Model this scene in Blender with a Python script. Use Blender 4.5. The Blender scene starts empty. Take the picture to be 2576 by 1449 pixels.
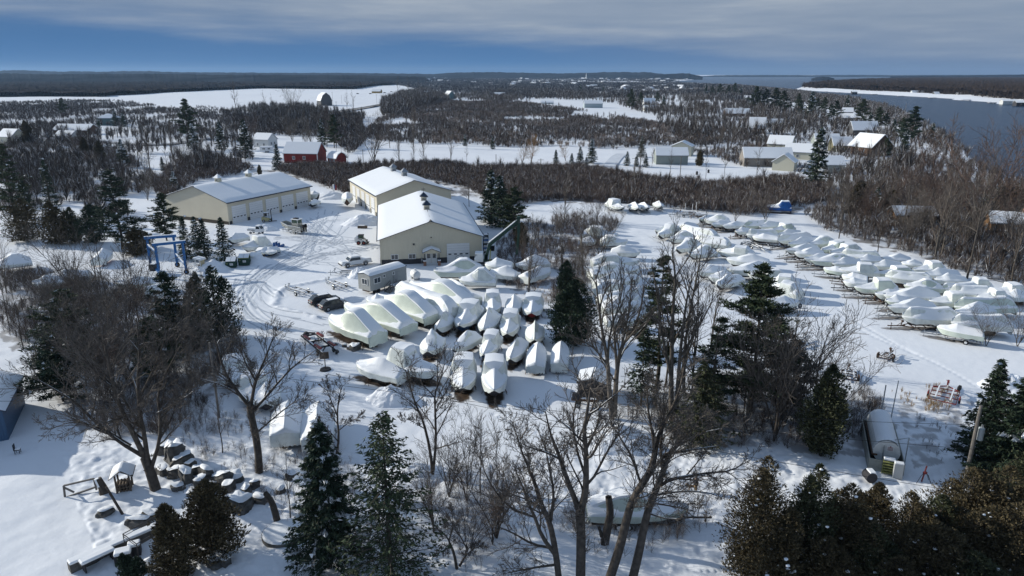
import bpy, math, random
import numpy as np
from mathutils import Vector, Matrix
random.seed(7); RNG = np.random.default_rng(7)
R = math.radians
SC = bpy.context.scene
COL = SC.collection
# ------------------------------------------------------------------ camera
FPX, CU, CV, CAMH = 1786.0, 1288.0, 724.5, 36.0          # focal length and centre in a 2576 wide frame
PITCH = math.atan((724.5-186)/FPX)
cam = bpy.data.objects.new("camera", bpy.data.cameras.new("camera")); COL.objects.link(cam)
cam.location = (0, 0, CAMH); cam.rotation_euler = (math.pi/2-PITCH, 0, 0)
cam.data.sensor_width = 36; cam.data.lens = 36*FPX/2576
cam.data.clip_start = 0.5; cam.data.clip_end = 60000
SC.camera = cam
SC.view_settings.view_transform = 'Standard'; SC.view_settings.look = 'None'
SC.view_settings.gamma = 1; SC.view_settings.use_curve_mapping = False
SC.view_settings.exposure = 0.38
SC.cycles.max_bounces = 5; SC.cycles.diffuse_bounces = 2; SC.cycles.glossy_bounces = 2
SC.cycles.transparent_max_bounces = 4; SC.cycles.transmission_bounces = 2; SC.cycles.volume_bounces = 0
SC.cycles.caustics_reflective = False; SC.cycles.caustics_refractive = False
# ------------------------------------------------------------------ sun and sky
SUN_EL = R(21); SUN_AZ = math.atan2(-0.943, 0.332)       # sun low on the left, a little beyond the yard
sdir = Vector((math.sin(SUN_AZ)*math.cos(SUN_EL), math.cos(SUN_AZ)*math.cos(SUN_EL), math.sin(SUN_EL)))
sl = bpy.data.lights.new("sun", 'SUN'); sl.energy = 3.75; sl.angle = R(0.6); sl.color = (1.0, 0.955, 0.85)
so = bpy.data.objects.new("sun", sl); COL.objects.link(so); so.rotation_euler = sdir.to_track_quat('Z', 'Y').to_euler()
W = bpy.data.worlds.new("World"); SC.world = W; W.use_nodes = True
nt = W.node_tree; N = nt.nodes; L = nt.links; N.clear()
def nn(t, tree=None, **kw):
    n = (tree or nt).nodes.new(t)
    for k, v in kw.items(): setattr(n, k, v)
    return n
def ramp(node, stops):
    e = node.color_ramp.elements
    while len(e) > 1: e.remove(e[-1])
    e[0].position = stops[0][0]; e[0].color = (*stops[0][1], 1)
    for p, c in stops[1:]:
        x = e.new(p); x.color = (*c, 1)
sky = nn('ShaderNodeTexSky', sky_type='NISHITA'); sky.sun_disc = False
sky.sun_elevation = SUN_EL; sky.sun_rotation = SUN_AZ; sky.altitude = 100; sky.air_density = 1.2; sky.dust_density = 0.5; sky.ozone_density = 3.0
SKYS = 0.13
tc = nn('ShaderNodeTexCoord'); sep = nn('ShaderNodeSeparateXYZ'); L.new(tc.outputs['Generated'], sep.inputs[0])
# a long bank of cloud over a clear blue strip above the horizon; colours divided by the background strength
def c_(r, g, b): return (r/SKYS, g/SKYS, b/SKYS)
mp = nn('ShaderNodeMapping'); mp.inputs['Scale'].default_value = (1.3, 1.3, 11); L.new(tc.outputs['Generated'], mp.inputs[0])
n1 = nn('ShaderNodeTexNoise'); n1.inputs['Scale'].default_value = 1.7; n1.inputs['Detail'].default_value = 9; n1.inputs['Roughness'].default_value = 0.6
L.new(mp.outputs[0], n1.inputs['Vector'])
mp2 = nn('ShaderNodeMapping'); mp2.inputs['Scale'].default_value = (2.6, 2.6, 30); L.new(tc.outputs['Generated'], mp2.inputs[0])
n2 = nn('ShaderNodeTexNoise'); n2.inputs['Scale'].default_value = 1.6; n2.inputs['Detail'].default_value = 6; n2.inputs['Roughness'].default_value = 0.55; L.new(mp2.outputs[0], n2.inputs['Vector'])
def math_(op, a, b=None, c=None):
    m = nn('ShaderNodeMath', operation=op)
    for i, v in enumerate((a, b, c)):
        if v is None: continue
        if isinstance(v, (int, float)): m.inputs[i].default_value = v
        else: L.new(v, m.inputs[i])
    return m.outputs[0]
z = sep.outputs['Z']; x = sep.outputs['X']
# cloudiness: height + a lift toward the right + noise
lift = math_('MULTIPLY_ADD', x, 0.035, z)
lift = math_('MULTIPLY_ADD', math_('SUBTRACT', n1.outputs['Fac'], 0.5), 0.085, lift)
lift = math_('MULTIPLY_ADD', math_('SUBTRACT', n2.outputs['Fac'], 0.5), 0.03, lift)
cl = nn('ShaderNodeValToRGB'); L.new(math_('MULTIPLY', lift, 8.0), cl.inputs[0])
ramp(cl, [(0.0, (0, 0, 0)), (0.22, (0.06,)*3), (0.40, (0.55,)*3), (0.56, (0.95,)*3), (1.0, (1, 1, 1))])
clear = nn('ShaderNodeValToRGB'); L.new(math_('MULTIPLY', z, 8.0), clear.inputs[0])
ramp(clear, [(0.0, (0.155, 0.32, 0.60)), (0.12, (0.105, 0.28, 0.60)), (0.35, (0.09, 0.25, 0.55)), (1.0, (0.08, 0.20, 0.45))])
warm = nn('ShaderNodeMixRGB'); L.new(math_('MULTIPLY', math_('MAXIMUM', x, 0.0), 1.1), warm.inputs[0]); L.new(clear.outputs[0], warm.inputs[1]); warm.inputs[2].default_value = (0.32, 0.40, 0.55, 1)
cloud = nn('ShaderNodeValToRGB'); L.new(n2.outputs['Fac'], cloud.inputs[0])
ramp(cloud, [(0.25, (0.32, 0.43, 0.60)), (0.5, (0.43, 0.53, 0.68)), (0.75, (0.62, 0.70, 0.80))])
mx = nn('ShaderNodeMixRGB'); L.new(cl.outputs[0], mx.inputs[0]); L.new(warm.outputs[0], mx.inputs[1]); L.new(cloud.outputs[0], mx.inputs[2])
sc1 = nn('ShaderNodeMixRGB', blend_type='MULTIPLY'); sc1.inputs[0].default_value = 1; L.new(mx.outputs[0], sc1.inputs[1]); k = 0.5/SKYS; sc1.inputs[2].default_value = (k, k, k, 1)
# the bank thins overhead; unseen cloud added to the physical sky lifts the fill
up = nn('ShaderNodeMapRange'); L.new(z, up.inputs[0]); up.inputs[1].default_value = 0.14; up.inputs[2].default_value = 0.5; up.inputs[4].default_value = 0.55
fin = nn('ShaderNodeMixRGB'); L.new(up.outputs[0], fin.inputs[0]); L.new(sc1.outputs[0], fin.inputs[1]); L.new(sky.outputs[0], fin.inputs[2])
bg = nn('ShaderNodeBackground'); bg.inputs[1].default_value = SKYS; L.new(fin.outputs[0], bg.inputs[0])
wo = nn('ShaderNodeOutputWorld'); L.new(bg.outputs[0], wo.inputs[0])
# ------------------------------------------------------------------ ground geometry from sight lines
_cp, _sp = math.cos(PITCH), math.sin(PITCH)
def G(u, v, z=0.0):                                       # where the sight line through (u, v) meets height z
    a = (u-CU)/FPX; b = -(v-CV)/FPX
    dy = _cp+b*_sp; dz = -_sp+b*_cp
    t = (z-CAMH)/dz
    return Vector((a*t, dy*t, z))
def HT(u, v, vt):                                         # height of a thing standing at (u, v) that reaches row vt
    p = G(u, v); b = -(vt-CV)/FPX
    return CAMH+(-_sp+b*_cp)*p.y/(_cp+b*_sp)
def PROJ(x, y, z):
    x = np.asarray(x, float); y = np.asarray(y, float); z = np.asarray(z, float)-CAMH
    dep = y*_cp-z*_sp; upv = y*_sp+z*_cp
    return CU+FPX*x/dep, CV-FPX*upv/dep
def inpoly(px, py, poly):
    px = np.asarray(px); py = np.asarray(py); c = np.zeros(px.shape, bool); n = len(poly); j = n-1
    for i in range(n):
        xi, yi = poly[i][:2]; xj, yj = poly[j][:2]
        if yi != yj:
            c ^= ((yi > py) != (yj > py)) & (px < (xj-xi)*(py-yi)/(yj-yi)+xi)
        j = i
    return c
def vnoise(x, y, seed=0):
    xi = np.floor(x).astype(np.int64); yi = np.floor(y).astype(np.int64); fx = x-xi; fy = y-yi
    fx = fx*fx*(3-2*fx); fy = fy*fy*(3-2*fy)
    def h(a, b):
        n = (a*374761393+b*668265263+seed*974634211) & 0x7fffffff
        n = ((n ^ (n >> 13))*1274126177) & 0x7fffffff
        return ((n ^ (n >> 16)) & 0xffff)/65535.0
    return (h(xi, yi)*(1-fx)+h(xi+1, yi)*fx)*(1-fy)+(h(xi, yi+1)*(1-fx)+h(xi+1, yi+1)*fx)*fy
def fbm(x, y, o=4, seed=0):
    s = 0; a = 1.0; t = 0
    for i in range(o):
        s = s+a*vnoise(x*2**i, y*2**i, seed+i*17); t += a; a *= .5
    return s/t
# ------------------------------------------------------------------ materials
MATS = {}
def mat(name, col, rough=0.7, var=0.0, vscale=3.0, bump=0.0, bscale=20.0, metal=0.0, island=0.0, col2=None, spec=0.3, coord='Object', stripes=None):
    if name in MATS: return MATS[name]
    m = bpy.data.materials.new(name); m.use_nodes = True; t = m.node_tree; b = t.nodes['Principled BSDF']
    b.inputs['Base Color'].default_value = (*col, 1); b.inputs['Roughness'].default_value = rough
    b.inputs['Metallic'].default_value = metal; b.inputs['Specular IOR Level'].default_value = spec
    tcn = t.nodes.new('ShaderNodeTexCoord')
    src = None
    if var or col2:
        n = t.nodes.new('ShaderNodeTexNoise'); n.inputs['Scale'].default_value = vscale; n.inputs['Detail'].default_value = 6
        t.links.new(tcn.outputs[coord], n.inputs['Vector'])
        r = t.nodes.new('ShaderNodeValToRGB'); c2 = col2 or tuple(c*(1-var) for c in col); c1 = col if col2 else tuple(min(1, c*(1+var)) for c in col)
        ramp(r, [(0.35, c2), (0.65, c1)]); t.links.new(n.outputs['Fac'], r.inputs[0]); src = r.outputs[0]
    if island:
        g = t.nodes.new('ShaderNodeNewGeometry'); mr = t.nodes.new('ShaderNodeMapRange'); t.links.new(g.outputs['Random Per Island'], mr.inputs[0])
        mr.inputs[3].default_value = 1-island; mr.inputs[4].default_value = 1+island
        mu = t.nodes.new('ShaderNodeMixRGB'); mu.blend_type = 'MULTIPLY'; mu.inputs[0].default_value = 1
        if src: t.links.new(src, mu.inputs[1])
        else: mu.inputs[1].default_value = (*col, 1)
        t.links.new(mr.outputs[0], mu.inputs[2]); src = mu.outputs[0]
    if src: t.links.new(src, b.inputs['Base Color'])
    if bump or stripes:
        bp = t.nodes.new('ShaderNodeBump'); bp.inputs['Strength'].default_value = bump or 0.5; bp.inputs['Distance'].default_value = 0.05
        if stripes:                                        # (axis, period): ribs of siding
            w = t.nodes.new('ShaderNodeTexWave'); w.bands_direction = stripes[0]; w.inputs['Scale'].default_value = 0.314/stripes[1]
            w.inputs['Distortion'].default_value = 0
            t.links.new(tcn.outputs[coord], w.inputs['Vector']); t.links.new(w.outputs['Fac'], bp.inputs['Height'])
        else:
            n = t.nodes.new('ShaderNodeTexNoise'); n.inputs['Scale'].default_value = bscale; n.inputs['Detail'].default_value = 5
            t.links.new(tcn.outputs[coord], n.inputs['Vector']); t.links.new(n.outputs['Fac'], bp.inputs['Height'])
        t.links.new(bp.outputs[0], b.inputs['Normal'])
    MATS[name] = m; return m
def srgb(r, g, b): return tuple(((c/255)/12.92 if c/255 <= .04045 else ((c/255+.055)/1.055)**2.4) for c in (r, g, b))
SNOW = mat('snow', (0.80, 0.82, 0.86), 0.55, bump=0.5, bscale=0.9, spec=0.25, var=0.03, vscale=.6)
SNOWCAP = mat('snow_cap', (0.82, 0.84, 0.87), 0.55, bump=0.25, bscale=3, spec=0.25)
WRAP = mat('shrink_wrap', (0.66, 0.69, 0.655), 0.36, var=0.10, vscale=1.6, bump=0.6, bscale=3.2, spec=0.5)
WRAPG = mat('green_wrap', (0.55, 0.61, 0.535), 0.40, var=0.08, vscale=1.0, bump=0.35, bscale=2.0, spec=0.5)
WRAPW = mat('white_wrap', (0.72, 0.75, 0.72), 0.36, var=0.09, vscale=1.6, bump=0.6, bscale=3.4, spec=0.5)
BLUETARP = mat('blue_tarp', (0.015, 0.09, 0.30), 0.5, var=0.2, bump=0.3, bscale=3)
HULLW = mat('white_hull', (0.62, 0.63, 0.60), 0.3, var=0.08, spec=0.5)
HULLN = mat('navy_hull', (0.012, 0.03, 0.075), 0.3, spec=0.5)
HULLG = mat('green_hull', (0.01, 0.035, 0.025), 0.35, spec=0.5)
HULLR = mat('red_bottom', (0.20, 0.02, 0.02), 0.7)
HULLK = mat('dark_bottom', (0.03, 0.03, 0.035), 0.7)
GALV = mat('galvanised_steel', (0.36, 0.38, 0.40), 0.45, metal=0.5, var=0.15)
RUST = mat('rusty_steel', (0.09, 0.05, 0.03), 0.8, var=0.4)
BLACK = mat('black_rubber', (0.012, 0.012, 0.013), 0.75)
TIMBER = mat('weathered_timber', (0.10, 0.075, 0.055), 0.85, var=0.35, vscale=2)
PLANK = mat('grey_planks', (0.17, 0.155, 0.14), 0.85, var=0.25, vscale=2)
TAN = mat('tan_siding', srgb(197, 190, 171), 0.6, stripes=('X', 0.30), bump=0.5, var=0.04, vscale=.3)
TANY = mat('tan_siding_side', srgb(197, 190, 171), 0.6, stripes=('Y', 0.30), bump=0.5, var=0.04, vscale=.3)
DARKBAND = mat('charcoal_siding', (0.035, 0.036, 0.042), 0.6, stripes=('X', 0.30), bump=0.4)
TRIM = mat('dark_blue_trim', (0.03, 0.045, 0.075), 0.5)
DOORW = mat('white_door', (0.66, 0.67, 0.68), 0.5, stripes=('Z', 0.55), bump=0.4)
WHITE = mat('white_paint', (0.72, 0.73, 0.73), 0.5)
GLASS = mat('dark_glass', (0.025, 0.035, 0.045), 0.08, spec=0.8)
METALROOF = mat('metal_roof', (0.30, 0.32, 0.35), 0.4, metal=0.4)
BARK = mat('bark', (0.072, 0.060, 0.050), 0.9, var=0.35, vscale=3, bump=0.6, bscale=14)
BARKL = mat('grey_bark', (0.105, 0.09, 0.075), 0.9, var=0.3, vscale=3)
TWIG = mat('twigs', (0.115, 0.098, 0.084), 0.9, island=0.35)
TWIGR = mat('reddish_twigs', (0.105, 0.072, 0.058), 0.9, island=0.35)
TWIGY = mat('willow_twigs', (0.20, 0.115, 0.045), 0.9, island=0.3)
BRUSH = mat('brush', (0.105, 0.083, 0.070), 0.95, island=0.5)
DRYGRASS = mat('dry_grass', (0.30, 0.20, 0.10), 0.95, island=0.4)
NEEDLE = mat('needles', (0.032, 0.050, 0.030), 0.75, island=0.6, spec=0.2)
NEEDLEP = mat('pine_needles', (0.048, 0.066, 0.034), 0.75, island=0.6, spec=0.2)
NEEDLEB = mat('brownish_cedar', (0.082, 0.066, 0.036), 0.8, island=0.65, spec=0.2)
NEEDLEG = mat('green_cedar', (0.056, 0.062, 0.032), 0.8, island=0.6, spec=0.2)
ROCK = mat('rock', (0.10, 0.095, 0.088), 0.9, var=0.35, vscale=2, bump=0.8, bscale=5)
CANOPY = mat('bare_canopy', (0.038, 0.034, 0.034), 1.0, var=0.45, vscale=0.03, spec=0.0)
# ------------------------------------------------------------------ mesh builder
class MB:
    def __init__(s): s.v = []; s.f = []; s.m = []
    def add(s, vs, fs, mi=0):
        o = len(s.v); s.v += [tuple(q) for q in vs]; s.f += [tuple(i+o for i in f) for f in fs]; s.m += [mi]*len(fs); return s
    def box(s, c, d, rz=0.0, mi=0, taper=1.0, ry=0.0):
        x, y, z = (q/2 for q in d); M = Matrix.Rotation(rz, 3, 'Z') @ Matrix.Rotation(ry, 3, 'Y'); c = Vector(c)
        t = taper
        P = [(-x, -y, -z), (x, -y, -z), (x, y, -z), (-x, y, -z), (-x*t, -y*t, z), (x*t, -y*t, z), (x*t, y*t, z), (-x*t, y*t, z)]
        return s.add([c+M @ Vector(p) for p in P], [(3, 2, 1, 0), (4, 5, 6, 7), (0, 1, 5, 4), (1, 2, 6, 5), (2, 3, 7, 6), (3, 0, 4, 7)], mi)
    def bar(s, a, b, w, h=None, mi=0):
        a = Vector(a); b = Vector(b); h = h or w; d = b-a
        if d.length < 1e-6: return s
        d.normalize(); up = Vector((0, 0, 1)) if abs(d.z) < .95 else Vector((0, 1, 0)); sx = d.cross(up).normalized()*w/2; sz = sx.cross(d).normalized()*h/2
        P = [a-sx-sz, a+sx-sz, a+sx+sz, a-sx+sz, b-sx-sz, b+sx-sz, b+sx+sz, b-sx+sz]
        return s.add(P, [(3, 2, 1, 0), (4, 5, 6, 7), (0, 1, 5, 4), (1, 2, 6, 5), (2, 3, 7, 6), (3, 0, 4, 7)], mi)
    def tube(s, pts, rad, n=8, mi=0, caps=True):
        pts = [Vector(p) for p in pts]; rad = rad if isinstance(rad, (list, tuple)) else [rad]*len(pts); V = []; F = []
        for i, p in enumerate(pts):
            d = (pts[min(i+1, len(pts)-1)]-pts[max(i-1, 0)]).normalized(); up = Vector((0, 0, 1)) if abs(d.z) < .95 else Vector((1, 0, 0))
            a = d.cross(up).normalized(); b = a.cross(d)
            for k in range(n):
                t = 2*math.pi*k/n; V.append(p+(a*math.cos(t)+b*math.sin(t))*rad[i])
        for i in range(len(pts)-1):
            for k in range(n): F.append((i*n+k, i*n+(k+1) % n, (i+1)*n+(k+1) % n, (i+1)*n+k))
        if caps: F.append(tuple(range(n))[::-1]); F.append(tuple((len(pts)-1)*n+k for k in range(n)))
        return s.add(V, F, mi)
    def wheel(s, c, r, w, axis=(0, 1, 0), mi=0, n=14):
        c = Vector(c); a = Vector(axis).normalized()*w/2; return s.tube([c-a, c-a*.8, c+a*.8, c+a], [r*.86, r, r, r*.86], n, mi)
    def prism(s, poly, y0, y1, mi=0):                      # polygon in x-z extruded along y
        n = len(poly); V = [(p[0], y0, p[1]) for p in poly]+[(p[0], y1, p[1]) for p in poly]
        return s.add(V, [tuple(range(n)), tuple(range(2*n-1, n-1, -1))]+[(i, i+n, (i+1) % n+n, (i+1) % n) for i in range(n)], mi)
    def slab(s, quad, th, mi=0):                           # four points plus thickness along the normal
        q = [Vector(p) for p in quad]; nrm = (q[1]-q[0]).cross(q[3]-q[0]).normalized()*th
        return s.add(q+[p+nrm for p in q], [(3, 2, 1, 0), (4, 5, 6, 7), (0, 1, 5, 4), (1, 2, 6, 5), (2, 3, 7, 6), (3, 0, 4, 7)], mi)
    def build(s, name, mats, parent=None, smooth=False, bevel=0.0):
        return mesh_obj(name, np.array(s.v, float).reshape(-1, 3), s.f, mats, parent, smooth, s.m if isinstance(mats, (list, tuple)) else None, bevel)
def mesh_obj(name, v, f, mats, parent=None, smooth=False, mi=None, bevel=0.0):
    me = bpy.data.meshes.new(name); me.from_pydata(np.asarray(v).tolist(), [], f if isinstance(f, list) else f.tolist())
    for m in (mats if isinstance(mats, (list, tuple)) else [mats]): me.materials.append(m)
    if mi is not None: me.polygons.foreach_set('material_index', np.asarray(mi, np.int32))
    if smooth: me.polygons.foreach_set('use_smooth', np.ones(len(me.polygons), bool))
    me.update(); o = bpy.data.objects.new(name, me); COL.objects.link(o)
    if parent: o.parent = parent
    if bevel:
        b = o.modifiers.new('b', 'BEVEL'); b.width = bevel; b.segments = 2; b.limit_method = 'ANGLE'
    return o
def np_obj(name, V, F, mats, parent=None, smooth=False, mi=None):   # fast path: V (n,3), F (m,3 or 4)
    me = bpy.data.meshes.new(name); V = np.ascontiguousarray(V, np.float32); F = np.ascontiguousarray(F, np.int32); k = F.shape[1]
    me.vertices.add(len(V)); me.vertices.foreach_set('co', V.ravel()); me.loops.add(F.size); me.loops.foreach_set('vertex_index', F.ravel())
    me.polygons.add(len(F)); me.polygons.foreach_set('loop_start', np.arange(0, F.size, k, dtype=np.int32))
    for m in (mats if isinstance(mats, (list, tuple)) else [mats]): me.materials.append(m)
    if mi is not None: me.polygons.foreach_set('material_index', np.asarray(mi, np.int32))
    me.polygons.foreach_set('use_smooth', np.full(len(F), smooth, bool))
    me.update(calc_edges=True); me.validate()
    o = bpy.data.objects.new(name, me); COL.objects.link(o)
    if parent: o.parent = parent
    return o
def tag(o, label, cat, group=None):
    o['label'] = label; o['category'] = cat
    if group: o['group'] = group
    return o
def thing(name, label, cat, loc=(0, 0, 0), rz=0.0, group=None):
    o = bpy.data.objects.new(name, None); COL.objects.link(o); o.location = loc; o.rotation_euler = (0, 0, rz)
    o.empty_display_size = .2
    return tag(o, label, cat, group)
def kind(o, k): o['kind'] = k; return o
def dup(root, loc, rz=0.0, label=None, scale=None, group=None):
    r = root.copy(); COL.objects.link(r); r.location = loc; r.rotation_euler = (0, 0, rz)
    if scale is not None: r.scale = scale if isinstance(scale, tuple) else (scale,)*3
    if label: r['label'] = label
    if group: r['group'] = group
    for ch in list(root.children):
        c = ch.copy(); COL.objects.link(c); c.parent = r
        for g in ch.children:
            d = g.copy(); COL.objects.link(d); d.parent = c
    return r
ORD = ['first', 'second', 'third', 'fourth', 'fifth', 'sixth', 'seventh', 'eighth', 'ninth', 'tenth', 'eleventh', 'twelfth', 'thirteenth', 'fourteenth', 'fifteenth', 'sixteenth', 'seventeenth', 'eighteenth', 'nineteenth', 'twentieth', 'twenty-first', 'twenty-second', 'twenty-third', 'twenty-fourth', 'twenty-fifth', 'twenty-sixth', 'twenty-seventh', 'twenty-eighth', 'twenty-ninth', 'thirtieth']
# ------------------------------------------------------------------ ground
RIVER = [(2900, 640), (2720, 560), (2620, 500), (2560, 466), (2500, 436), (2446, 398), (2425, 376), (2398, 360), (2372, 334), (2330, 311), (2290, 287), (2240, 274), (2196, 259), (2150, 251), (2105, 242), (2060, 237), (1980, 227), (1900, 218), (1850, 213.5), (1800, 211.5), (1740, 210), (1700, 209.5), (1688, 208), (1705, 204), (1745, 200.5), (1752, 197), (1720, 195), (1712, 191.2), (2100, 191.0), (2600, 190.6), (3600, 190.6), (3600, 640)]
ISLE = [(2012, 225.5), (2060, 229), (2120, 231.5), (2250, 238), (2330, 243), (2400, 248), (2500, 256), (2580, 263.5), (2700, 274), (2900, 290), (3300, 300), (3300, 196), (2600, 196), (2350, 198), (2180, 204), (2080, 212), (2030, 219)]
YARD = [(560, 560), (640, 520), (780, 500), (880, 500), (960, 540), (960, 690), (1240, 640), (1420, 690), (1400, 900), (1480, 960), (1400, 1010), (1150, 1020), (900, 960), (780, 880), (600, 760), (480, 740), (250, 690), (0, 640), (0, 585), (100, 590), (250, 640), (480, 660)]
# wheel tracks in the yard snow (display coordinates of the centre line)
TRACKS = [[(700, 745), (640, 700), (630, 740), (660, 775), (760, 800), (850, 815)], [(610, 700), (598, 740), (610, 790), (680, 830), (760, 850)], [(612, 745), (640, 800), (720, 830), (800, 840)],
          [(690, 690), (760, 655), (850, 630), (960, 620)], [(640, 700), (700, 660), (770, 620), (800, 575), (812, 520)], [(660, 690), (740, 650), (840, 600), (880, 560)], [(720, 680), (800, 640), (930, 628)],
          [(745, 640), (800, 600), (828, 560), (850, 530)], [(760, 560), (800, 590), (850, 610), (940, 625)], [(790, 560), (815, 585), (840, 600), (900, 605)], [(745, 600), (815, 612), (900, 606)], [(770, 640), (790, 605), (790, 570), (820, 556), (880, 552)],
          [(690, 600), (800, 600), (900, 645)], [(700, 620), (770, 660), (850, 665)], [(0, 600), (40, 596), (60, 610), (50, 640), (0, 655)], [(230, 690), (330, 680), (480, 705), (600, 715)],
          [(600, 760), (640, 700), (720, 650), (800, 630)], [(605, 770), (650, 705), (730, 660), (830, 650)], [(590, 740), (640, 680), (710, 640), (790, 600)]]
STEPS = [[(2105, 772), (2140, 800), (2200, 835), (2280, 880), (2380, 925), (2480, 985)], [(2110, 790), (2180, 840), (2300, 890)], [(1430, 1000), (1500, 1050), (1560, 1120)], [(1240, 1040), (1330, 1080), (1400, 1110)], [(1600, 1180), (1700, 1190), (1760, 1230)]]
def geom(a, b, n): return np.exp(np.linspace(math.log(a), math.log(b), n, endpoint=False))
dist = np.concatenate([geom(14, 36, 60), geom(36, 210, 560), geom(210, 700, 120), geom(700, 26000, 110), [26000.]])
bear = np.concatenate([np.linspace(-62, -38, 60, endpoint=False), np.linspace(-38, 38, 640, endpoint=False), np.linspace(38, 62, 61)])*math.pi/180
DD, BB = np.meshgrid(dist, bear, indexing='ij')
GX = DD*np.sin(BB); GY = DD*np.cos(BB)
pu, pv = PROJ(GX, GY, 0*GX)
wob = 26*(fbm(GX/5, GY/5, 3, 51)-.5)*np.clip(90/DD, .2, 1.3)
in_yard = inpoly(pu+wob, pv+wob*.6, YARD)
LOT = [(1540, 540), (1760, 545), (2080, 600), (2250, 720), (2576, 880), (2700, 1000), (2250, 990), (2050, 900), (1900, 800), (1640, 600)]
in_lot = inpoly(pu+wob, pv+wob*.6, LOT)
smooth_zone = np.where(in_yard | in_lot, 0.12, 1.0)
near = np.clip((420-DD)/220, 0, 1)
gz = near*smooth_zone*(0.40*(fbm(GX/9, GY/9, 3, 1)-.5)+0.16*(fbm(GX/2.2, GY/2.2, 3, 5)-.5))+near*0.035*(fbm(GX/1.1, GY/1.1, 2, 9)-.5)
# lumpy snow among the foreground trees and on the rocky bank
lump = inpoly(pu+wob*2, pv+wob*2, [(150, 1120), (420, 1050), (620, 1060), (760, 1120), (900, 1130), (1100, 1180), (1500, 1110), (1800, 1120), (2100, 1160), (2300, 1000), (2500, 1000), (2576, 1449), (250, 1449)])
gz += np.where(lump, 0.36*(fbm(GX/1.5, GY/1.5, 3, 21)-.5)+.20*(fbm(GX/.55, GY/.55, 2, 23)-.5), 0)
gz += np.where(DD > 300, (fbm(GX/120, GY/120, 3, 31)-.2)*np.clip((DD-300)/400, 0, 1)*3.0, 0)
def seg_dist(px, py, pts):
    best = np.full(px.shape, 1e9); side = np.zeros(px.shape); run = np.zeros(px.shape); s0 = 0.0
    for a, b in zip(pts[:-1], pts[1:]):
        dx, dy = b[0]-a[0], b[1]-a[1]; l = math.hypot(dx, dy) or 1e-6
        t = np.clip(((px-a[0])*dx+(py-a[1])*dy)/l**2, 0, 1)
        d = np.hypot(px-a[0]-t*dx, py-a[1]-t*dy); q = d < best
        best = np.where(q, d, best); run = np.where(q, s0+t*l, run); s0 += l
    return best, run
def smooth_line(pts, n=3):
    P = [np.array(p, float) for p in pts]
    for _ in range(n):
        Q = [P[0]]
        for a, b in zip(P[:-1], P[1:]): Q += [a*.75+b*.25, a*.25+b*.75]
        P = Q+[P[-1]]
    return P
flatg = (DD > 36) & (DD < 215) & (np.abs(BB) < R(45))
ii = np.where(flatg)
fx, fy, fz = GX[ii], GY[ii], gz[ii]
rut = np.zeros(fx.shape)
for T in TRACKS:
    Pw = [np.array(G(*p)[:2]) for p in smooth_line(T, 2)]
    lo = np.min(Pw, 0)-3; hi = np.max(Pw, 0)+3
    q = np.where((fx > lo[0]) & (fx < hi[0]) & (fy > lo[1]) & (fy < hi[1]))[0]
    d, _r = seg_dist(fx[q], fy[q], Pw)
    r = (-0.055*np.exp(-((d-.85)/.20)**2)+0.035*np.exp(-((d-1.3)/.2)**2)+0.03*np.exp(-((d-.35)/.22)**2))*(.5+.9*vnoise(fx[q]/4, fy[q]/4, 9))
    fz[q] += r
for T in STEPS:
    Pw = [np.array(G(*p)[:2]) for p in smooth_line(T, 2)]
    lo = np.min(Pw, 0)-3; hi = np.max(Pw, 0)+3
    q = np.where((fx > lo[0]) & (fx < hi[0]) & (fy > lo[1]) & (fy < hi[1]))[0]
    d, r_ = seg_dist(fx[q], fy[q], Pw)
    fz[q] += -0.11*np.exp(-(d/.26)**2)*(0.5+0.5*np.sin(r_*2*math.pi/0.9))
# ploughed edges round the turning circle and by the parked trailers
for T in [[(690, 765), (700, 730), (740, 718), (850, 700)], [(700, 775), (760, 790), (800, 800)], [(780, 870), (830, 850), (900, 850)]]:
    Pw = [np.array(G(*p)[:2]) for p in smooth_line(T, 2)]
    d, r_ = seg_dist(fx, fy, Pw); fz += 0.30*np.exp(-(d/.7)**2)*(0.6+0.8*vnoise(fx*1.7, fy*1.7, 3))
gz[ii] = fz
# bare earth and litter: under the boats, along the thickets
bare = np.zeros(GX.shape)
BARE_SPOTS = []                                            # filled by the boat table below: (x, y, half length, half width, heading)
river = inpoly(pu, pv, RIVER) & (GY > 60)
gz = np.where(river, -5.0, gz)
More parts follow.
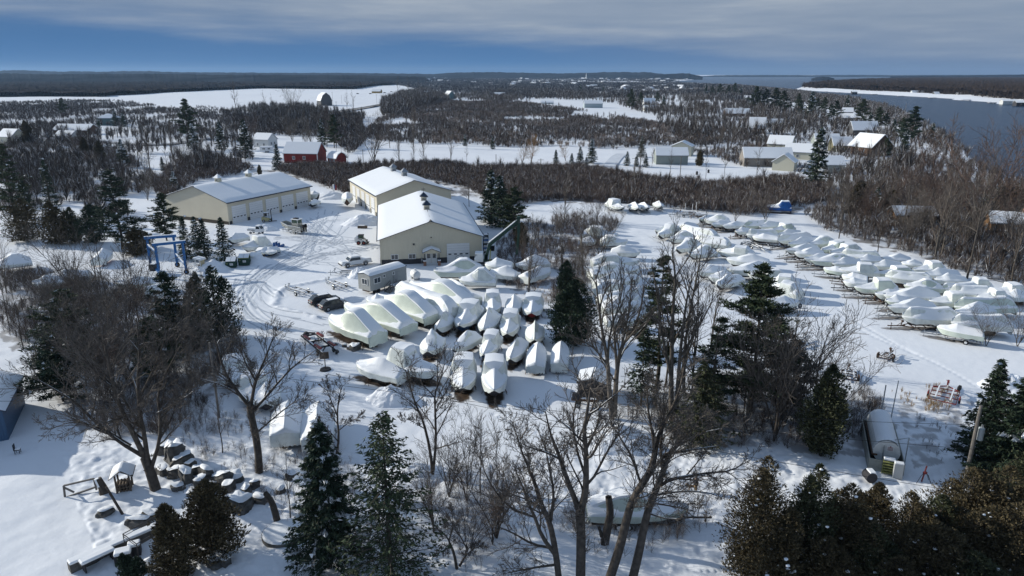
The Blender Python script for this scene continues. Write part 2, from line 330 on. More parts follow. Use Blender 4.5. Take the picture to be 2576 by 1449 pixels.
# steeper shores: keep the first land vertices just over the water
def finish_ground():
    global bare
    for (bx, by, hl, hw, a, amt) in BARE_SPOTS:
        q = np.where((np.abs(GX-bx) < hl+2) & (np.abs(GY-by) < hl+2))
        dx, dy = GX[q]-bx, GY[q]-by; u = (dx*math.cos(a)+dy*math.sin(a))/hl; w = (-dx*math.sin(a)+dy*math.cos(a))/hw
        rr = np.sqrt(u*u+w*w)+0.35*(vnoise(GX[q]*2.3, GY[q]*2.3, 4)-.5)
        bare[q] = np.maximum(bare[q], amt*np.clip((1.08-rr)*6, 0, 1))
    for poly, amt, s in BRUSH_FLOORS:
        q = np.where(inpoly(pu, pv, poly))
        n = fbm(GX[q]/s, GY[q]/s, 4, 11)
        bare[q] = np.maximum(bare[q], amt*np.clip((n-.47)*9, 0, 1))
    V = np.stack([GX.ravel(), GY.ravel(), gz.ravel()], 1); nr, nc = GX.shape
    a = (np.arange(nr-1)[:, None]*nc+np.arange(nc-1)[None, :]).ravel()
    F = np.stack([a, a+1, a+nc+1, a+nc], 1)[:, ::-1]
    m = bpy.data.materials.new('ground_snow'); m.use_nodes = True; t = m.node_tree; b = t.nodes['Principled BSDF']
    b.inputs['Roughness'].default_value = 0.6; b.inputs['Specular IOR Level'].default_value = 0.2
    at = t.nodes.new('ShaderNodeAttribute'); at.attribute_name = 'bare'
    tcn = t.nodes.new('ShaderNodeTexCoord')
    n1 = t.nodes.new('ShaderNodeTexNoise'); n1.inputs['Scale'].default_value = 0.05; n1.inputs['Detail'].default_value = 7; t.links.new(tcn.outputs['Object'], n1.inputs['Vector'])
    r1 = t.nodes.new('ShaderNodeValToRGB'); ramp(r1, [(0.3, (0.74, 0.765, 0.81)), (0.7, (0.82, 0.84, 0.875))]); t.links.new(n1.outputs['Fac'], r1.inputs[0])
    n2 = t.nodes.new('ShaderNodeTexNoise'); n2.inputs['Scale'].default_value = 1.6; n2.inputs['Detail'].default_value = 8; t.links.new(tcn.outputs['Object'], n2.inputs['Vector'])
    r2 = t.nodes.new('ShaderNodeValToRGB'); ramp(r2, [(0.3, (0.030, 0.021, 0.016)), (0.6, (0.085, 0.058, 0.040)), (0.8, (0.16, 0.12, 0.09))]); t.links.new(n2.outputs['Fac'], r2.inputs[0])
    mm = t.nodes.new('ShaderNodeMixRGB'); t.links.new(at.outputs['Fac'], mm.inputs[0]); t.links.new(r1.outputs[0], mm.inputs[1]); t.links.new(r2.outputs[0], mm.inputs[2]); t.links.new(mm.outputs[0], b.inputs['Base Color'])
    n3 = t.nodes.new('ShaderNodeTexNoise'); n3.inputs['Scale'].default_value = 1.1; n3.inputs['Detail'].default_value = 8; n3.inputs['Roughness'].default_value = .65; t.links.new(tcn.outputs['Object'], n3.inputs['Vector'])
    bp = t.nodes.new('ShaderNodeBump'); bp.inputs['Strength'].default_value = 0.35; bp.inputs['Distance'].default_value = 0.12; t.links.new(n3.outputs['Fac'], bp.inputs['Height']); t.links.new(bp.outputs[0], b.inputs['Normal'])
    o = np_obj('ground', V, F, m, smooth=True); kind(o, 'structure')
    a = o.data.attributes.new('bare', 'FLOAT', 'POINT'); a.data.foreach_set('value', bare.ravel().astype(np.float32))
def ground_z(x, y):                                        # height of the snow at a place
    d = math.hypot(x, y); b = math.atan2(x, y)
    i = min(max(np.searchsorted(dist, d)-1, 0), len(dist)-2); j = min(max(np.searchsorted(bear, b)-1, 0), len(bear)-2)
    t = (d-dist[i])/(dist[i+1]-dist[i]); s = (b-bear[j])/(bear[j+1]-bear[j]); t = min(max(t, 0), 1); s = min(max(s, 0), 1)
    return float((gz[i, j]*(1-s)+gz[i, j+1]*s)*(1-t)+(gz[i+1, j]*(1-s)+gz[i+1, j+1]*s)*t)
def GG(u, v):                                              # a standing place on the snow
    p = G(u, v); return Vector((p.x, p.y, ground_z(p.x, p.y)))
# ------------------------------------------------------------------ water
wm = bpy.data.materials.new('river_water'); wm.use_nodes = True; t = wm.node_tree; b = t.nodes['Principled BSDF']
b.inputs['Base Color'].default_value = (0.008, 0.034, 0.085, 1); b.inputs['Roughness'].default_value = 0.25; b.inputs['Specular IOR Level'].default_value = 0.20
tcn = t.nodes.new('ShaderNodeTexCoord'); mpn = t.nodes.new('ShaderNodeMapping'); mpn.inputs['Scale'].default_value = (0.12, 0.35, 1); mpn.inputs['Rotation'].default_value = (0, 0, R(-15)); t.links.new(tcn.outputs['Object'], mpn.inputs[0])
wn = t.nodes.new('ShaderNodeTexNoise'); wn.inputs['Scale'].default_value = 1.6; wn.inputs['Detail'].default_value = 9; wn.inputs['Roughness'].default_value = .7; t.links.new(mpn.outputs[0], wn.inputs['Vector'])
bp = t.nodes.new('ShaderNodeBump'); bp.inputs['Strength'].default_value = 1.0; bp.inputs['Distance'].default_value = 1.6; t.links.new(wn.outputs['Fac'], bp.inputs['Height']); t.links.new(bp.outputs[0], b.inputs['Normal'])
kind(np_obj('river_water', np.array([[60, 60, -.7], [30000, 60, -.7], [30000, 30000, -.7], [60, 30000, -.7]]), np.array([[0, 1, 2, 3]]), wm), 'structure')
# ------------------------------------------------------------------ far hills on the skyline: a ridge with depth, wooded
def ridge(name, prof, d0, depth, seed, m, rough=0.12):
    us = np.linspace(prof[0][0], prof[-1][0], int(abs(prof[-1][0]-prof[0][0])/5)); vs = np.interp(us, [p[0] for p in prof], [p[1] for p in prof])
    ang = np.arctan((us-CU)/FPX); zt = CAMH+(186-vs)/FPX*d0*1.02
    zt = zt*(1+rough*(fbm(us/26, us*0+seed, 4, seed)-.5)+0.10*(vnoise(us/4, us*0, seed)-.5))
    ks = [0, .15, .35, .5, .65, .85, 1.0]; hs = [0, .55, .9, 1.0, .9, .5, 0]; V = []
    for k, h in zip(ks, hs):
        d = d0+(k-.5)*depth; dd = d/np.cos(ang)**0.0
        V.append(np.stack([d*np.tan(ang), np.full_like(ang, d), zt*h-3], 1))
    V = np.concatenate(V); n = len(us); a = (np.arange(len(ks)-1)[:, None]*n+np.arange(n-1)[None, :]).ravel()
    o = np_obj(name, V, np.stack([a, a+1, a+n+1, a+n], 1), m, smooth=False); return kind(o, 'structure')
FARWOOD = mat('far_wooded_hills', (0.026, 0.030, 0.036), 1.0, var=0.5, vscale=0.006, spec=0.0)
ridge('far_hills', [(-500, 180), (-100, 179), (0, 178.5), (60, 177.5), (110, 176.5), (160, 178.5), (300, 180), (380, 178.5), (520, 181), (700, 182.5), (900, 183), (1010, 184), (1100, 185.5), (1130, 183), (1180, 181.5), (1260, 181), (1330, 182.5), (1420, 184), (1480, 182), (1560, 180.5), (1620, 181.5), (1650, 184.5), (1662, 187)], 6200, 1800, 3, FARWOOD)
ridge('near_hills', [(-500, 184), (0, 183), (200, 185), (420, 184), (560, 186.5), (640, 186), (880, 187), (1000, 189), (1080, 191)], 3400, 1200, 8, FARWOOD)
ridge('town_hill', [(1630, 189), (1655, 184.5), (1690, 183.5), (1715, 184.5), (1738, 189), (1748, 191)], 5200, 700, 5, FARWOOD)
ridge('far_shore', [(1745, 191), (1780, 188.5), (1900, 187.7), (2000, 188.3), (2100, 187.6), (2200, 188.3), (2350, 187.8), (2500, 187), (2700, 186), (3100, 185.5)], 9500, 900, 9, FARWOOD)
ridge('right_far_hills', [(2200, 190), (2330, 189), (2420, 188), (2500, 186.5), (2600, 185), (3000, 184)], 5600, 700, 13, FARWOOD)
ridge('small_islet', [(2010, 195), (2024, 191.6), (2040, 190.8), (2056, 192.2), (2066, 195)], 4300, 160, 4, FARWOOD)
# ------------------------------------------------------------------ wooded island across the channel
def isle():
    P = [G(*p) for p in ISLE]; xs = [p.x for p in P]; ys = [p.y for p in P]
    n1_, n2_ = 240, 240; x = np.linspace(min(xs)-60, max(xs)+20, n1_); ymax = 4000; y = np.exp(np.linspace(math.log(min(ys)-30), math.log(ymax), n2_))
    X, Y = np.meshgrid(x, y, indexing='ij'); u, v = PROJ(X, Y, 0*X); ins = inpoly(u, v, ISLE)
    Z = np.where(ins, 1.2+6*fbm(X/70, Y/70, 3, 2), -4.0)
    a = (np.arange(n1_-1)[:, None]*n2_+np.arange(n2_-1)[None, :]).ravel()
    o = np_obj('island_land', np.stack([X.ravel(), Y.ravel(), Z.ravel()], 1), np.stack([a, a+n2_, a+n2_+1, a+1], 1), SNOW, smooth=True); kind(o, 'structure')
isle()
# ------------------------------------------------------------------ bare woods
def tuft(rng, K, H, W_, w, base=0.05, up=0.6):             # a fan of thin tapering twigs
    V = np.zeros((K, 3, 3)); h0 = rng.uniform(base, .6, K)*H; a = rng.uniform(0, 2*math.pi, K); ln = rng.uniform(.35, 1, K)*(H-h0)
    out = rng.uniform(.05, 1, K)*W_/2
    p0 = np.stack([np.cos(a)*out*.25*(h0/H), np.sin(a)*out*.25*(h0/H), h0], 1)
    p1 = np.stack([np.cos(a)*out, np.sin(a)*out, h0+ln*np.sqrt(np.clip(1-(out/(W_*.62))**2, .05, 1))], 1)
    b = rng.uniform(0, math.pi, K); pr = np.stack([np.cos(b), np.sin(b), 0*b], 1)*w*rng.uniform(.5, 1.2, K)[:, None]
    V[:, 0] = p0-pr; V[:, 1] = p0+pr; V[:, 2] = p1
    return V.reshape(-1, 3)
def scatter(variants, P, S, rng, Sz=None):
    out = []; n = len(P); which = rng.integers(0, len(variants), n); ang = rng.uniform(0, 2*math.pi, n); Sz = S if Sz is None else Sz
    for k, V in enumerate(variants):
        q = np.where(which == k)[0]
        if not len(q): continue
        c, s = np.cos(ang[q])[:, None], np.sin(ang[q])[:, None]
        x = V[None, :, 0]*c-V[None, :, 1]*s; y = V[None, :, 0]*s+V[None, :, 1]*c; z = np.repeat(V[None, :, 2], len(q), 0)
        A = np.stack([x*S[q][:, None]+P[q, 0][:, None], y*S[q][:, None]+P[q, 1][:, None], z*Sz[q][:, None]+P[q, 2][:, None]], 2)
        out.append(A.reshape(-1, 3))
    return np.concatenate(out)
def tris_obj(name, V, m, parent=None): return np_obj(name, V, np.arange(len(V)).reshape(-1, 3), m, parent)
def area_pts(poly, spacing, rng, dens=None, zoff=0.0, exclude=()):   # random places in the world inside an outline seen on the ground
    P = [G(*p) for p in poly]; x0, x1 = min(p.x for p in P), max(p.x for p in P); y0, y1 = min(p.y for p in P), max(p.y for p in P)
    n = int((x1-x0)*(y1-y0)/spacing**2); n = min(n, 900000)
    x = rng.uniform(x0, x1, n); y = rng.uniform(y0, y1, n); u, v = PROJ(x, y, 0*x); k = inpoly(u, v, poly) & (u > -260) & (u < 2840)
    for e in exclude: k &= ~inpoly(u, v, e)
    if dens: k &= fbm(x/dens[0], y/dens[0], 3, 77) > dens[1]
    x, y = x[k], y[k]; z = np.array([ground_z(a, b_) for a, b_ in zip(x, y)]) if len(x) < 30000 else 0*x
    return np.stack([x, y, z+zoff], 1)
WOOD_L = [(-500, 245), (0, 244), (280, 246), (285, 242.5), (425, 235), (644, 224.5), (894, 225.5), (960, 216), (1040, 212), (1080, 206), (1200, 203), (1200, 190.5), (-500, 190.5)]
CLEAR = [[(40, 200), (185, 199.6), (190, 197.8), (30, 198)], [(-40, 207), (20, 206), (20, 203.5), (-40, 204)], [(1075, 204), (1140, 203), (1130, 200), (1080, 200.5)], [(560, 202.5), (600, 202.5), (600, 201.5), (560, 201.5)]]
ISLEIN = [(2016, 223.8), (2120, 229.3), (2250, 235.6), (2330, 240.4), (2400, 245.2), (2500, 253), (2580, 260.3), (2700, 270), (2840, 281), (2840, 196.8), (2600, 196.6), (2350, 198.6), (2180, 204.6), (2080, 212.6)]
def wood_mass(name, poly, hgt, m, mt, sp_edge, seed, K=16, clear=(), dmax=1e9, spread=1.0):
    rng = np.random.default_rng(seed); V = []
    P = area_pts(poly, sp_edge, rng, exclude=clear)
    d = np.hypot(P[:, 0], P[:, 1]); keep = rng.uniform(0, 1, len(P)) < np.clip((900/np.maximum(d, 1))**1.1, .03, 1); P = P[keep]; d = d[keep]
    var = [tuft(rng, K, 1.0, 0.75, 0.018) for _ in range(6)]
    sc = hgt*rng.uniform(.7, 1.25, len(P))*np.clip(d/1100, 1, 1.6)
    V = scatter(var, P, sc*spread, rng, hgt*rng.uniform(.7, 1.25, len(P)))
    return kind(tris_obj(name, V, mt), 'stuff'), len(P)
def canopy(name, poly, hgt, m, seed, clear=(), n=(420, 260)):
    P = [G(*p) for p in poly]; y0, y1 = min(p.y for p in P), min(max(p.y for p in P), 7000)
    th = np.linspace(math.atan((-300-CU)/FPX), math.atan((2900-CU)/FPX), n[0]); y = np.exp(np.linspace(math.log(y0), math.log(y1), n[1]))
    T, Y = np.meshgrid(th, y, indexing='ij'); X = Y*np.tan(T); u, v = PROJ(X, Y, 0*X); ins = inpoly(u, v, poly)
    for e in clear: ins &= ~inpoly(u, v, e)
    Z = hgt*(.55+.55*fbm(X/45, Y/45, 3, seed)+.25*vnoise(X/9, Y/9, seed))
    a = (np.arange(n[0]-1)[:, None]*n[1]+np.arange(n[1]-1)[None, :]).ravel(); F = np.stack([a, a+n[1], a+n[1]+1, a+1], 1)
    F = F[ins.ravel()[F].all(1)]
    o = np_obj(name, np.stack([X.ravel(), Y.ravel(), Z.ravel()], 1), F, m, smooth=False); return kind(o, 'stuff')
FARTWIG = mat('far_twigs', (0.044, 0.044, 0.050), 1.0, island=0.45, spec=0.0)
ISLETWIG = mat('island_twigs', (0.070, 0.054, 0.046), 1.0, island=0.45, spec=0.0)
canopy('far_wood_canopy', WOOD_L, 8.0, CANOPY, 4, CLEAR)
print('woodL', wood_mass('far_wood', WOOD_L, 12, CANOPY, FARTWIG, 7.0, 41, 22, CLEAR)[1])
canopy('island_wood_canopy', ISLEIN, 13.0, mat('island_canopy', (0.060, 0.046, 0.038), 1.0, var=0.4, vscale=0.05, spec=0), 6)
print('isle', wood_mass('island_wood', ISLEIN, 17, CANOPY, ISLETWIG, 6.0, 43, 26)[1])
# ------------------------------------------------------------------ buildings
def gable_shell(mb, W_, D_, e, r, ov=0.0, x0=0, y0=0, mi=0, base=-.4):   # closed walls with gables on the y ends, ridge along y
    w, d = x0+W_, y0+D_; m = x0+W_/2
    V = [(x0, y0, base), (w, y0, base), (w, y0, e), (m, y0, r), (x0, y0, e), (x0, d, base), (w, d, base), (w, d, e), (m, d, r), (x0, d, e)]
    mb.add(V[:], [(0, 1, 2, 3, 4), (9, 8, 7, 6, 5)], mi); mb.add(V[:], [(1, 6, 7, 2), (5, 0, 4, 9)], mi+1); return mb
def roof_snow(W_, D_, e, r, ov, th, seed, x0=0, y0=0, nx=12, ny=30, z0=0.12, amp=.5):   # rounded snow blanket over both slopes
    xs = np.concatenate([np.linspace(-ov, W_/2, nx), np.linspace(W_/2, W_+ov, nx)[1:]]); ys = np.linspace(-ov, D_+ov, ny)
    X, Y = np.meshgrid(xs, ys, indexing='ij'); sl_ = (r-e)/(W_/2)
    Zr = r-np.abs(X-W_/2)*sl_+z0
    edge = np.minimum(np.minimum(X+ov, W_+ov-X), np.minimum(Y+ov, D_+ov-Y)); t_ = th*np.clip(edge/.35, 0, 1)**.5*(1-amp/2+amp*fbm(X/4+seed, Y/4, 3, seed))
    T = Zr+t_-0.10*np.exp(-((X-W_/2)/.5)**2); n = len(ys)
    a = (np.arange(len(xs)-1)[:, None]*n+np.arange(n-1)[None, :]).ravel(); F = [np.stack([a, a+n, a+n+1, a+1], 1)]
    V = np.concatenate([np.stack([X.ravel(), Y.ravel(), T.ravel()], 1), np.stack([X.ravel(), Y.ravel(), (Zr-.02).ravel()], 1)]); o = X.size
    F.append(np.stack([a, a+1, a+n+1, a+n], 1)+o)
    V[:, 0] += x0; V[:, 1] += y0
    return V, np.concatenate(F)
def roof_sheet(mb, W_, D_, e, r, ov, th=.1, x0=0, y0=0, mi=0):
    sl_ = (r-e)/(W_/2); m = x0+W_/2
    for sx in (-1, 1):
        xe = m+sx*(W_/2+ov); ze = e-ov*sl_
        q = [(m, y0-ov, r), (xe, y0-ov, ze), (xe, y0+D_+ov, ze), (m, y0+D_+ov, r)]
        mb.slab(q if sx > 0 else q[::-1], th, mi)
def window(parent, c, w, h, axis='x', out=-1, panes=2, frame=None):   # c on the wall face; axis = direction the window runs
    f = MB(); g = MB(); t = .09
    def P(a, b, z): return (c[0]+a, c[1]+b*out, c[2]+z) if axis == 'x' else (c[0]+b*out, c[1]+a, c[2]+z)
    def bx(mb, a, z, da, dz, dep, off): mb.box(P(a, off, z), (da, dep, dz) if axis == 'x' else (dep, da, dz))
    for s in (-1, 1): bx(f, s*w/2, 0, t, h+t, .08, .05); bx(f, 0, s*h/2, w-t, t, .08, .05)
    for i in range(1, panes): bx(f, -w/2+w*i/panes, 0, t*.7, h-t, .06, .05)
    bx(g, 0, 0, w-t, h-t, .03, .03)
    o = f.build('window', frame or WHITE, parent); g.build('pane', GLASS, o); return o
def cupola(parent, p, s, roofm, wallm, vane=False):
    r = bpy.data.objects.new('cupola', None); 
    b = MB(); b.box((p[0], p[1], p[2]+s*.45), (s, s, s*.9+.7)); o = b.build('cupola', wallm, parent)
    c = MB(); q = s*.78; z_ = p[2]+s*.9+.35
    c.add([(p[0]-q, p[1]-q, z_), (p[0]+q, p[1]-q, z_), (p[0]+q, p[1]+q, z_), (p[0]-q, p[1]+q, z_), (p[0], p[1], z_+s*.85)], [(0, 1, 4), (1, 2, 4), (2, 3, 4), (3, 0, 4), (3, 2, 1, 0)]); c.build('cupola_roof', roofm, o)
    l = MB()
    for k in range(4):
        l.box((p[0], p[1]-s/2-.02, p[2]+s*.35+k*s*.16), (s*.7, .04, s*.06)); l.box((p[0]-s/2-.02, p[1], p[2]+s*.35+k*s*.16), (.04, s*.7, s*.06))
    l.build('louvre', TRIM, o)
    if vane:
        v_ = MB(); v_.tube([(p[0], p[1], z_+s*.8), (p[0], p[1], z_+s*.8+1.1)], .03, 5); v_.box((p[0], p[1], z_+s*.8+.7), (.8, .03, .12)); v_.build('weathervane', HULLK, o)
    bpy.data.objects.remove(r)
def ohdoor(parent, x, y0, w, h, side, n=4, wz=1.9):         # overhead door on a side wall x = const (side = +-1) or on the front wall (side = 0)
    d = MB(); g = MB(); ln = MB()
    def B(mb, c, dd): mb.box(c, dd)
    if side:
        B(d, (x+side*.03, y0+w/2, h/2), (.10, w, h))
        for i in range(1, 8): B(ln, (x+side*.085, y0+w/2, h*i/8), (.012, w, .03))
        W4 = [((x+side*.09, y0+w*(i+.5)/n, wz), (.03, w/n*.5, .26)) for i in range(n)]
    else:
        B(d, (x+w/2, y0-.03, h/2), (w, .10, h))
        for i in range(1, 8): B(ln, (x+w/2, y0-.085, h*i/8), (w, .012, .03))
        W4 = [((x+w*(i+.5)/n, y0-.09, wz), (w/n*.5, .03, .24)) for i in range(n)]
    o = d.build('overhead_door', DOORW, parent); ln.build('panel_seam', GALV, o)
    for c_, d_ in W4: MB().box(c_, d_).build('door_window', GLASS, o)
    return o
def warehouse(label, nl, W_, D_, e, r, rz, seed):
    t = thing('warehouse', label, 'warehouse', (nl[0], nl[1], 0), rz, 'tan steel warehouses')
    gable_shell(MB(), W_, D_, e, r).build('wall', [TAN, TANY], t)
    rs = MB(); roof_sheet(rs, W_, D_, e, r, .45, .1); rs.build('roof', TRIM, t)
    for x_ in (-.52, W_+.52): MB().box((x_, D_/2, e-.16), (.16, D_+.9, .18)).build('gutter', TRIM, t)
    V, F = roof_snow(W_, D_, e, r, .40, .20, seed); np_obj('roof_snow', V, F, SNOWCAP, t, smooth=True)
    return t
# front warehouse
wf = warehouse('tan warehouse with gabled porch, double door and dark base band on its front', (-25.7, 134.5), 20.0, 38.2, 5.2, 8.5, R(10.0), 3)
for c_, d_ in (((4.4, -.03, .5), (8.8, .06, 1.3)), ((12.0, -.03, .5), (2.0, .06, 1.3)), ((18.75, -.03, .5), (2.5, .06, 1.3)), ((-.03, 19, .5), (.06, 38, 1.3))): MB().box(c_, d_).build('base_band', DARKBAND, wf)
for x_ in (.12, 19.88): MB().box((x_, -.06, 2.6), (.14, .12, 5.2)).build('corner_trim', TAN, wf)
window(wf, (2.75, 0, 1.65), 1.35, .95); window(wf, (6.15, 0, 1.65), 1.35, .95)
o = ohdoor(wf, 13.0, 0, 4.5, 3.9, 0, 4, 1.75)
s_ = MB(); pts = [(14.7, .25), (16.3, .25), (16.3, 1.15), (16.0, 1.35), (15.5, 1.55), (15.0, 1.35), (14.7, 1.15)]
s_.prism(pts, -.13, -.10); so_ = s_.build('sign_board', WHITE, wf)
q = MB()
for a_, b_ in zip(pts, pts[1:]+pts[:1]): q.bar((a_[0], -.14, a_[1]), (b_[0], -.14, b_[1]), .03, .05)
for k_, (xa, xb) in enumerate(((15.05, 15.95), (15.15, 15.85), (15.05, 15.95))): q.bar((xa, -.14, .62+.17*k_), (xb, -.14, .62+.17*k_), .03, .06)
q.build('sign_lettering', TRIM, so_)
sc_ = MB(); P_ = [(16.55+i*.075, .62+.16*math.sin(i*1.9)+(.14 if i in (0, 1) else 0)) for i in range(12)]
for a_, b_ in zip(P_[:-1], P_[1:]): sc_.bar((a_[0], -.13, a_[1]), (b_[0], -.13, b_[1]), .02, .04)
sc_.build('door_script', TRIM, o)
d_ = MB()
for k_ in (0, 1): d_.box((9.35+1.12*k_, -.05, 1.1), (1.06, .08, 2.3))
do = d_.build('entry_door', WHITE, wf)
for k_ in (0, 1): MB().box((9.35+1.12*k_, -.10, 1.6), (.62, .03, .9)).build('door_glass', GLASS, do)
pc = MB()
roof_sheet(pc, 3.2, 2.0, 2.75, 3.45, .2, .08, 8.3, -2.0); po = pc.build('porch_roof', TRIM, wf)
V, F = roof_snow(3.2, 1.95, 2.75, 3.45, .15, .22, 5, 8.3, -2.0, 6, 8); np_obj('porch_snow', V, F, SNOWCAP, po, smooth=True)
pg = MB(); pg.add([(8.35, -1.9, 2.7), (11.45, -1.9, 2.7), (9.9, -1.9, 3.4)], [(0, 1, 2)]); pg.box((9.9, -1.85, 2.62), (3.1, .15, .2)); pg.build('porch_gable', TAN, po)
BRICK = mat('brick', (0.22, 0.12, 0.085), 0.85, var=.35, vscale=9)
for xx in (8.5, 11.3):
    MB().box((xx, -1.75, 1.75), (.16, .16, 1.7)).build('porch_post', TRIM, po)
    bp_ = MB().box((xx, -1.75, .35), (.55, .55, 1.3)).build('brick_pier', BRICK, po); MB().box((xx, -1.75, 1.07), (.62, .62, .14)).build('pier_snow', SNOWCAP, bp_)
MB().box((6.55, -.1, 4.05), (.32, .2, .3)).build('wall_lamp', HULLK, wf); MB().box((10.0, -.08, 5.3), (.25, .16, .14)).build('wall_lamp', HULLK, wf)
mt_ = MB(); mt_.box((8.0, -.12, .9), (.25, .2, .45)); mt_.tube([(8.0, -.12, -.1), (8.0, -.12, 1.5)], .04, 6); mt_.build('meter_box', GALV, wf)
cupola(wf, (10, 12.5, 8.2), 1.15, TRIM, TAN, True); cupola(wf, (10, 23.5, 8.2), 1.15, TRIM, TAN, True)
MB().prism([(9.65, 8.52), (10, 8.72), (10.35, 8.52)], -.3, 23, 0).build('ridge_cap', mat('ridge_brown', (.12, .105, .09), .8, var=.3), wf)
# left warehouse, doors on its right flank
wl = warehouse('long tan warehouse at the left with five white overhead doors facing the yard', (-90.3, 183.6), 22.0, 30.2, 5.6, 8.9, R(-25.9), 11)
b = MB(); b.box((11, -.03, .35), (22, .06, .9)); b.build('base_band', mat('brown_band', (.05, .04, .03), .7), wl)
for i in range(5): ohdoor(wl, 22.0, 1.3+i*5.75, 4.6, 4.4, 1, 4, 1.55)
for y_ in (.65, 6.6, 12.35, 18.1, 23.85, 29.4): MB().box((22.03, y_, .25), (.1, .75, 1.1)).build('pier_base', DARKBAND, wl)
CREAM = mat('cream_metal', (.55, .52, .40), .6)
cupola(wl, (11, 8, 8.6), 1.2, SNOWCAP, CREAM); cupola(wl, (11, 18.5, 8.6), 1.2, SNOWCAP, CREAM)
# back warehouse
wb = warehouse('tan warehouse behind, with five white doors along its left flank', (-35.3, 184.0), 20.6, 32.0, 5.7, 9.0, R(24.7), 17)
for i in range(5): ohdoor(wb, 0.0, 2.6+i*5.6, 3.5, 4.5, -1, 3, 1.6)
for i in range(6): MB().box((-.06, 1.2+i*5.6, .4), (.12, .8, 1.4)).build('pier_base', DARKBAND, wb)
cupola(wb, (10.3, 9, 8.7), 1.3, METALROOF, GALV); cupola(wb, (10.3, 20, 8.7), 1.3, METALROOF, GALV)
# ---- houses: ridge along local x; (u, v) is the foot of the middle of the camera side
def house(name, label, cat, u, v, W_, D_, e, r, yaw, wall, roofm=None, wins=2, door=False, group=None, gambrel=False, snow=.25, chim=False, gw=0, hip=False):
    p = G(u, v); t = thing(name, label, cat, (p.x, p.y, 0), R(yaw), group)
    M_ = MB(); x0 = -W_/2
    if gambrel:
        pr = [(0, e), (D_*.18, e+(r-e)*.62), (D_/2, r), (D_*.82, e+(r-e)*.62), (D_, e)]
    elif hip: pr = [(0, e), (D_, e)]
    else: pr = [(0, e), (D_/2, r), (D_, e)]
    ring = [(0, -.5)]+pr+[(D_, -.5)]; n = len(ring); V = [(x0, a, b_) for a, b_ in ring]+[(-x0, a, b_) for a, b_ in ring]
    M_.add(V, [tuple(range(n)), tuple(range(2*n-1, n-1, -1))]+[(i, i+n, i+1+n, i+1) for i in range(n-1)]); M_.build('wall', wall, t)
    ov = .35; S = MB(); Rr = MB()
    if hip:
        k_ = D_/2; c0 = [(x0-ov, -ov, e), (-x0+ov, -ov, e), (-x0+ov, D_+ov, e), (x0-ov, D_+ov, e)]; top = [(x0+k_, D_/2, r), (-x0-k_, D_/2, r)]
        for mb, z_ in ((Rr, .05), (S, .05+snow)):
            vv = [(a, b_, c+z_) for a, b_, c in c0+top]; vv += [(a, b_, c+z_-(snow if mb is S else .1)) for a, b_, c in c0]
            mb.add(vv, [(0, 1, 5, 4), (1, 2, 5), (2, 3, 4, 5), (3, 0, 4), (0, 6, 7, 1), (1, 7, 8, 2), (2, 8, 9, 3), (3, 9, 6, 0)])
    else:
        pe = [(-ov, e-ov*(pr[1][1]-e)/(pr[1][0]))]+pr[1:-1]+[(D_+ov, e-ov*(pr[1][1]-e)/(pr[1][0]))]
        for a, b_ in zip(pe[:-1], pe[1:]):
            q = [(x0-ov, a[0], a[1]), (-x0+ov, a[0], a[1]), (-x0+ov, b_[0], b_[1]), (x0-ov, b_[0], b_[1])]
            Rr.slab(q, .1); q2 = [(x*.995, y, z_+.1) for x, y, z_ in q]; S.slab(q2, snow)
    ro = Rr.build('roof', roofm or METALROOF, t)
    if snow: S.build('roof_snow', SNOWCAP, ro, bevel=.08 if W_ < 40 else 0)
    for i in range(wins): window(t, (x0+W_*(i+.7)/(wins+.4), 0, min(1.7, e*.6)), 1.0, 1.2)
    for i in range(gw): window(t, (-x0, D_*(i+.5)/gw*.7+D_*.15, min(e*.75, 2.2)), 1.0, 1.3, 'y', 1)
    if door: MB().box((x0+W_*.5, -.04, 1.0), (1.0, .08, 2.1)).build('door', HULLK if wall is not WHITEW else TRIM, t)
    if chim: c = MB(); c.box((W_*.2, D_/2, r+.3), (.7, .7, 1.6)); c.build('chimney', BRICK, ro)
    return t
WHITEW = mat('white_clapboard', (.62, .63, .62), .6, stripes=('Z', .3), bump=.3)
REDW = mat('barn_red', (.16, .022, .020), .8, var=.2, vscale=.8)
GREYW = mat('weathered_grey_boards', (.085, .085, .088), .9, var=.25)
TEALW = mat('teal_grey_clapboard', (.12, .19, .20), .7)
CREAMW = mat('cream_siding', (.52, .50, .40), .6); GREENGREY = mat('grey_green_siding', (.26, .29, .27), .6, stripes=('X', .3), bump=.3)
BROWNW = mat('brown_boards', (.10, .06, .04), .85, var=.2); CABIN = mat('orange_tan_logs', (.33, .18, .075), .75, var=.2, stripes=('Z', .3), bump=.4)
DARKW = mat('dark_grey_wall', (.05, .05, .055), .8); STEELB = mat('pale_steel_siding', (.36, .42, .44), .5)
hs = house
rb = hs('red_barn', 'dark red barn with white-trimmed windows and a snowy gable roof', 'barn', 757, 411, 15.0, 9.5, 4.2, 8.3, -8, REDW, wins=0, gw=0)
window(rb, (1.6, 0, 2.3), 1.1, 1.3); window(rb, (-3.0, 0, 2.3), 1.1, 1.3)
for xx in (-7.45, 7.45): MB().box((xx, -.05, 1.9), (.3, .12, 4.6)).build('corner_trim', WHITE, rb)
rs_ = hs('red_shed', 'small red gambrel shed with white trim right of the red barn', 'shed', 836, 412, 5.6, 5.2, 2.6, 4.6, -38, REDW, wins=2, gambrel=True)
window(rs_, (-2.8, 2.6, 1.6), .9, 1.1, 'y', -1)
for yy in (0, 5.2): MB().box((-2.84, yy, 1.2), (.12, .2, 2.7)).build('corner_trim', WHITE, rs_)
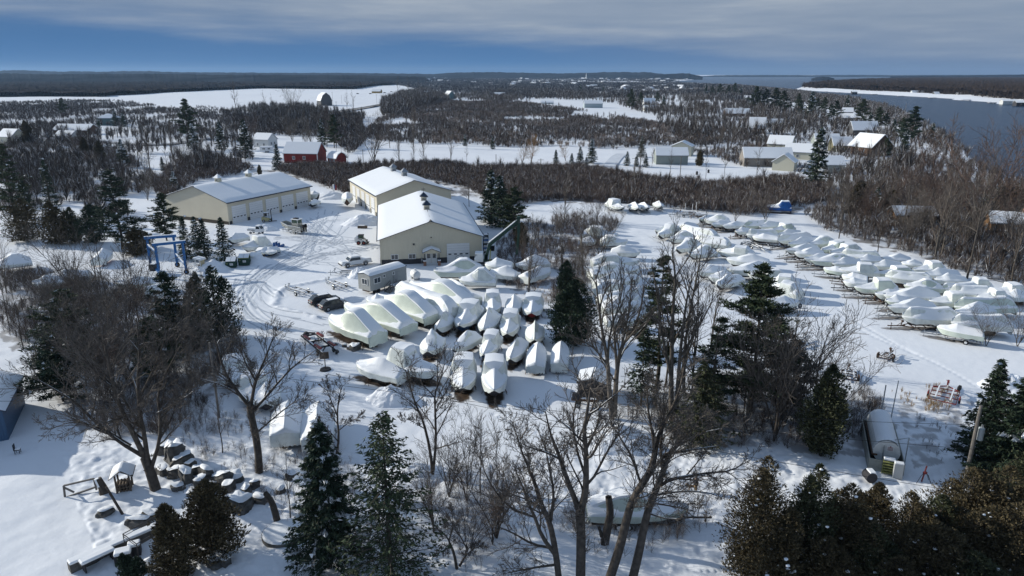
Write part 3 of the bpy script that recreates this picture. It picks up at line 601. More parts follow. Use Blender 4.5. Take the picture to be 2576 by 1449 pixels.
hs('farmhouse', 'white house with two dark gable windows behind the red barn', 'house', 657, 372, 9.5, 7.0, 4.2, 7.0, -22, WHITEW, wins=2, gw=2)
hs('gambrel_barn', 'big grey weathered gambrel barn in the far white field', 'barn', 803, 266, 20, 13, 6.5, 15, -62, GREYW, wins=0, gambrel=True, snow=.2)
hs('hip_roof_house', 'two-storey teal house with hipped snowy roof between dark spruces', 'house', 270, 316, 12, 10, 5.2, 8.0, 10, TEALW, wins=3, hip=True)
hs('ranch_house', 'long low brown house with wide snowy roof far left', 'house', 178, 339, 24, 11, 2.8, 6.0, -8, BROWNW, wins=3)
hs('low_garage', 'low snowed-over garage in front of the long brown house', 'garage', 158, 352, 11, 8, 2.2, 4.8, -14, WHITEW, wins=1)
hs('cream_house', 'cream house with snowy gable roof at the left picture edge', 'house', 14, 362, 10, 9, 3.8, 7.5, -18, CREAMW, wins=2, gw=1)
hs('steel_shed', 'long pale steel shed with snowy roof in the middle fields', 'shed', 1493, 272.5, 20, 11, 5.0, 8.0, 2, STEELB, wins=0, gw=0)
hs('low_shed', 'low narrow shed among brush left of the pale steel shed', 'shed', 1377, 264, 15, 7, 2.8, 4.8, 1, STEELB, wins=0)
hs('red_building', 'long red building with white roof beside far fields', 'building', 1257, 246, 17, 10, 5.0, 8.0, 2, REDW, wins=2)
hs('grey_house', 'narrow grey house with snowy roof left of the teal farmhouse', 'house', 1073, 244, 9, 9, 5, 9, 8, DARKW, wins=1)
hs('teal_farmhouse', 'tall teal farmhouse with steep white roofs behind a parked camper', 'house', 1122, 250, 13, 12, 6, 12, -55, TEALW, wins=2, gw=2)
hs('tan_building', 'tan building by the far road with vehicles round it', 'building', 946, 236, 17, 11, 4.5, 8.5, -10, mat('mustard_wall', (.33, .23, .09), .7), wins=0)
hs('pale_house', 'pale house with tall snowy roof behind dark pines, upper one', 'house', 1634, 266, 13, 9, 3.5, 8.5, 3, WHITEW, wins=2)
hs('porch_house', 'low pale house with windowed front below the tall snowy roof', 'house', 1640, 280, 15, 8, 3.4, 5.8, 3, WHITEW, wins=4)
hs('white_cottage', 'white cottage with snowy roof in a clearing near the far channel', 'house', 1769, 266, 15, 8, 3.6, 6.4, -6, WHITEW, wins=2)
hs('small_cottage', 'small cottage with steep snow roof among pines near the channel', 'house', 1879, 256, 9, 8, 3.5, 8, -20, CREAMW, wins=1)
hs('wide_roof_house', 'wide house with broad snowy roof amid bare trees', 'house', 1856, 295, 21, 10, 3.2, 7.2, -4, BROWNW, wins=3)
hs('steep_roof_house', 'brown house with steep bluish snow roof amid bare trees', 'house', 1903, 338, 9.5, 10, 4, 10.0, -18, BROWNW, wins=2)
hs('grey_garage', 'long grey-green garage with flat snowy roof beside the snow driveway', 'garage', 1690, 414, 13.0, 8, 3.8, 6.5, -3, GREENGREY, wins=0)
hs('white_shed', 'tall cream shed with gable front behind the grey-green garage', 'shed', 1741, 392, 7.5, 9, 4.4, 6.4, 68, CREAMW, wins=0)
hs('long_house', 'long grey house with cream gable end left of the big spruce', 'house', 1932, 420, 19, 10, 3.6, 7.2, -6, mat('taupe_siding', (.22, .20, .18), .7), wins=2, gw=1)
hs('cream_porch_house', 'cream house with two small front gables beside the big spruce', 'house', 2000, 429, 7.5, 8, 3.4, 6.2, 60, CREAMW, wins=1)
hs('back_house', 'cream house with plain gable end behind the long grey house', 'house', 1958, 384, 11, 9, 4, 7.6, -32, CREAMW, wins=1)
hs('middle_house', 'small cream house with snowy roof and skylight behind the big spruce', 'house', 2005, 402, 11, 8, 3.4, 6.6, -28, CREAMW, wins=1)
hs('grey_cottage', 'grey cottage with broad snowy roof right of the big spruce top', 'house', 2082, 372, 12, 9, 3, 6.6, -6, GREENGREY, wins=1)
hs('olive_house', 'olive house with stepped white roofs among bare trees', 'house', 2120, 384, 9, 8, 3.4, 7.0, -5, mat('olive_siding', (.16, .15, .09), .7), wins=1)
hs('dark_gable_house', 'house with dark broad gable and white roof edge', 'house', 2160, 391, 13, 14, 4, 9.5, -66, BROWNW, wins=0)
hs('shore_house', 'large pale-roofed house below tall pines near the channel', 'house', 2177, 344, 15, 10, 4, 8.6, -4, GREYW, wins=2)
hs('roadside_house', 'low house with snowy roof beside the upper pines', 'house', 1950, 320, 14, 8, 3, 5.4, 2, CREAMW, wins=2)
hs('pine_cottage', 'small snowy-roofed cottage under the pines, nearer the water', 'house', 2132, 306, 8, 7, 3, 6.2, -25, GREYW, wins=1)
hs('boathouse_cottage', 'tiny snowy-roofed hut under the pines, farthest up the channel', 'house', 2132, 290, 9, 8, 3, 6.5, -18, GREYW, wins=1)
hs('hidden_house', 'low house with white-framed window behind the big spruce trunk', 'house', 2092, 436, 9, 8, 3.2, 6.0, -5, GREENGREY, wins=2)
hs('wood_cabin', 'orange-tan cabin with low snowy roof seen through bare trees', 'cabin', 2302, 568, 9.5, 6, 2.6, 4.2, -6, CABIN, wins=1)
cb = hs('log_cabin', 'orange-tan log cabin at the right picture edge with small window', 'cabin', 2552, 596, 10, 7, 3.0, 5.0, -20, CABIN, wins=1, chim=True)
window(cb, (-5, 3.2, 1.6), 1, 1, 'y', -1)
for i, (u, v, w, lab) in enumerate([(2173, 226, 11, 'pale blue island house, upper one near the tip'), (2310, 240, 22, 'long white house on the island shore'), (2417, 246, 12, 'white cottage on the island right of the long house'), (2478, 249, 16, 'grey house low in the island woods'), (2076, 221, 8, 'little cottage near the island tip'), (2130, 227, 9, 'white-roofed cottage left of the dark boathouse'), (2357, 244, 8, 'grey cottage between the two white island houses')]):
    hs('island_house', lab, 'house', u, v-1.2, w, 8, 4.2, 7.5, (i*17) % 30-15, (STEELB, WHITEW, WHITEW, GREYW, WHITEW, GREENGREY, GREYW)[i], wins=2, group='houses on the island')
for i, (u, v, w, lab) in enumerate([(2150, 236.5, 9, 'dark open boathouse with white roof at the island shore'), (2540, 262, 16, 'pale boathouse at the right end of the island shore'), (2568, 266, 10, 'dark boathouse at the right picture edge, on the water')]):
    hs('boathouse', lab, 'boathouse', u, v, w, 9, 3.5, 5.5, -8, (DARKW, WHITEW, DARKW)[i], wins=1, group='boathouses on the island shore')
# distant town: roofs and walls a few pixels wide
rng = np.random.default_rng(91); tw = None; k_ = 0
TOWN = [(1035, 203, 1110, 208), (1040, 196, 1130, 200), (1120, 205, 1260, 211), (1180, 212, 1330, 220), (1240, 196, 1330, 203), (1290, 205, 1440, 213), (1300, 206, 1370, 211), (1420, 200, 1560, 207), (1440, 206, 1520, 210), (1480, 196, 1700, 203), (1540, 203, 1690, 208), (1620, 198, 1730, 202), (1690, 196, 1742, 199), (1330, 214, 1460, 219), (1660, 215, 1830, 228), (1560, 218, 1680, 232), (1480, 222, 1600, 230)]
for (a0, b0, a1, b1) in TOWN:
    for _ in range(11 if b0 < 212 else 6):
        u, v = rng.uniform(a0, a1), rng.uniform(b0, b1); p = G(u, v); sc_ = rng.uniform(.8, 1.5)*(1.15 if v < 204 else .9)
        if tw is None:
            tw = thing('town_house', 'small snow-roofed building of the distant town', 'house', p, 0, 'houses of the distant town')
            gable_shell(MB(), 9, 11, 4.5, 7.5, 0, -4.5, -5.5, 0, -1).build('wall', [mat('town_wall', (.30, .30, .31), .8)]*2, tw)
            m_ = MB(); roof_sheet(m_, 9, 11, 4.5, 7.5, .4, .35, -4.5, -5.5); m_.build('roof', SNOWCAP, tw)
            tw.rotation_euler = (0, 0, 1.2); tw.scale = (sc_,)*3
        else: dup(tw, p, rng.uniform(0, 3.1), scale=(sc_*rng.uniform(.8, 2.0), sc_*rng.uniform(.8, 1.4), sc_))
def church():
    p = G(1474, 200.5); t = thing('church', 'white church with a tall thin steeple in the distant town', 'church', p)
    gable_shell(MB(), 14, 24, 9, 15, 0, -7, -12).build('nave', [WHITEW]*2, t); m_ = MB(); roof_sheet(m_, 14, 24, 9, 15, .5, .4, -7, -12); m_.build('roof', SNOWCAP, t)
    MB().box((0, -14, 11), (6, 6, 22)).build('tower', WHITEW, t); m_ = MB(); m_.tube([(0, -14, 22), (0, -14, 44)], [3.2, .15], 8); m_.build('spire', WHITEW, t)
church()
def water_tower():
    p = G(847.5, 192.2); t = thing('water_tower', 'pale blue water tower on the left skyline', 'water tower', p)
    P = mat('pale_blue_paint', (.33, .52, .60), .5); MB().tube([(0, 0, 0), (0, 0, 50)], 8, 14).build('standpipe', P, t); MB().tube([(0, 0, 50), (0, 0, 52)], [8.2, 5], 14).build('cap', SNOWCAP, t)
water_tower()
# white sheds and a big white roof in the far plain
for i, (u, v, w, lab) in enumerate([(1298, 212, 34, 'long white flat building at the near edge of the town'), (1050, 208, 26, 'long low white building left of the town'), (1562, 205, 24, 'blue-white waterfront building of the town'), (60, 195.5, 60, 'far white farm roofs on the left ridge'), (1120, 199, 40, 'long pale roof in the plain before the town hills')]):
    hs('far_building', lab, 'building', u, v, w, 14, 6, 9, 2, WHITEW, wins=0, group='long far buildings')
# blue shed at the left edge; its gable throws the big shadow on the lawn
def blue_shed():
    p = G(22, 1106); t = thing('blue_shed', 'blue metal-sided building corner at the left picture edge', 'shed', (p.x, p.y, 0), R(24))
    BL = mat('blue_siding', (.055, .11, .19), .55, stripes=('Y', .25), bump=.5)
    gable_shell(MB(), 9, 9, 3.4, 5.6, 0, -9, 0).build('wall', [mat('blue_siding_front', (.055, .11, .19), .55, stripes=('X', .25), bump=.5), BL], t)
    m_ = MB(); roof_sheet(m_, 9, 9, 3.4, 5.6, .4, .1, -9, 0); ro = m_.build('roof', TRIM, t); V, F = roof_snow(9, 9, 3.4, 5.6, .35, .25, 4, -9, 0, 8, 12); np_obj('roof_snow', V, F, SNOWCAP, ro, smooth=True)
blue_shed()
# ------------------------------------------------------------------ shrink-wrapped boats
PROF = {   # cover height (share of the peak) and top half width (share of the half beam) from bow 0 to stern 1
 'ridge': ([(0, .08), (.14, .30), (.5, 1), (.62, .97), (1, .38)], [(0, .02), (.5, .03), (1, .06)]),
 'tent': ([(0, .08), (.26, .26), (.36, .50), (.60, 1), (.64, .97), (1, .30)], [(0, .05), (.34, .45), (.40, .4), (.6, .06), (1, .1)]),
 'flat': ([(0, .05), (.2, .18), (.40, .46), (.47, .60), (.505, .98), (.82, 1), (.86, .72), (1, .28)], [(0, .03), (.2, .08), (.45, .13), (.50, .74), (.83, .76), (.88, .6), (1, .6)]),
 'aft': ([(0, .08), (.3, .22), (.5, .45), (.60, .98), (.88, 1), (.93, .85), (1, .35)], [(0, .05), (.4, .3), (.56, .6), (.9, .62), (1, .6)]),
 'cruiser': ([(0, .10), (.2, .20), (.36, .48), (.52, .96), (.62, 1), (.66, .97), (1, .18)], [(0, .06), (.35, .34), (.54, .52), (.64, .5), (1, .62)]),
 'long': ([(0, .22), (.07, .62), (.14, .95), (.5, .86), (.85, 1), (.93, .75), (1, .35)], [(0, .12), (.14, .25), (.85, .34), (1, .6)]),
 'console': ([(0, .07), (.26, .2), (.38, .62), (.46, 1), (.66, 1), (.74, .55), (1, .3)], [(0, .05), (.35, .25), (.46, .45), (.66, .45), (.8, .35), (1, .5)]),
 'arch': ([(0, .10), (.2, .22), (.42, .66), (.55, 1), (.70, .98), (.84, .62), (1, .26)], [(0, .04), (.4, .3), (.55, .42), (.7, .44), (1, .5)]),
 'low': ([(0, .14), (.25, .42), (.42, 1), (.6, .8), (1, .45)], [(0, .05), (.4, .14), (1, .3)])}
NB = 0; HSC = .95
def boat(kind_, bow, stern, H, label, hull=None, wrap=None, zg=None, B=None, zk=.45, snow=.13, group=None, foam='covered boat', name='wrapped_boat', skirt=None, dz=0):
    global NB
    NB += 1; seed = NB*13
    H = H*HSC; zg0 = (zg*.86 if zg else 1.5)
    a, b = G(*bow, zg0), G(*stern, zg0); d = a-b; Ln = d.length
    if zg is None and Ln > 8.5: zg0 = 1.75; a, b = G(*bow, zg0), G(*stern, zg0); d = a-b; Ln = d.length
    Bm = B or min(max(Ln*.33, 2.0), 3.7); c = (a+b)/2; hd = math.atan2(d.y, d.x)
    t0 = thing(name, label, 'boat', (c.x, c.y, ground_z(c.x, c.y)-.02+dz), hd, group)
    hp, wp = PROF[kind_]; n = 30; t = np.linspace(0, 1, n)**1.15
    hb = Bm/2*(1-(1-np.minimum(1, t/.52))**2.1)**.72*(1-.08*np.clip((t-.7)/.3, 0, 1)); hb[0] = .03
    zgv = zg0*(1+.13*(1-t)**2); zkv = zk+(zgv-zk)*np.clip(1-t/.17, 0, 1)**1.7*.92
    x = Ln*(.5-t)
    # round the stem forward a little above, keep it raked below
    sk = skirt if skirt is not None else (zg0-zk)*(.42+.3*vnoise(np.array([seed*1.7]), np.array([.3]), 1)[0])
    sk_n = np.minimum(sk*(.75+.5*vnoise(t*9, t*0+seed, 2)), (zgv-zkv)*.66)
    # hull
    H_ = []
    for i in range(n):
        zb = zgv[i]-sk_n[i]+.03; ch = zkv[i]+.36*(zgv[i]-zkv[i]); f = (zb-ch)/max(zgv[i]-ch, .01)
        y2 = hb[i]*(.80+.20*f)
        H_.append([(x[i]-.5*max(0, 1-t[i]/.17)*0, -y2, zb), (x[i], -hb[i]*.80, ch), (x[i], 0, zkv[i]), (x[i], hb[i]*.80, ch), (x[i], y2, zb)])
    rake = np.clip(1-t/.25, 0, 1)**1.2*.55
    V = []; F = []; mi = []
    for i in range(n):
        for (xx, yy, zz), fr in zip(H_[i], (.15, .6, 1, .6, .15)): V.append((xx-rake[i]*fr*min(1, Ln/7), yy, zz))
    for i in range(n-1):
        for k in range(4): F.append((i*5+k, i*5+k+1, i*5+k+6, i*5+k+5)); mi.append(1 if k in (1, 2) else 0)
    F.append(tuple((n-1)*5+k for k in range(5))); mi.append(0); F.append((0, 1, 2, 3, 4)[::-1]); mi.append(0)
    hm = hull or (HULLW, HULLK)
    mesh_obj('hull', V, F, list(hm), t0, True, mi)
    # cover
    h = np.interp(t, [p[0] for p in hp], [p[1] for p in hp])*H; w = np.interp(t, [p[0] for p in wp], [p[1] for p in wp])
    h = np.maximum(h+.06*H*(vnoise(t*7, t*0+seed, 5)-.5), .05)
    ss = np.array([0, .12, .26, .42, .58, .74, .88, 1.0]); sides = []
    flatness = 1.25
    for i in range(n):
        row = [(-hb[i]*1.0-.02, zgv[i]-sk_n[i])]
        row += [(-(hb[i]*1.03+.03)*(1-s)-w[i]*hb[i]*s, zgv[i]+h[i]*s**flatness-.10*H*math.sin(math.pi*s)*(.4+.6*vnoise(np.array([t[i]*6.0]), np.array([s*3+seed]), 7)[0])*(1-w[i])) for s in ss]
        crown = .05+.10*w[i]*hb[i]
        mid = [(0, zgv[i]+h[i]+crown)]
        row = row+mid+[(-y, z_) for y, z_ in row[::-1]]
        sides.append([(x[i]-rake[i]*.12, y, z_) for y, z_ in row])
    # stern: fold down past the transom
    m_ = len(sides[0]); last = sides[-1]
    sides.append([(x[-1]-.10, y*.96, min(z_, zgv[-1]+.04) if 0 < j < m_-1 else z_) for j, (_, y, z_) in enumerate(last)])
    sides.append([(x[-1]-.02, y*.95, zgv[-1]-sk*1.4-.25*abs(math.sin(j*1.3+seed))) for j, (_, y, z_) in enumerate(last)])
    A = np.array(sides); nr = len(A); idx = (np.arange(nr-1)[:, None]*m_+np.arange(m_-1)[None, :]).ravel(); F = np.stack([idx, idx+1, idx+m_+1, idx+m_], 1)[:, ::-1]
    wo_ = np_obj('shrink_wrap', A.reshape(-1, 3), F, wrap or WRAP, t0, smooth=True)
    e_ = np.zeros(len(wo_.data.edges), np.int32); ev = np.zeros(len(wo_.data.edges)*2, np.int32); wo_.data.edges.foreach_get('vertices', ev); ev = ev.reshape(-1, 2); jj = ev % m_; ri = ev//m_
    shp = (jj[:, 0] == jj[:, 1]) & ((jj[:, 0] == 1) | (jj[:, 0] == m_-2)); shp |= (ri[:, 0] == ri[:, 1]) & (ri[:, 0] == nr-3); ku = np.where(np.abs(np.diff(h, 2)) > .075*max(H, .1))[0]+1; shp |= (ri[:, 0] == ri[:, 1]) & np.isin(ri[:, 0], ku) & (jj.min(1) > 1) & (jj.max(1) < m_-2)
    sa = wo_.data.attributes.new('sharp_edge', 'BOOLEAN', 'EDGE'); sa.data.foreach_set('value', shp)
    if snow:
        du = np.gradient(A, axis=0); dv = np.gradient(A, axis=1); nrm = np.cross(du, dv); nz_ = np.abs(nrm[..., 2])/np.maximum(np.linalg.norm(nrm, axis=2), 1e-6)
        # snow lies on the flatter film and slides off the steep sides
        nz_ = nz_+.22*(fbm(A[..., 0]*.9+seed, A[..., 1]*1.2+A[..., 2], 3, seed)-.5)
        k_ = np.clip((nz_-(.40+.14*((seed*7) % 10)/10))/.13, 0, 1); k_ = k_*k_*(3-2*k_)
        k_[:, 0] = k_[:, -1] = 0; k_[-1] = 0
        th = snow*1.15*(.6+.8*fbm(A[..., 0]*.7+seed, A[..., 1]*.9, 2, 3))
        S = A.copy(); S[..., 2] += th*k_-.06*(1-k_)
        cy = np.sign(S[..., 1])*.05*(1-k_); S[..., 1] -= cy
        keep = (k_.ravel()[F] > .02).any(1)
        so_ = np_obj('snow', S.reshape(-1, 3), F[keep], SNOWCAP, t0, smooth=True); me = so_.data; ev = np.zeros(len(me.edges)*2, np.int32); me.edges.foreach_get('vertices', ev); ev = ev.reshape(-1, 2); jj = ev % m_; ri = ev//m_; cr = (jj[:, 0] == jj[:, 1]) & np.isin(jj[:, 0], (8, m_-9)); wide_ = w > .3; sh_ = cr & wide_[np.minimum(ri[:, 0], n-1)]; sh_ |= (ri[:, 0] == ri[:, 1]) & np.isin(ri[:, 0], ku); sa = me.attributes.new('sharp_edge', 'BOOLEAN', 'EDGE'); sa.data.foreach_set('value', sh_)
    return t0, Ln, Bm, c, hd
def blocks(t0, Ln, Bm, c, hd, label, zk=.45):              # timber blocking and screw stands
    r = thing('boat_blocking', label, 'boat stand', (c.x, c.y, t0.location.z), hd, 'timber blocks and stands under the boats')
    for fx in (.22, -.08, -.36):
        m = MB(); 
        for k in range(2): m.box((fx*Ln, 0, .11+.2*k), (.35 if k else .9, .9 if k else .35, .2))
        m.build('keel_block', TIMBER, r)
    for fx in (.12, -.34):
        for s in (-1, 1):
            m = MB(); p = (fx*Ln, s*Bm*.36, 1.0); q = .28
            for dx, dy in ((q, q), (-q, q), (0, -q)): m.bar((p[0]+dx, p[1]+s*.15+dy, 0), (p[0], p[1]+s*.1, .75), .05)
            m.bar((p[0], p[1]+s*.1, .6), p, .06); m.box(p, (.3, .3, .05), ry=.3); m.build('screw_stand', RUST, r)
    BARE_SPOTS.append((c.x+.06*Ln*math.cos(hd), c.y+.06*Ln*math.sin(hd), Ln*.47, Bm*.36, hd, 1.0)); return r
TR0 = None
def trailer(label, c, hd, Ln, Bm, z, tongue=1.8, group='boat trailers under wrapped boats', paint=None, name='boat_trailer', dual=False):
    global TR0
    if TR0 is None:
        r = thing(name, label, 'trailer', (0, 0, 0), 0, group)
        m = MB()
        for s in (-1, 1): m.bar((-.42, s*.30, .0), (.30, s*.30, .0), .012, .10); m.bar((.30, s*.30, 0), (.56, 0, 0), .012, .10)
        for x_ in (-.4, -.15, .1, .28): m.bar((x_, -.30, 0), (x_, .30, 0), .012, .08)
        m.bar((.5, 0, 0), (.72, 0, 0), .03, .10)
        TR0 = r; r['_p'] = 1
        bpy.data.objects.remove(r)
    r = thing(name, label, 'trailer', (c.x, c.y, z), hd, group); P = paint or GALV; w = Bm*.36; x0 = -Ln*.46; x1 = Ln*.28; xt = Ln*.5+tongue
    m = MB()
    for s in (-1, 1): m.bar((x0, s*w, .5), (x1, s*w, .5), .07, .13); m.bar((x1, s*w, .5), (Ln*.46, s*.12, .5), .07, .13)
    for x_ in (x0, x0+Ln*.28, x0+Ln*.52, x1): m.bar((x_, -w, .47), (x_, w, .47), .07, .10)
    m.bar((Ln*.40, 0, .5), (xt, 0, .5), .10, .13); m.box((xt, 0, .52), (.25, .14, .12)); m.build('frame', P, r)
    m = MB(); m.bar((Ln*.5-.1, 0, .5), (Ln*.5-.35, 0, 1.25), .10); m.bar((Ln*.5+.5, 0, .5), (Ln*.5-.2, 0, 1.0), .06); m.box((Ln*.5-.3, 0, 1.2), (.3, .22, .22)); m.build('winch_post', P, r)
    m = MB(); m.bar((xt-.35, .12, 0), (xt-.35, .12, 1.0), .07); m.bar((xt-.35, -.05, .95), (xt-.35, .3, .95), .05); m.wheel((xt-.35, .12, .1), .10, .06); m.build('jack', P, r)
    for s in (-1, 1):
        for k in ((-.4, .4) if Ln > 6.6 else (0,)):
            o = MB().wheel((-Ln*.16+k, s*(w+.22), .34), .34, .22).build('wheel', BLACK, r); MB().wheel((-Ln*.16+k, s*(w+.23), .34), .19, .23).build('rim', WHITE, o)
        f = MB(); ks = (.85 if Ln > 6.6 else .45)
        f.tube([(-Ln*.16-ks, s*(w+.22), .55), (-Ln*.16-ks*.6, s*(w+.22), .74), (-Ln*.16+ks*.6, s*(w+.22), .74), (-Ln*.16+ks, s*(w+.22), .55)], .07, 6); f.build('fender', P, r)
    for s in (-1, 1): m = MB(); m.bar((x0, s*w*.55, .70), (x1, s*w*.55, .72), .12, .08); m.bar((x0+.4, s*w*.55, .45), (x0+.4, s*w*.55, .7), .06); m.bar((x1-.3, s*w*.55, .45), (x1-.3, s*w*.55, .7), .06); m.build('bunk', TIMBER, r)
    return r
HN, HG, HR_ = (HULLN, HULLN), (HULLG, HULLG), (HULLW, HULLR)
# ---- middle yard: bows to the camera
CY = 'wrapped boats in the middle yard'
CEN = [
 ('flat', (1163, 979), (1168, 907), 1.75, 'wrapped boat with flat hard-top, bow to camera, left of the front two', None, 3.1),
 ('flat', (1243, 986), (1244, 910), 1.75, 'wrapped boat with flat hard-top, bow to camera, right of the front two', None, 3.0),
 ('tent', (1139, 881), (1199, 845), 1.5, 'navy-hulled wrapped boat turned three-quarters, behind the left of the front two', HN, None),
 ('flat', (1216, 895), (1246, 848), 1.55, 'navy-hulled wrapped boat with rounded hard-top, behind the right of the front two', HN, None),
 ('ridge', (1283, 906), (1312, 859), 1.5, 'wrapped boat with ridged tent cover, second row, next to ridged sterns', None, None),
 ('ridge', (1354, 864), (1347, 922), 1.25, 'ridge-covered boat showing its stern, left of the two beside the dark cedar', None, 2.5),
 ('ridge', (1412, 862), (1407, 915), 1.25, 'ridge-covered boat showing its stern, right of the two beside the dark cedar', None, 2.3),
 ('ridge', (1344, 858), (1347, 822), 1.9, 'short wrapped boat with tall peaked tent, at the right beside the dark cedar', None, 2.6),
 ('flat', (1275, 842), (1289, 795), 1.7, 'narrow-topped wrapped boat with mushroom-shaped hard-top, middle of the yard', None, 2.7),
 ('ridge', (1216, 832), (1240, 790), 2.0, 'wrapped boat whose cover rises like a shark fin', None, 2.8),
 ('flat', (1155, 822), (1194, 775), 1.95, 'large dark-bottomed wrapped boat with wide square hard-top', HN, 3.2),
 ('ridge', (1098, 829), (1133, 802), 1.7, 'small wrapped boat with one sharp peak beside the big cruisers', None, None),
 ('flat', (1240, 785), (1239, 748), 1.8, 'wrapped boat with flat mushroom top, back row, nearest the cruisers', None, 2.7),
 ('ridge', (1289, 783), (1296, 752), 1.7, 'small wrapped boat with pointed peak, middle of the back row', None, 2.6),
 ('flat', (1336, 790), (1344, 752), 1.45, 'red-bottomed wrapped boat with broad hard-top, right end of the back row', HR_, 3.2),
 ('tent', (1075, 887), (1096, 850), 2.1, 'wrapped boat with a tall chimney-like peak at its stern', None, 3.0),
]
for k, bw, st, H, lab, hl, bm in CEN:
    r = boat(k, bw, st, H, lab, hl, None, group=CY, B=bm); blocks(*r, 'timber blocks and stands under the '+' '.join(lab.split()[:9]).rstrip(','))
# cruisers with their bows to the left
CR = [
 ('cruiser', (828, 801), (951, 842), 2.7, 'nearest of the big wrapped cruisers, with boxy cabin top and wide pale side', None, 3.6),
 ('cruiser', (866, 769), (1028, 820), 2.6, 'second big wrapped cruiser from the left, its bow near the dark cars', None, 3.7),
 ('cruiser', (945, 748), (1088, 795), 2.7, 'third big wrapped cruiser from the left, with high pale flank', None, 3.7),
 ('long', (994, 736), (1142, 790), 2.3, 'fourth big wrapped cruiser, with long straight ridge ending in a tall peak', None, 3.7),
 ('cruiser', (1029, 715), (1180, 760), 2.4, 'fifth big wrapped cruiser, rear of the cruisers by the pale trailer office', None, 3.6),
 ('ridge', (1085, 712), (1193, 752), 2.0, 'wrapped cruiser farthest back, half hidden behind the other cruisers', None, 3.4),
 ('low', (921, 755), (985, 760), .9, 'low pale-green hull tucked between the second and third cruisers', None, 2.6),
]
for k, bw, st, H, lab, hl, bm in CR:
    r = boat(k, bw, st, H, lab, hl, WRAPG if 'cruiser' in k else WRAP, group='big wrapped cruisers by the trailer office', B=bm, zg=2.5, zk=.8)
    if 'low' not in k: blocks(*r, 'timber blocks under the '+' '.join(lab.split()[:6]).rstrip(','))
r = boat('ridge', (896, 916), (1014, 942), 1.5, 'wrapped boat with two soft peaks on stands, nearest the sloping snowfield', None, None, B=3.0, zg=2.0); blocks(*r, 'stands and timber under the boat with two soft peaks')
r = boat('aft', (1106, 936), (985, 907), 2.4, 'wrapped boat with tall square cabin and a wrinkled pale side', None, WRAP, B=3.2, zg=2.1); blocks(*r, 'timber blocks under the boat with the tall square cabin')
FW = 'wrapped boats in front of the front warehouse'
for k, bw, st, H, lab, hl, bm, wr in [
 ('arch', (1090, 683), (1214, 677), 2.2, 'big pale-green wrapped cruiser lying below the white warehouse door', None, 3.6, WRAPG),
 ('arch', (1153, 704), (1248, 706), 2.3, 'rounded wrapped boat with a bare green patch, in front of the big cruiser', None, 3.0, WRAP),
 ('low', (1219, 667), (1290, 669), 1.4, 'white wrapped boat just right of the cruiser below the warehouse door', None, 2.8, WRAPW),
 ('tent', (1232, 683), (1302, 691), 1.4, 'snowy white boat half behind the twin bare tree, left one', None, 2.8, WRAPW),
 ('tent', (1296, 669), (1376, 659), 1.7, 'snowy boat behind the red-bottomed sloping one, near the brush', None, 3.0, WRAPW),
 ('low', (1385, 679), (1318, 698), 1.2, 'snow-laden boat with a bright red bottom heeling in the brush', HR_, 3.0, WRAPW)]:
    boat(k, bw, st, H, lab, hl, wr, group=FW, B=bm, zk=.35)
# ---- rows behind the trees in the middle right
HSC = .78
DR = [('flat', (1556, 592), (1470, 586), 2.0, 'large greenish boat behind bare shrubs, farthest of the middle column', 3.4), ('low', (1500, 608), (1462, 608), 1.2, 'short boat behind the bare shrubs, left of the middle column', 2.6), ('flat', (1580, 609), (1512, 609), 1.5, 'grey-shaded boat with tongue to the aisle, by the bare shrubs', 3.0),
 ('arch', (1613, 635), (1538, 631), 1.4, 'snow-smooth boat with black trailer bar at the aisle', 3.0), ('flat', (1612, 654), (1490, 657), 1.7, 'long boxy boat with pale window patch, middle column', 3.4), ('arch', (1610, 675), (1484, 686), 1.8, 'boat with rounded dome on a long cover, middle column', 3.4), ('tent', (1614, 695), (1500, 710), 1.7, 'snowy boat nearest behind the rounded dome boat', 3.2),
 ('flat', (1609, 722), (1503, 734), 1.8, 'tall boat seen through thin bare twigs, middle column', 3.3), ('low', (1608, 745), (1508, 752), 1.5, 'low-covered boat seen through thin bare trees, middle column', 3.2), ('cruiser', (1607, 764), (1515, 772), 1.7, 'domed boat with grey-green side, next to nearest in the middle column', 3.2), ('low', (1622, 802), (1524, 806), 1.2, 'nearest boat of the middle column, behind the bare twin tree', 2.6)]
for k, bw, st, H, lab, bm in DR: boat(k, bw, st, H, lab, None, None, group='wrapped boats in the middle column', B=bm, zk=.3)
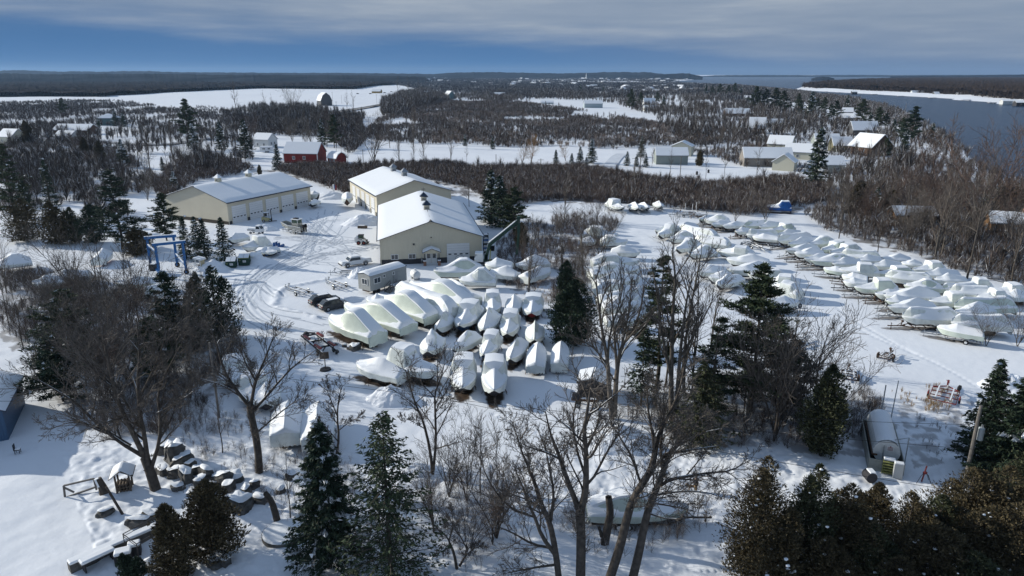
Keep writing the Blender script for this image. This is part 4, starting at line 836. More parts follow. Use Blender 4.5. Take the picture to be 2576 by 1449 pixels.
ER = [('low', (1648, 581), (1690, 574), .9, 'small white boat behind the pointed one at the aisle head', 2.3), ('aft', (1657, 592), (1694, 578), 2.2, 'pointed pale-green boat with upswept cover at the aisle head', 2.7), ('tent', (1690, 575), (1749, 567), 1.3, 'boat behind the long boxy one, near the aisle head', 2.7), ('long', (1704, 580), (1802, 598), 2.0, 'long boxy boat with pale side, near the aisle head', 3.2),
 ('arch', (1681, 602), (1742, 596), 1.9, 'shaded grey-green boat left of the long boxy one', 3.0), ('arch', (1701, 628), (1752, 612), 2.0, 'round-backed boat seen through reddish twigs', 3.0), ('long', (1747, 604), (1834, 615), 1.6, 'long boat with soft snow hump, second from the aisle head', 3.1), ('arch', (1731, 640), (1795, 633), 1.9, 'dome-covered boat with smooth round top', 2.9),
 ('flat', (1801, 630), (1896, 640), 1.6, 'boat with creased boxy side and tapering stern cover', 3.0), ('tent', (1826, 653), (1935, 660), 1.7, 'sail-peaked boat, its tail end casting a long shadow on the aisle', 3.0), ('tent', (1828, 679), (1951, 676), 1.8, 'boat with sharp snowy peak and long low tail on the aisle', 3.1), ('flat', (1880, 691), (1975, 694), 1.5, 'flat-topped boat between the peaked one and the green-sided one', 3.0),
 ('flat', (1908, 705), (2008, 716), 1.7, 'boat with a wide bare green side patch by the aisle', 3.1), ('flat', (1924, 718), (2013, 738), 1.7, 'boat with green side and blue-shaded sloping stern cover', 3.0), ('low', (2012, 760), (1915, 761), 1.1, 'low white boat on a trailer with spare wheel, nearest on the aisle', 2.6),
 ('low', (1752, 685), (1824, 679), 1.3, 'boat with blue-shaded snow behind bare twigs, left ones', 2.7), ('tent', (1781, 699), (1842, 694), 1.3, 'boat with diagonal snow ridge behind bare twigs', 2.7), ('low', (1803, 717), (1858, 699), 1.5, 'pale boat just left of the tall pine', 2.8)]
for k, bw, st, H, lab, bm in ER:
    t0, Ln, Bm, c, hd = boat(k, bw, st, H, lab, None, WRAPW if 'white' in lab else None, group='wrapped boats left of the snowy aisle', B=bm, zk=.3)
    if 'spare wheel' in lab:
        tr = trailer('tandem trailer with spare wheel under the nearest boat on the aisle', c, hd, Ln, Bm, t0.location.z, 1.3)
        o = MB().wheel((Ln*.5+.2, .25, .85), .36, .22).build('spare_wheel', BLACK, tr); MB().wheel((Ln*.5+.2, .25, .85), .2, .24).build('rim', WHITE, o)
# ---- the big block right of the aisle, bows to the left
FR = [(1, 'low', 1759, 553, 1794, 545, .9), (1, 'arch', 1770, 554, 1834, 556, 1.9), (1, 'low', 1789, 566, 1836, 561, 1.0), (1, 'tent', 1816, 569, 1874, 565, 1.0), (2, 'long', 1871, 570, 1930, 563, 1.4), (3, 'low', 1909, 572, 1960, 566, 1.5), (1, 'low', 1849, 584, 1885, 580, 1.1), (2, 'long', 1876, 592, 1954, 591, 1.6), (3, 'flat', 1941, 580, 1992, 572, 1.5), (1, 'low', 1892, 597, 1957, 602, 1.1), (2, 'low', 1956, 592, 2010, 586, 1.4), (1, 'long', 1955, 607, 2035, 596, 1.6),
 (2, 'low', 1981, 616, 2058, 607, 1.6), (1, 'tent', 1975, 631, 2055, 624, 1.3), (3, 'arch', 2032, 616, 2094, 607, 1.8), (1, 'tent', 1997, 638, 2070, 637, 1.5), (3, 'flat', 2066, 631, 2122, 617, 1.5), (3, 'flat', 2087, 637, 2156, 624, 1.5), (3, 'long', 2113, 643, 2212, 648, 1.6), (1, 'low', 2022, 653, 2105, 647, 1.2), (1, 'arch', 2037, 657, 2148, 655, 1.7), (2, 'low', 2092, 665, 2160, 659, 1.3), (3, 'low', 2155, 656, 2211, 652, 1.3), (4, 'tent', 2215, 651, 2289, 652, 1.4),
 (1, 'low', 2070, 677, 2144, 684, .8), (2, 'flat', 2107, 679, 2208, 684, 1.8), (3, 'low', 2192, 669, 2264, 667, 1.3), (4, 'tent', 2265, 664, 2318, 666, 1.0), (3, 'flat', 2198, 688, 2293, 684, 1.4), (4, 'flat', 2295, 679, 2370, 674, 1.7), (1, 'low', 2116, 695, 2182, 702, 1.0), (1, 'low', 2120, 710, 2180, 712, .9), (1, 'flat', 2147, 724, 2253, 725, 2.0), (3, 'long', 2225, 696, 2341, 704, 1.5), (4, 'low', 2321, 693, 2406, 689, 1.4), (4, 'low', 2348, 704, 2426, 704, 1.4),
 (3, 'arch', 2272, 720, 2366, 723, 1.6), (4, 'flat', 2410, 716, 2491, 718, 1.6), (1, 'low', 2199, 741, 2278, 739, .9), (2, 'tent', 2220, 744, 2361, 745, 2.0), (3, 'long', 2365, 729, 2456, 724, 1.2), (4, 'long', 2385, 735, 2496, 740, 1.5), (5, 'flat', 2490, 733, 2574, 731, 1.5), (5, 'low', 2521, 745, 2590, 745, 1.4), (1, 'low', 2227, 759, 2282, 755, 1.1), (1, 'tent', 2232, 774, 2346, 768, 1.5), (2, 'flat', 2335, 759, 2428, 757, 1.7), (4, 'flat', 2454, 748, 2530, 748, 1.6), (3, 'long', 2397, 775, 2545, 770, 1.9), (2, 'tent', 2400, 788, 2490, 776, 1.6), (1, 'long', 2267, 799, 2402, 799, 1.9), (2, 'long', 2390, 814, 2536, 815, 1.7), (1, 'low', 2355, 824, 2474, 842, 1.1)]
RANK = {1: 'front rank along the aisle', 2: 'second rank from the aisle', 3: 'third rank from the aisle', 4: 'back rank by the thicket', 5: 'back corner at the right picture edge'}
SHP = {'low': 'softly rounded', 'arch': 'high arched', 'tent': 'peaked', 'long': 'long-ridged', 'flat': 'flat-topped', 'ridge': 'ridged'}
cnt = {k: 0 for k in RANK}
hulls = {20: (HULLN, HULLN), 24: (HULLG, HULLG)}
order = {k: sorted([i for i, f in enumerate(FR) if f[0] == k], key=lambda i: -FR[i][3]) for k in RANK}
for i, (rk, k, u0, v0, u1, v1, H) in enumerate(FR):
    pos = order[rk].index(i); n_ = len(order[rk])
    where = ('nearest the camera in the' if pos == 0 else 'farthest in the' if pos == n_-1 else ORD[pos]+' from the near end of the')
    lab = f'{SHP[k]} wrapped boat, {where} {RANK[rk]}'
    if i == 20: lab = 'arched wrapped boat with dark navy bottom in the front rank along the aisle'
    if i == 24: lab = 'low wrapped boat with dark green hull in the front rank along the aisle'
    r = boat(k, (u0, v0), (u1, v1), H, lab, hulls.get(i), (WRAPG, WRAP, WRAP, WRAPW)[i % 4], group='wrapped boats in the block right of the aisle', zk=.55, zg=1.75 if H < 1.5 else 2.0, B=min(2.9, max(2.2, 2.3+.3*(H-1))))
    t0, Ln, Bm, c, hd = r
    if rk == 1:
        trailer(f'boat trailer under the {where.replace(" in the", "")} boat of the front rank'.replace('of the boat', 'boat') if pos in (0, n_-1) else f'boat trailer whose tongue sticks into the aisle, {ORD[pos]} from the near end', c, hd, Ln, Bm, t0.location.z, 1.7, 'trailers along the front rank', paint=(GALV, GALV, RUST, HULLK)[i % 4])
        BARE_SPOTS.append((c.x+.3*Ln*math.cos(hd), c.y+.3*Ln*math.sin(hd), Ln*.5, .8, hd, .75))
    else: MB().box((0, 0, .3), (Ln*.6, .5, .75)).build('keel_block', TIMBER, t0)
# ---- far side of the lot
GB = 'wrapped boats at the far end of the lot'
for k, bw, st, H, lab, bm, tr in [('flat', (1569, 524), (1533, 512), 2.0, 'tall pale wrapped boat at the far end of the lot, left one', 3.2, 1), ('ridge', (1606, 525), (1590, 514), 1.3, 'peaked wrapped boat beside the tall one at the far end', 2.8, 1), ('ridge', (1631, 523), (1612, 514), 1.2, 'peaked wrapped boat third from left at the far end', 2.7, 1), ('ridge', (1664, 520), (1652, 511), 1.2, 'small wrapped boat at the right of the far-end group', 2.5, 1)]:
    t0, Ln, Bm, c, hd = boat(k, bw, st, H, lab, (HULLW, HULLK), None, group=GB, B=bm, zk=.6)
    trailer('trailer under the '+' '.join(lab.split()[:4])+(' farthest left' if 'tall pale' in lab else ' '+' '.join(lab.split()[4:8])), c, hd, Ln, Bm, t0.location.z, 1.5, 'trailers at the far end of the lot')
boat('aft', (1926, 520), (1990, 523), 2.2, 'boat under a bright blue tarp beyond the lot', (BLUETARP, HULLR), BLUETARP, B=2.9, snow=.13, name='tarped_boat', zk=.5, skirt=1.0)
# ---- left yard
HSC = .85
boat('low', (272, 632), (247, 653), 1.4, 'white wrapped boat alone at the left, stern toward the camera', HR_, WRAPW, B=3.0, zk=.4)
boat('arch', (-25, 668), (78, 655), 1.9, 'big wrapped boat cut by the left picture edge', None, WRAPW, B=3.6)
boat('low', (80, 716), (165, 705), 1.3, 'wrapped boat in brush at the far left, lower one', None, WRAPW, B=3.0)
boat('low', (120, 698), (225, 690), 1.2, 'wrapped boat in brush left of the blue boat hoist', None, WRAPW, B=3.0)
boat('low', (290, 716), (402, 708), 1.2, 'wrapped boat right behind bare trees by the blue boat hoist', None, WRAPG, B=3.0)
boat('long', (360, 744), (418, 728), 1.4, 'snow-buried wrapped boat below the blue boat hoist', None, WRAPW, B=3.0)
YL = 'wrapped boats beside the long warehouse'
boat('flat', (608, 624), (676, 612), 2.2, 'pale boat with a broad sloping cover above the blue drums', None, WRAPW, B=3.3, group=YL)
boat('low', (576, 606), (616, 594), 1.4, 'greenish covered boat behind the dark spruces, by the long warehouse', None, WRAP, B=2.8, group=YL)
boat('low', (643, 637), (697, 626), .9, 'low snow-covered pontoon boat beside the dark drums', None, WRAP, B=2.5, group=YL, zg=1.2)
boat('low', (697, 636), (652, 628), .8, 'low snowy boat behind the pontoon boat by the blue drums', None, WRAPW, B=2.3, group=YL, zg=1.2)
boat('low', (618, 645), (656, 640), .6, 'white wrapped bundle-like boat beside the yellow-green dumpster', None, WRAPW, B=2.4, group=YL, zg=1.5, zk=.1)
boat('low', (803, 490), (776, 488), 1.0, 'tall wrapped boat by the far end of the long warehouse', None, WRAP, B=3.0, zg=3.0, zk=.9)
boat('ridge', (781, 514), (797, 506), 1.0, 'small wrapped boat beside the far corner of the long warehouse', (HULLK, HULLK), WRAPW, B=2.3)
boat('low', (872, 504), (874, 488), 1.2, 'tall wrapped boat, bow to camera, before the back warehouse doors', (WRAP, RUST), WRAP, B=3.0, zg=3.2, zk=.9)
# ---- lower left, behind the bare trees
LL = 'wrapped boats in the lower left'
r = boat('ridge', (727, 1012), (716, 1092), 1.5, 'ridge-wrapped boat with its stern to camera, left of two beside spruce tip', None, WRAPW, B=3.1, group=LL, zg=2.1); blocks(*r, 'stands under the left ridge-wrapped boat by the spruce tip')
r = boat('ridge', (803, 1012), (797, 1100), 1.6, 'rounded ridge-wrapped boat just behind the spruce tip', None, WRAPW, B=3.3, group=LL, zg=2.1); blocks(*r, 'stands under the rounded boat behind the spruce tip')
boat('flat', (575, 966), (600, 918), 2.0, 'tall round-topped wrapped boat behind the bare trees, farthest', None, WRAPW, B=3.3, group=LL)
boat('flat', (632, 1010), (643, 958), 1.9, 'tall wrapped boat behind the bare trees, second of the group', None, WRAPW, B=3.3, group=LL)
boat('ridge', (668, 1020), (672, 975), 1.6, 'pale wrapped boat between the round-topped ones and the ridged pair', None, WRAPW, B=3.0, group=LL)
t0, Ln, Bm, c, hd = boat('arch', (1735, 1274), (1478, 1272), 1.7, 'grey-green wrapped cruiser under the big foreground trees', (HULLK, HULLK), WRAPG, B=2.8, zg=1.6, zk=.5)
trailer('long trailer under the wrapped cruiser beneath the foreground trees', c, hd, Ln, Bm, t0.location.z, 1.8, None, TIMBER)
print('boats', NB)
# ------------------------------------------------------------------ trees
def frust(P0, P1, R0, R1, n):                             # many tapered pieces at once
    d = P1-P0; ln = np.linalg.norm(d, axis=1, keepdims=True); d = d/np.maximum(ln, 1e-6)
    up = np.where(np.abs(d[:, 2:3]) > .9, np.array([[1., 0, 0]]), np.array([[0, 0, 1.]])); a = np.cross(d, up); a /= np.maximum(np.linalg.norm(a, axis=1, keepdims=True), 1e-6); b = np.cross(a, d)
    m = len(P0); V = np.zeros((m, 2*n, 3))
    for k in range(n):
        t = 2*math.pi*k/n; o = a*math.cos(t)+b*math.sin(t); V[:, k] = P0+o*R0[:, None]; V[:, n+k] = P1+o*R1[:, None]
    base = (np.arange(m)*2*n)[:, None]; F = []
    for k in range(n): F.append(np.concatenate([base+k, base+(k+1) % n, base+n+(k+1) % n, base+n+k], 1))
    return V.reshape(-1, 3), np.concatenate(F)
class Segs:
    def __init__(s): s.a = []; s.b = []; s.r = []; s.q = []
    def add(s, a, b, r, q): s.a.append(a); s.b.append(b); s.r.append(r); s.q.append(q)
    def arrays(s): return np.array(s.a), np.array(s.b), np.array(s.r), np.array(s.q)
def grow(S, rng, p, d, ln, r, lev, maxlev, P):
    nseg = P['seg'][min(lev, len(P['seg'])-1)]; step = ln/nseg; pts = [p]; dirs = [d]; rads = [r]
    for i in range(nseg):
        d = d+rng.normal(0, P['wig'], 3)+np.array([0, 0, P['up']]); d = d/np.linalg.norm(d); p2 = p+d*step; r2 = max(r*(1-(i+1)/nseg*(1-P['tip'])), P['rmin'])
        S.add(p, p2, rads[-1], r2); p = p2; pts.append(p); dirs.append(d); rads.append(r2)
    if lev < maxlev: sprout(S, rng, pts, dirs, rads, ln, lev, maxlev, P)
def sprout(S, rng, pts, dirs, rads, ln, lev, maxlev, P, start=None):
    nch = P['n'][min(lev, len(P['n'])-1)]; nch = max(1, int(nch*rng.uniform(.75, 1.25))); n = len(pts)-1; s0 = P['start'] if start is None else start
    for c in range(nch):
        t = s0+(1-s0)*(c+rng.uniform(0, 1))/nch; i = min(int(t*n), n-1); f = t*n-i; p = pts[i]*(1-f)+pts[i+1]*f; d0 = dirs[min(i+1, n)]
        v = rng.normal(0, 1, 3); v -= d0*v.dot(d0); v /= np.linalg.norm(v); an = R(rng.uniform(*P['ang'])); d = d0*math.cos(an)+v*math.sin(an); d[2] += P['lift']; d /= np.linalg.norm(d)
        l2 = ln*P['ratio'][min(lev, len(P['ratio'])-1)]*rng.uniform(.6, 1.15)*(1.15-.6*t); grow(S, rng, p, d, l2, max(min(rads[i]*.62, l2*.02), P['rmin']), lev+1, maxlev, P)
PBARE = dict(seg=[6, 5, 4, 3], wig=.13, up=.04, tip=.35, rmin=.013, n=[13, 10, 7, 5], start=.20, ang=(25, 60), lift=.10, ratio=[.60, .54, .5, .5])
def bare_tree(name, label, limbs, base, seed, maxlev=3, P=PBARE, mb=None, mtw=None, group=None, twig_r=None, rtrunk=.05, snow=True, lens=None, cat='tree'):
    rng = np.random.default_rng(seed); S = Segs(); b = np.array(base)
    for k, (pts, r0, r1) in enumerate(limbs):
        Q = smooth_line([np.array(p) for p in pts], 1); n = len(Q)-1; rads = list(np.linspace(r0, r1, n+1)); dirs = []
        for i in range(n):
            S.add(Q[i], Q[i+1], rads[i], rads[i+1]); dd = (Q[i+1]-Q[i]); dirs.append(dd/max(np.linalg.norm(dd), 1e-6))
        dirs = [dirs[0]]+dirs; L_ = sum(np.linalg.norm(Q[i+1]-Q[i]) for i in range(n))
        sprout(S, rng, Q, dirs, rads, (lens or L_)*.70 if k else L_*.55, 0, maxlev, P, start=.35 if k == 0 else .15)
    return tree_obj(name, label, S, b, mb or BARK, mtw or TWIG, group, rtrunk, snow, rng, cat)
def tree_obj(name, label, S, b, mb, mtw, group, rtrunk, snow, rng, cat='tree', trunk='trunk'):
    a, c, r, q = S.arrays(); a = a-b; c = c-b
    t = thing(name, label, cat, tuple(b), 0, group)
    big = np.maximum(r, q) > rtrunk
    if big.any(): V, F = frust(a[big], c[big], r[big], q[big], 6); np_obj(trunk, V, F, mb, t, smooth=True)
    sm = ~big; V, F = frust(a[sm], c[sm], r[sm], q[sm], 3); np_obj('crown', V, F, mtw, t)
    if snow and big.any():
        d = (c-a)/np.maximum(np.linalg.norm(c-a, axis=1, keepdims=True), 1e-6); k = big & (np.abs(d[:, 2]) < .82) & (rng.uniform(0, 1, len(a)) < .55) & (r > rtrunk)
        if k.sum() > 1:
            o = np.array([[0, 0, 1.]]); V, F = frust(a[k]+o*(r[k]*.62)[:, None], c[k]+o*(q[k]*.62)[:, None], r[k]*.62, q[k]*.62, 5); np_obj('snow', V, F, SNOWCAP, t, smooth=True)
    return t
def PL(u, v, y):                                           # the point of the upright plane at distance y seen at (u, v)
    a = (u-CU)/FPX; b_ = -(v-CV)/FPX; t = y/(_cp+b_*_sp); return np.array([a*t, y, CAMH+(-_sp+b_*_cp)*t])
def traced(name, label, base, limbs, r0, seed, maxlev=3, depth=1.0, **kw):
    p = GG(*base); rng = np.random.default_rng(seed+5); y = p.y; out = []
    for k, (pts, ra, rb) in enumerate(limbs):
        dy = rng.uniform(-1, 1)*depth if k else rng.uniform(-.2, .2); Q = []
        for i, (u, v) in enumerate(pts): Q.append(PL(u, v, y+dy*i*.55))
        if k == 0: Q[0] = np.array([p.x, p.y, p.z-.2])
        out.append((Q, ra*r0, rb*r0))
    return bare_tree(name, label, out, p, seed, maxlev, **kw)
# ---- big foreground trees, limbs drawn from their silhouettes
traced('maple_tree', 'big spreading bare tree above the log shelter at lower left, snow in its forks', (392, 1230), [
    ([(392, 1230), (378, 1185), (364, 1150)], 1.0, .85), ([(364, 1150), (332, 1085), (300, 1020), (284, 960), (270, 900), (258, 840)], .55, .12), ([(364, 1150), (300, 1112), (240, 1062), (190, 1012), (130, 975), (85, 950)], .42, .06),
    ([(372, 1165), (364, 1100), (352, 1040), (346, 960), (352, 880), (343, 800)], .5, .1), ([(380, 1180), (402, 1110), (404, 1050), (395, 990), (422, 930), (455, 868)], .42, .08), ([(330, 1120), (262, 1078), (190, 1058), (120, 1080)], .22, .05),
    ([(356, 1080), (300, 985), (230, 900), (180, 860)], .25, .05), ([(396, 1040), (450, 1010), (500, 975)], .2, .05), ([(352, 1000), (400, 900), (420, 830)], .25, .05)], .46, 101, depth=1.3)
traced('ash_tree', 'bare tree with reaching right limb, between the lower-left boats and the yard', (652, 1186), [
    ([(652, 1186), (648, 1120), (634, 1055), (628, 1022)], 1.0, .8), ([(628, 1022), (592, 980), (562, 930), (545, 865), (530, 830)], .5, .1), ([(630, 1025), (642, 960), (668, 900), (690, 842)], .5, .1), ([(640, 1030), (668, 1000), (706, 955), (742, 918), (795, 880)], .45, .08),
    ([(610, 1000), (560, 968), (485, 948)], .28, .06), ([(650, 1085), (700, 1042), (738, 1012), (770, 1000)], .25, .05), ([(644, 960), (610, 900), (600, 845)], .25, .06)], .36, 102, depth=1.1)
traced('twin_sapling', 'slender forked bare tree standing before the front two boats', (1089, 1200), [([(1089, 1200), (1082, 1130), (1064, 1056), (1046, 1020), (1034, 980), (1020, 930)], 1, .2), ([(1090, 1185), (1097, 1110), (1095, 1040), (1093, 990), (1108, 955), (1118, 915)], .9, .2), ([(1094, 1040), (1120, 1010), (1140, 975)], .3, .1), ([(1070, 1080), (1040, 1060), (1010, 1050)], .3, .1)], .17, 103, depth=.5, rtrunk=.04, snow=False)
PT9 = dict(PBARE, n=[12, 9, 6, 4], ratio=[.68, .56, .5, .5])
PT5 = dict(PBARE, n=[8, 6, 5, 4])
PT4 = dict(PBARE, n=[11, 8, 6, 4], up=.08, ang=(18, 45))
traced('twin_trunk_tree', 'tall bare tree with two close trunks beside the small dark shed', (1540, 1054), [([(1540, 1054), (1532, 973), (1529, 908), (1513, 823), (1505, 760), (1498, 690)], 1, .15), ([(1545, 1048), (1549, 973), (1552, 933), (1558, 893), (1566, 866), (1586, 845), (1612, 780), (1620, 720)], 1, .15), ([(1552, 930), (1546, 848), (1540, 773), (1534, 690)], .55, .12), ([(1528, 920), (1500, 880), (1463, 855), (1425, 840)], .35, .08), ([(1560, 890), (1580, 800), (1590, 720)], .45, .1), ([(1529, 905), (1533, 840), (1560, 760), (1570, 700)], .45, .1)], .33, 104, P=PT4, mb=BARKL, depth=.9)
traced('tall_elm', 'tall bare multi-stemmed tree beside the pines, centre right', (1690, 1060), [([(1690, 1060), (1688, 973), (1690, 873), (1693, 773), (1700, 700), (1690, 630)], 1, .15), ([(1700, 1050), (1706, 950), (1715, 850), (1726, 760), (1742, 690)], .8, .12), ([(1720, 985), (1722, 880), (1735, 780), (1755, 690), (1762, 640)], .6, .1), ([(1690, 960), (1668, 860), (1655, 760), (1645, 690)], .6, .1), ([(1710, 900), (1760, 820), (1800, 740)], .4, .08)], .34, 105, P=PT4, mb=BARKL, depth=1.2)
traced('forked_maple', 'thick straight foreground trunk that forks below the wrapped cruiser', (1460, 1478), [([(1460, 1478), (1462, 1363), (1460, 1288)], 1, .85), ([(1460, 1290), (1473, 1238), (1475, 1188), (1474, 1125), (1469, 1085), (1478, 1030), (1488, 965)], .75, .12), ([(1460, 1290), (1443, 1248), (1420, 1188), (1408, 1150), (1395, 1118), (1383, 1085), (1372, 1035)], .6, .1), ([(1473, 1200), (1450, 1130), (1440, 1060), (1452, 990)], .3, .08), ([(1410, 1155), (1380, 1140), (1340, 1128), (1300, 1110)], .25, .06), ([(1474, 1130), (1500, 1080), (1512, 1030)], .3, .06)], .40, 106, depth=1.0, P=PT9)
traced('leaning_maple', 'foreground trunk leaning right, left of the two crossing over the wrapped cruiser', (1528, 1470), [([(1528, 1470), (1560, 1375), (1575, 1313), (1587, 1268), (1613, 1220), (1638, 1183), (1648, 1138)], 1, .55), ([(1648, 1138), (1658, 1088), (1690, 1030), (1712, 975), (1722, 920)], .5, .1), ([(1648, 1140), (1640, 1080), (1628, 1020), (1630, 960)], .4, .08), ([(1613, 1220), (1590, 1150), (1560, 1100), (1540, 1070)], .3, .06), ([(1640, 1180), (1690, 1130), (1760, 1090), (1830, 1075)], .35, .06)], .36, 107, depth=1.0)
traced('leaning_oak', 'foreground trunk leaning right with long horizontal branches toward the cedars', (1586, 1474), [([(1586, 1474), (1608, 1388), (1620, 1325), (1633, 1275), (1648, 1238), (1665, 1195), (1680, 1150)], 1, .5), ([(1680, 1150), (1700, 1122), (1732, 1088), (1762, 1052)], .45, .1), ([(1660, 1222), (1688, 1205), (1750, 1195), (1790, 1189), (1838, 1185), (1890, 1156)], .42, .08), ([(1650, 1245), (1676, 1240), (1725, 1235), (1775, 1238), (1815, 1252)], .3, .06), ([(1640, 1265), (1700, 1275), (1760, 1290)], .2, .05), ([(1668, 1190), (1660, 1120), (1672, 1050), (1668, 990)], .4, .08), ([(1690, 1140), (1750, 1130), (1820, 1120)], .3, .06)], .34, 108, depth=1.0, P=PT9)
traced('many_stemmed_tree', 'bushy bare multi-stemmed tree at the bottom, left of the thick forked trunk', (1408, 1470), [([(1408, 1470), (1398, 1388), (1383, 1313), (1363, 1273), (1345, 1213), (1330, 1183)], 1, .3), ([(1340, 1200), (1313, 1138), (1298, 1090), (1290, 1060)], .3, .08), ([(1400, 1400), (1363, 1350), (1345, 1300), (1333, 1275), (1322, 1240), (1300, 1190)], .6, .1), ([(1395, 1380), (1340, 1370), (1290, 1340), (1240, 1320)], .4, .08), ([(1385, 1310), (1395, 1240), (1380, 1170), (1370, 1110)], .5, .1), ([(1365, 1275), (1310, 1250), (1250, 1230)], .3, .06), ([(1345, 1300), (1280, 1280), (1220, 1200), (1210, 1130)], .35, .06), ([(1400, 1420), (1330, 1430), (1260, 1445)], .35, .06)], .30, 109, depth=1.2, P=PT9)
traced('snag', 'dead broken trunk standing between the forked trunk and the leaning trunks', (1520, 1370), [([(1520, 1370), (1530, 1320), (1536, 1290), (1531, 1250)], 1, .8), ([(1514, 1350), (1510, 1335), (1506, 1325)], .5, .3)], .36, 110, maxlev=0)
traced('leaning_stub', 'broken grey trunk leaning left above the rock bench', (700, 1318), [([(700, 1318), (690, 1280), (681, 1258), (667, 1240)], 1, .7)], .30, 111, maxlev=0)
traced('thin_tree', 'crooked thin bare tree right of the spruce tip, beside the ridged boat', (846, 1140), [([(846, 1140), (853, 1100), (848, 1048), (852, 1000), (862, 970)], 1, .15), ([(850, 1085), (880, 1060), (905, 1050)], .4, .1), ([(848, 1045), (830, 1000), (815, 965)], .5, .1), ([(850, 1110), (825, 1080), (800, 1060)], .4, .1)], .15, 112, depth=.5, rtrunk=.04, snow=False)
traced('crooked_sapling', 'low crooked bare tree at the bottom centre, snow on its bent limbs', (1150, 1430), [([(1148, 1432), (1142, 1390), (1132, 1368), (1128, 1355), (1106, 1332)], 1, .3), ([(1156, 1425), (1170, 1398), (1190, 1380), (1208, 1374)], .8, .2), ([(1135, 1372), (1115, 1385), (1095, 1395)], .4, .1), ([(1130, 1358), (1140, 1320), (1135, 1280)], .5, .1)], .13, 113, depth=.5, rtrunk=.04)
for i, (bs, top, lab) in enumerate([((1947, 1109), (1960, 830), 'bare tree at the left of the right-hand thicket, leafless to the top'), ((2014, 1076), (2006, 800), 'bare tree with brown seed tufts in the middle of the right-hand thicket'), ((2044, 1050), (2082, 828), 'bare tree leaning right with dry leaves at the right-hand thicket edge')]):
    h = (top[1]-bs[1]); m = [(bs[0]+(top[0]-bs[0])*f+(8*math.sin(i+f*5)), bs[1]+h*f) for f in (0, .25, .5, .75, 1)]; m[0] = bs
    traced('thicket_tree', lab, bs, [(m, 1, .12), ([m[1], (m[2][0]-26, m[2][1]+10), (m[3][0]-45, m[3][1]+10)], .5, .1), ([m[1], (m[2][0]+24, m[2][1]+20), (m[3][0]+46, m[3][1]+5)], .5, .1), ([m[2], (m[3][0]+20, m[3][1]), (m[4][0]+35, m[4][1]+8)], .4, .1)], .17, 120+i, depth=.8, P=PT5, rtrunk=.05, snow=False, group='bare trees of the right-hand thicket')
# ---- stock of bare trees for the middle distance
def stock_bare(name, label, H, seed, maxlev=2, multi=1, mtw=None, P=None, spread=.35, mb=None, group=None, r=None):
    rng = np.random.default_rng(seed); P = P or dict(PBARE, n=[13, 8, 6], rmin=.018); limbs = []; r = r or H*.014
    for k in range(multi):
        a = rng.uniform(0, 6.28); s_ = spread*rng.uniform(.5, 1)*(1 if multi > 1 else .12); pts = [np.array([0.05*k, 0, -.2])]
        for f in (.25, .5, .75, 1.0): pts.append(np.array([math.cos(a)*s_*H*f**1.3+rng.normal(0, .012*H), math.sin(a)*s_*H*f**1.3+rng.normal(0, .012*H), H*f*rng.uniform(.93, 1)]))
        limbs.append((pts, r/multi**.4, r*.15))
    return bare_tree(name, label, limbs, (0, 0, 0), seed, maxlev, P=P, mtw=mtw, mb=mb, rtrunk=.06, snow=False, group=group)
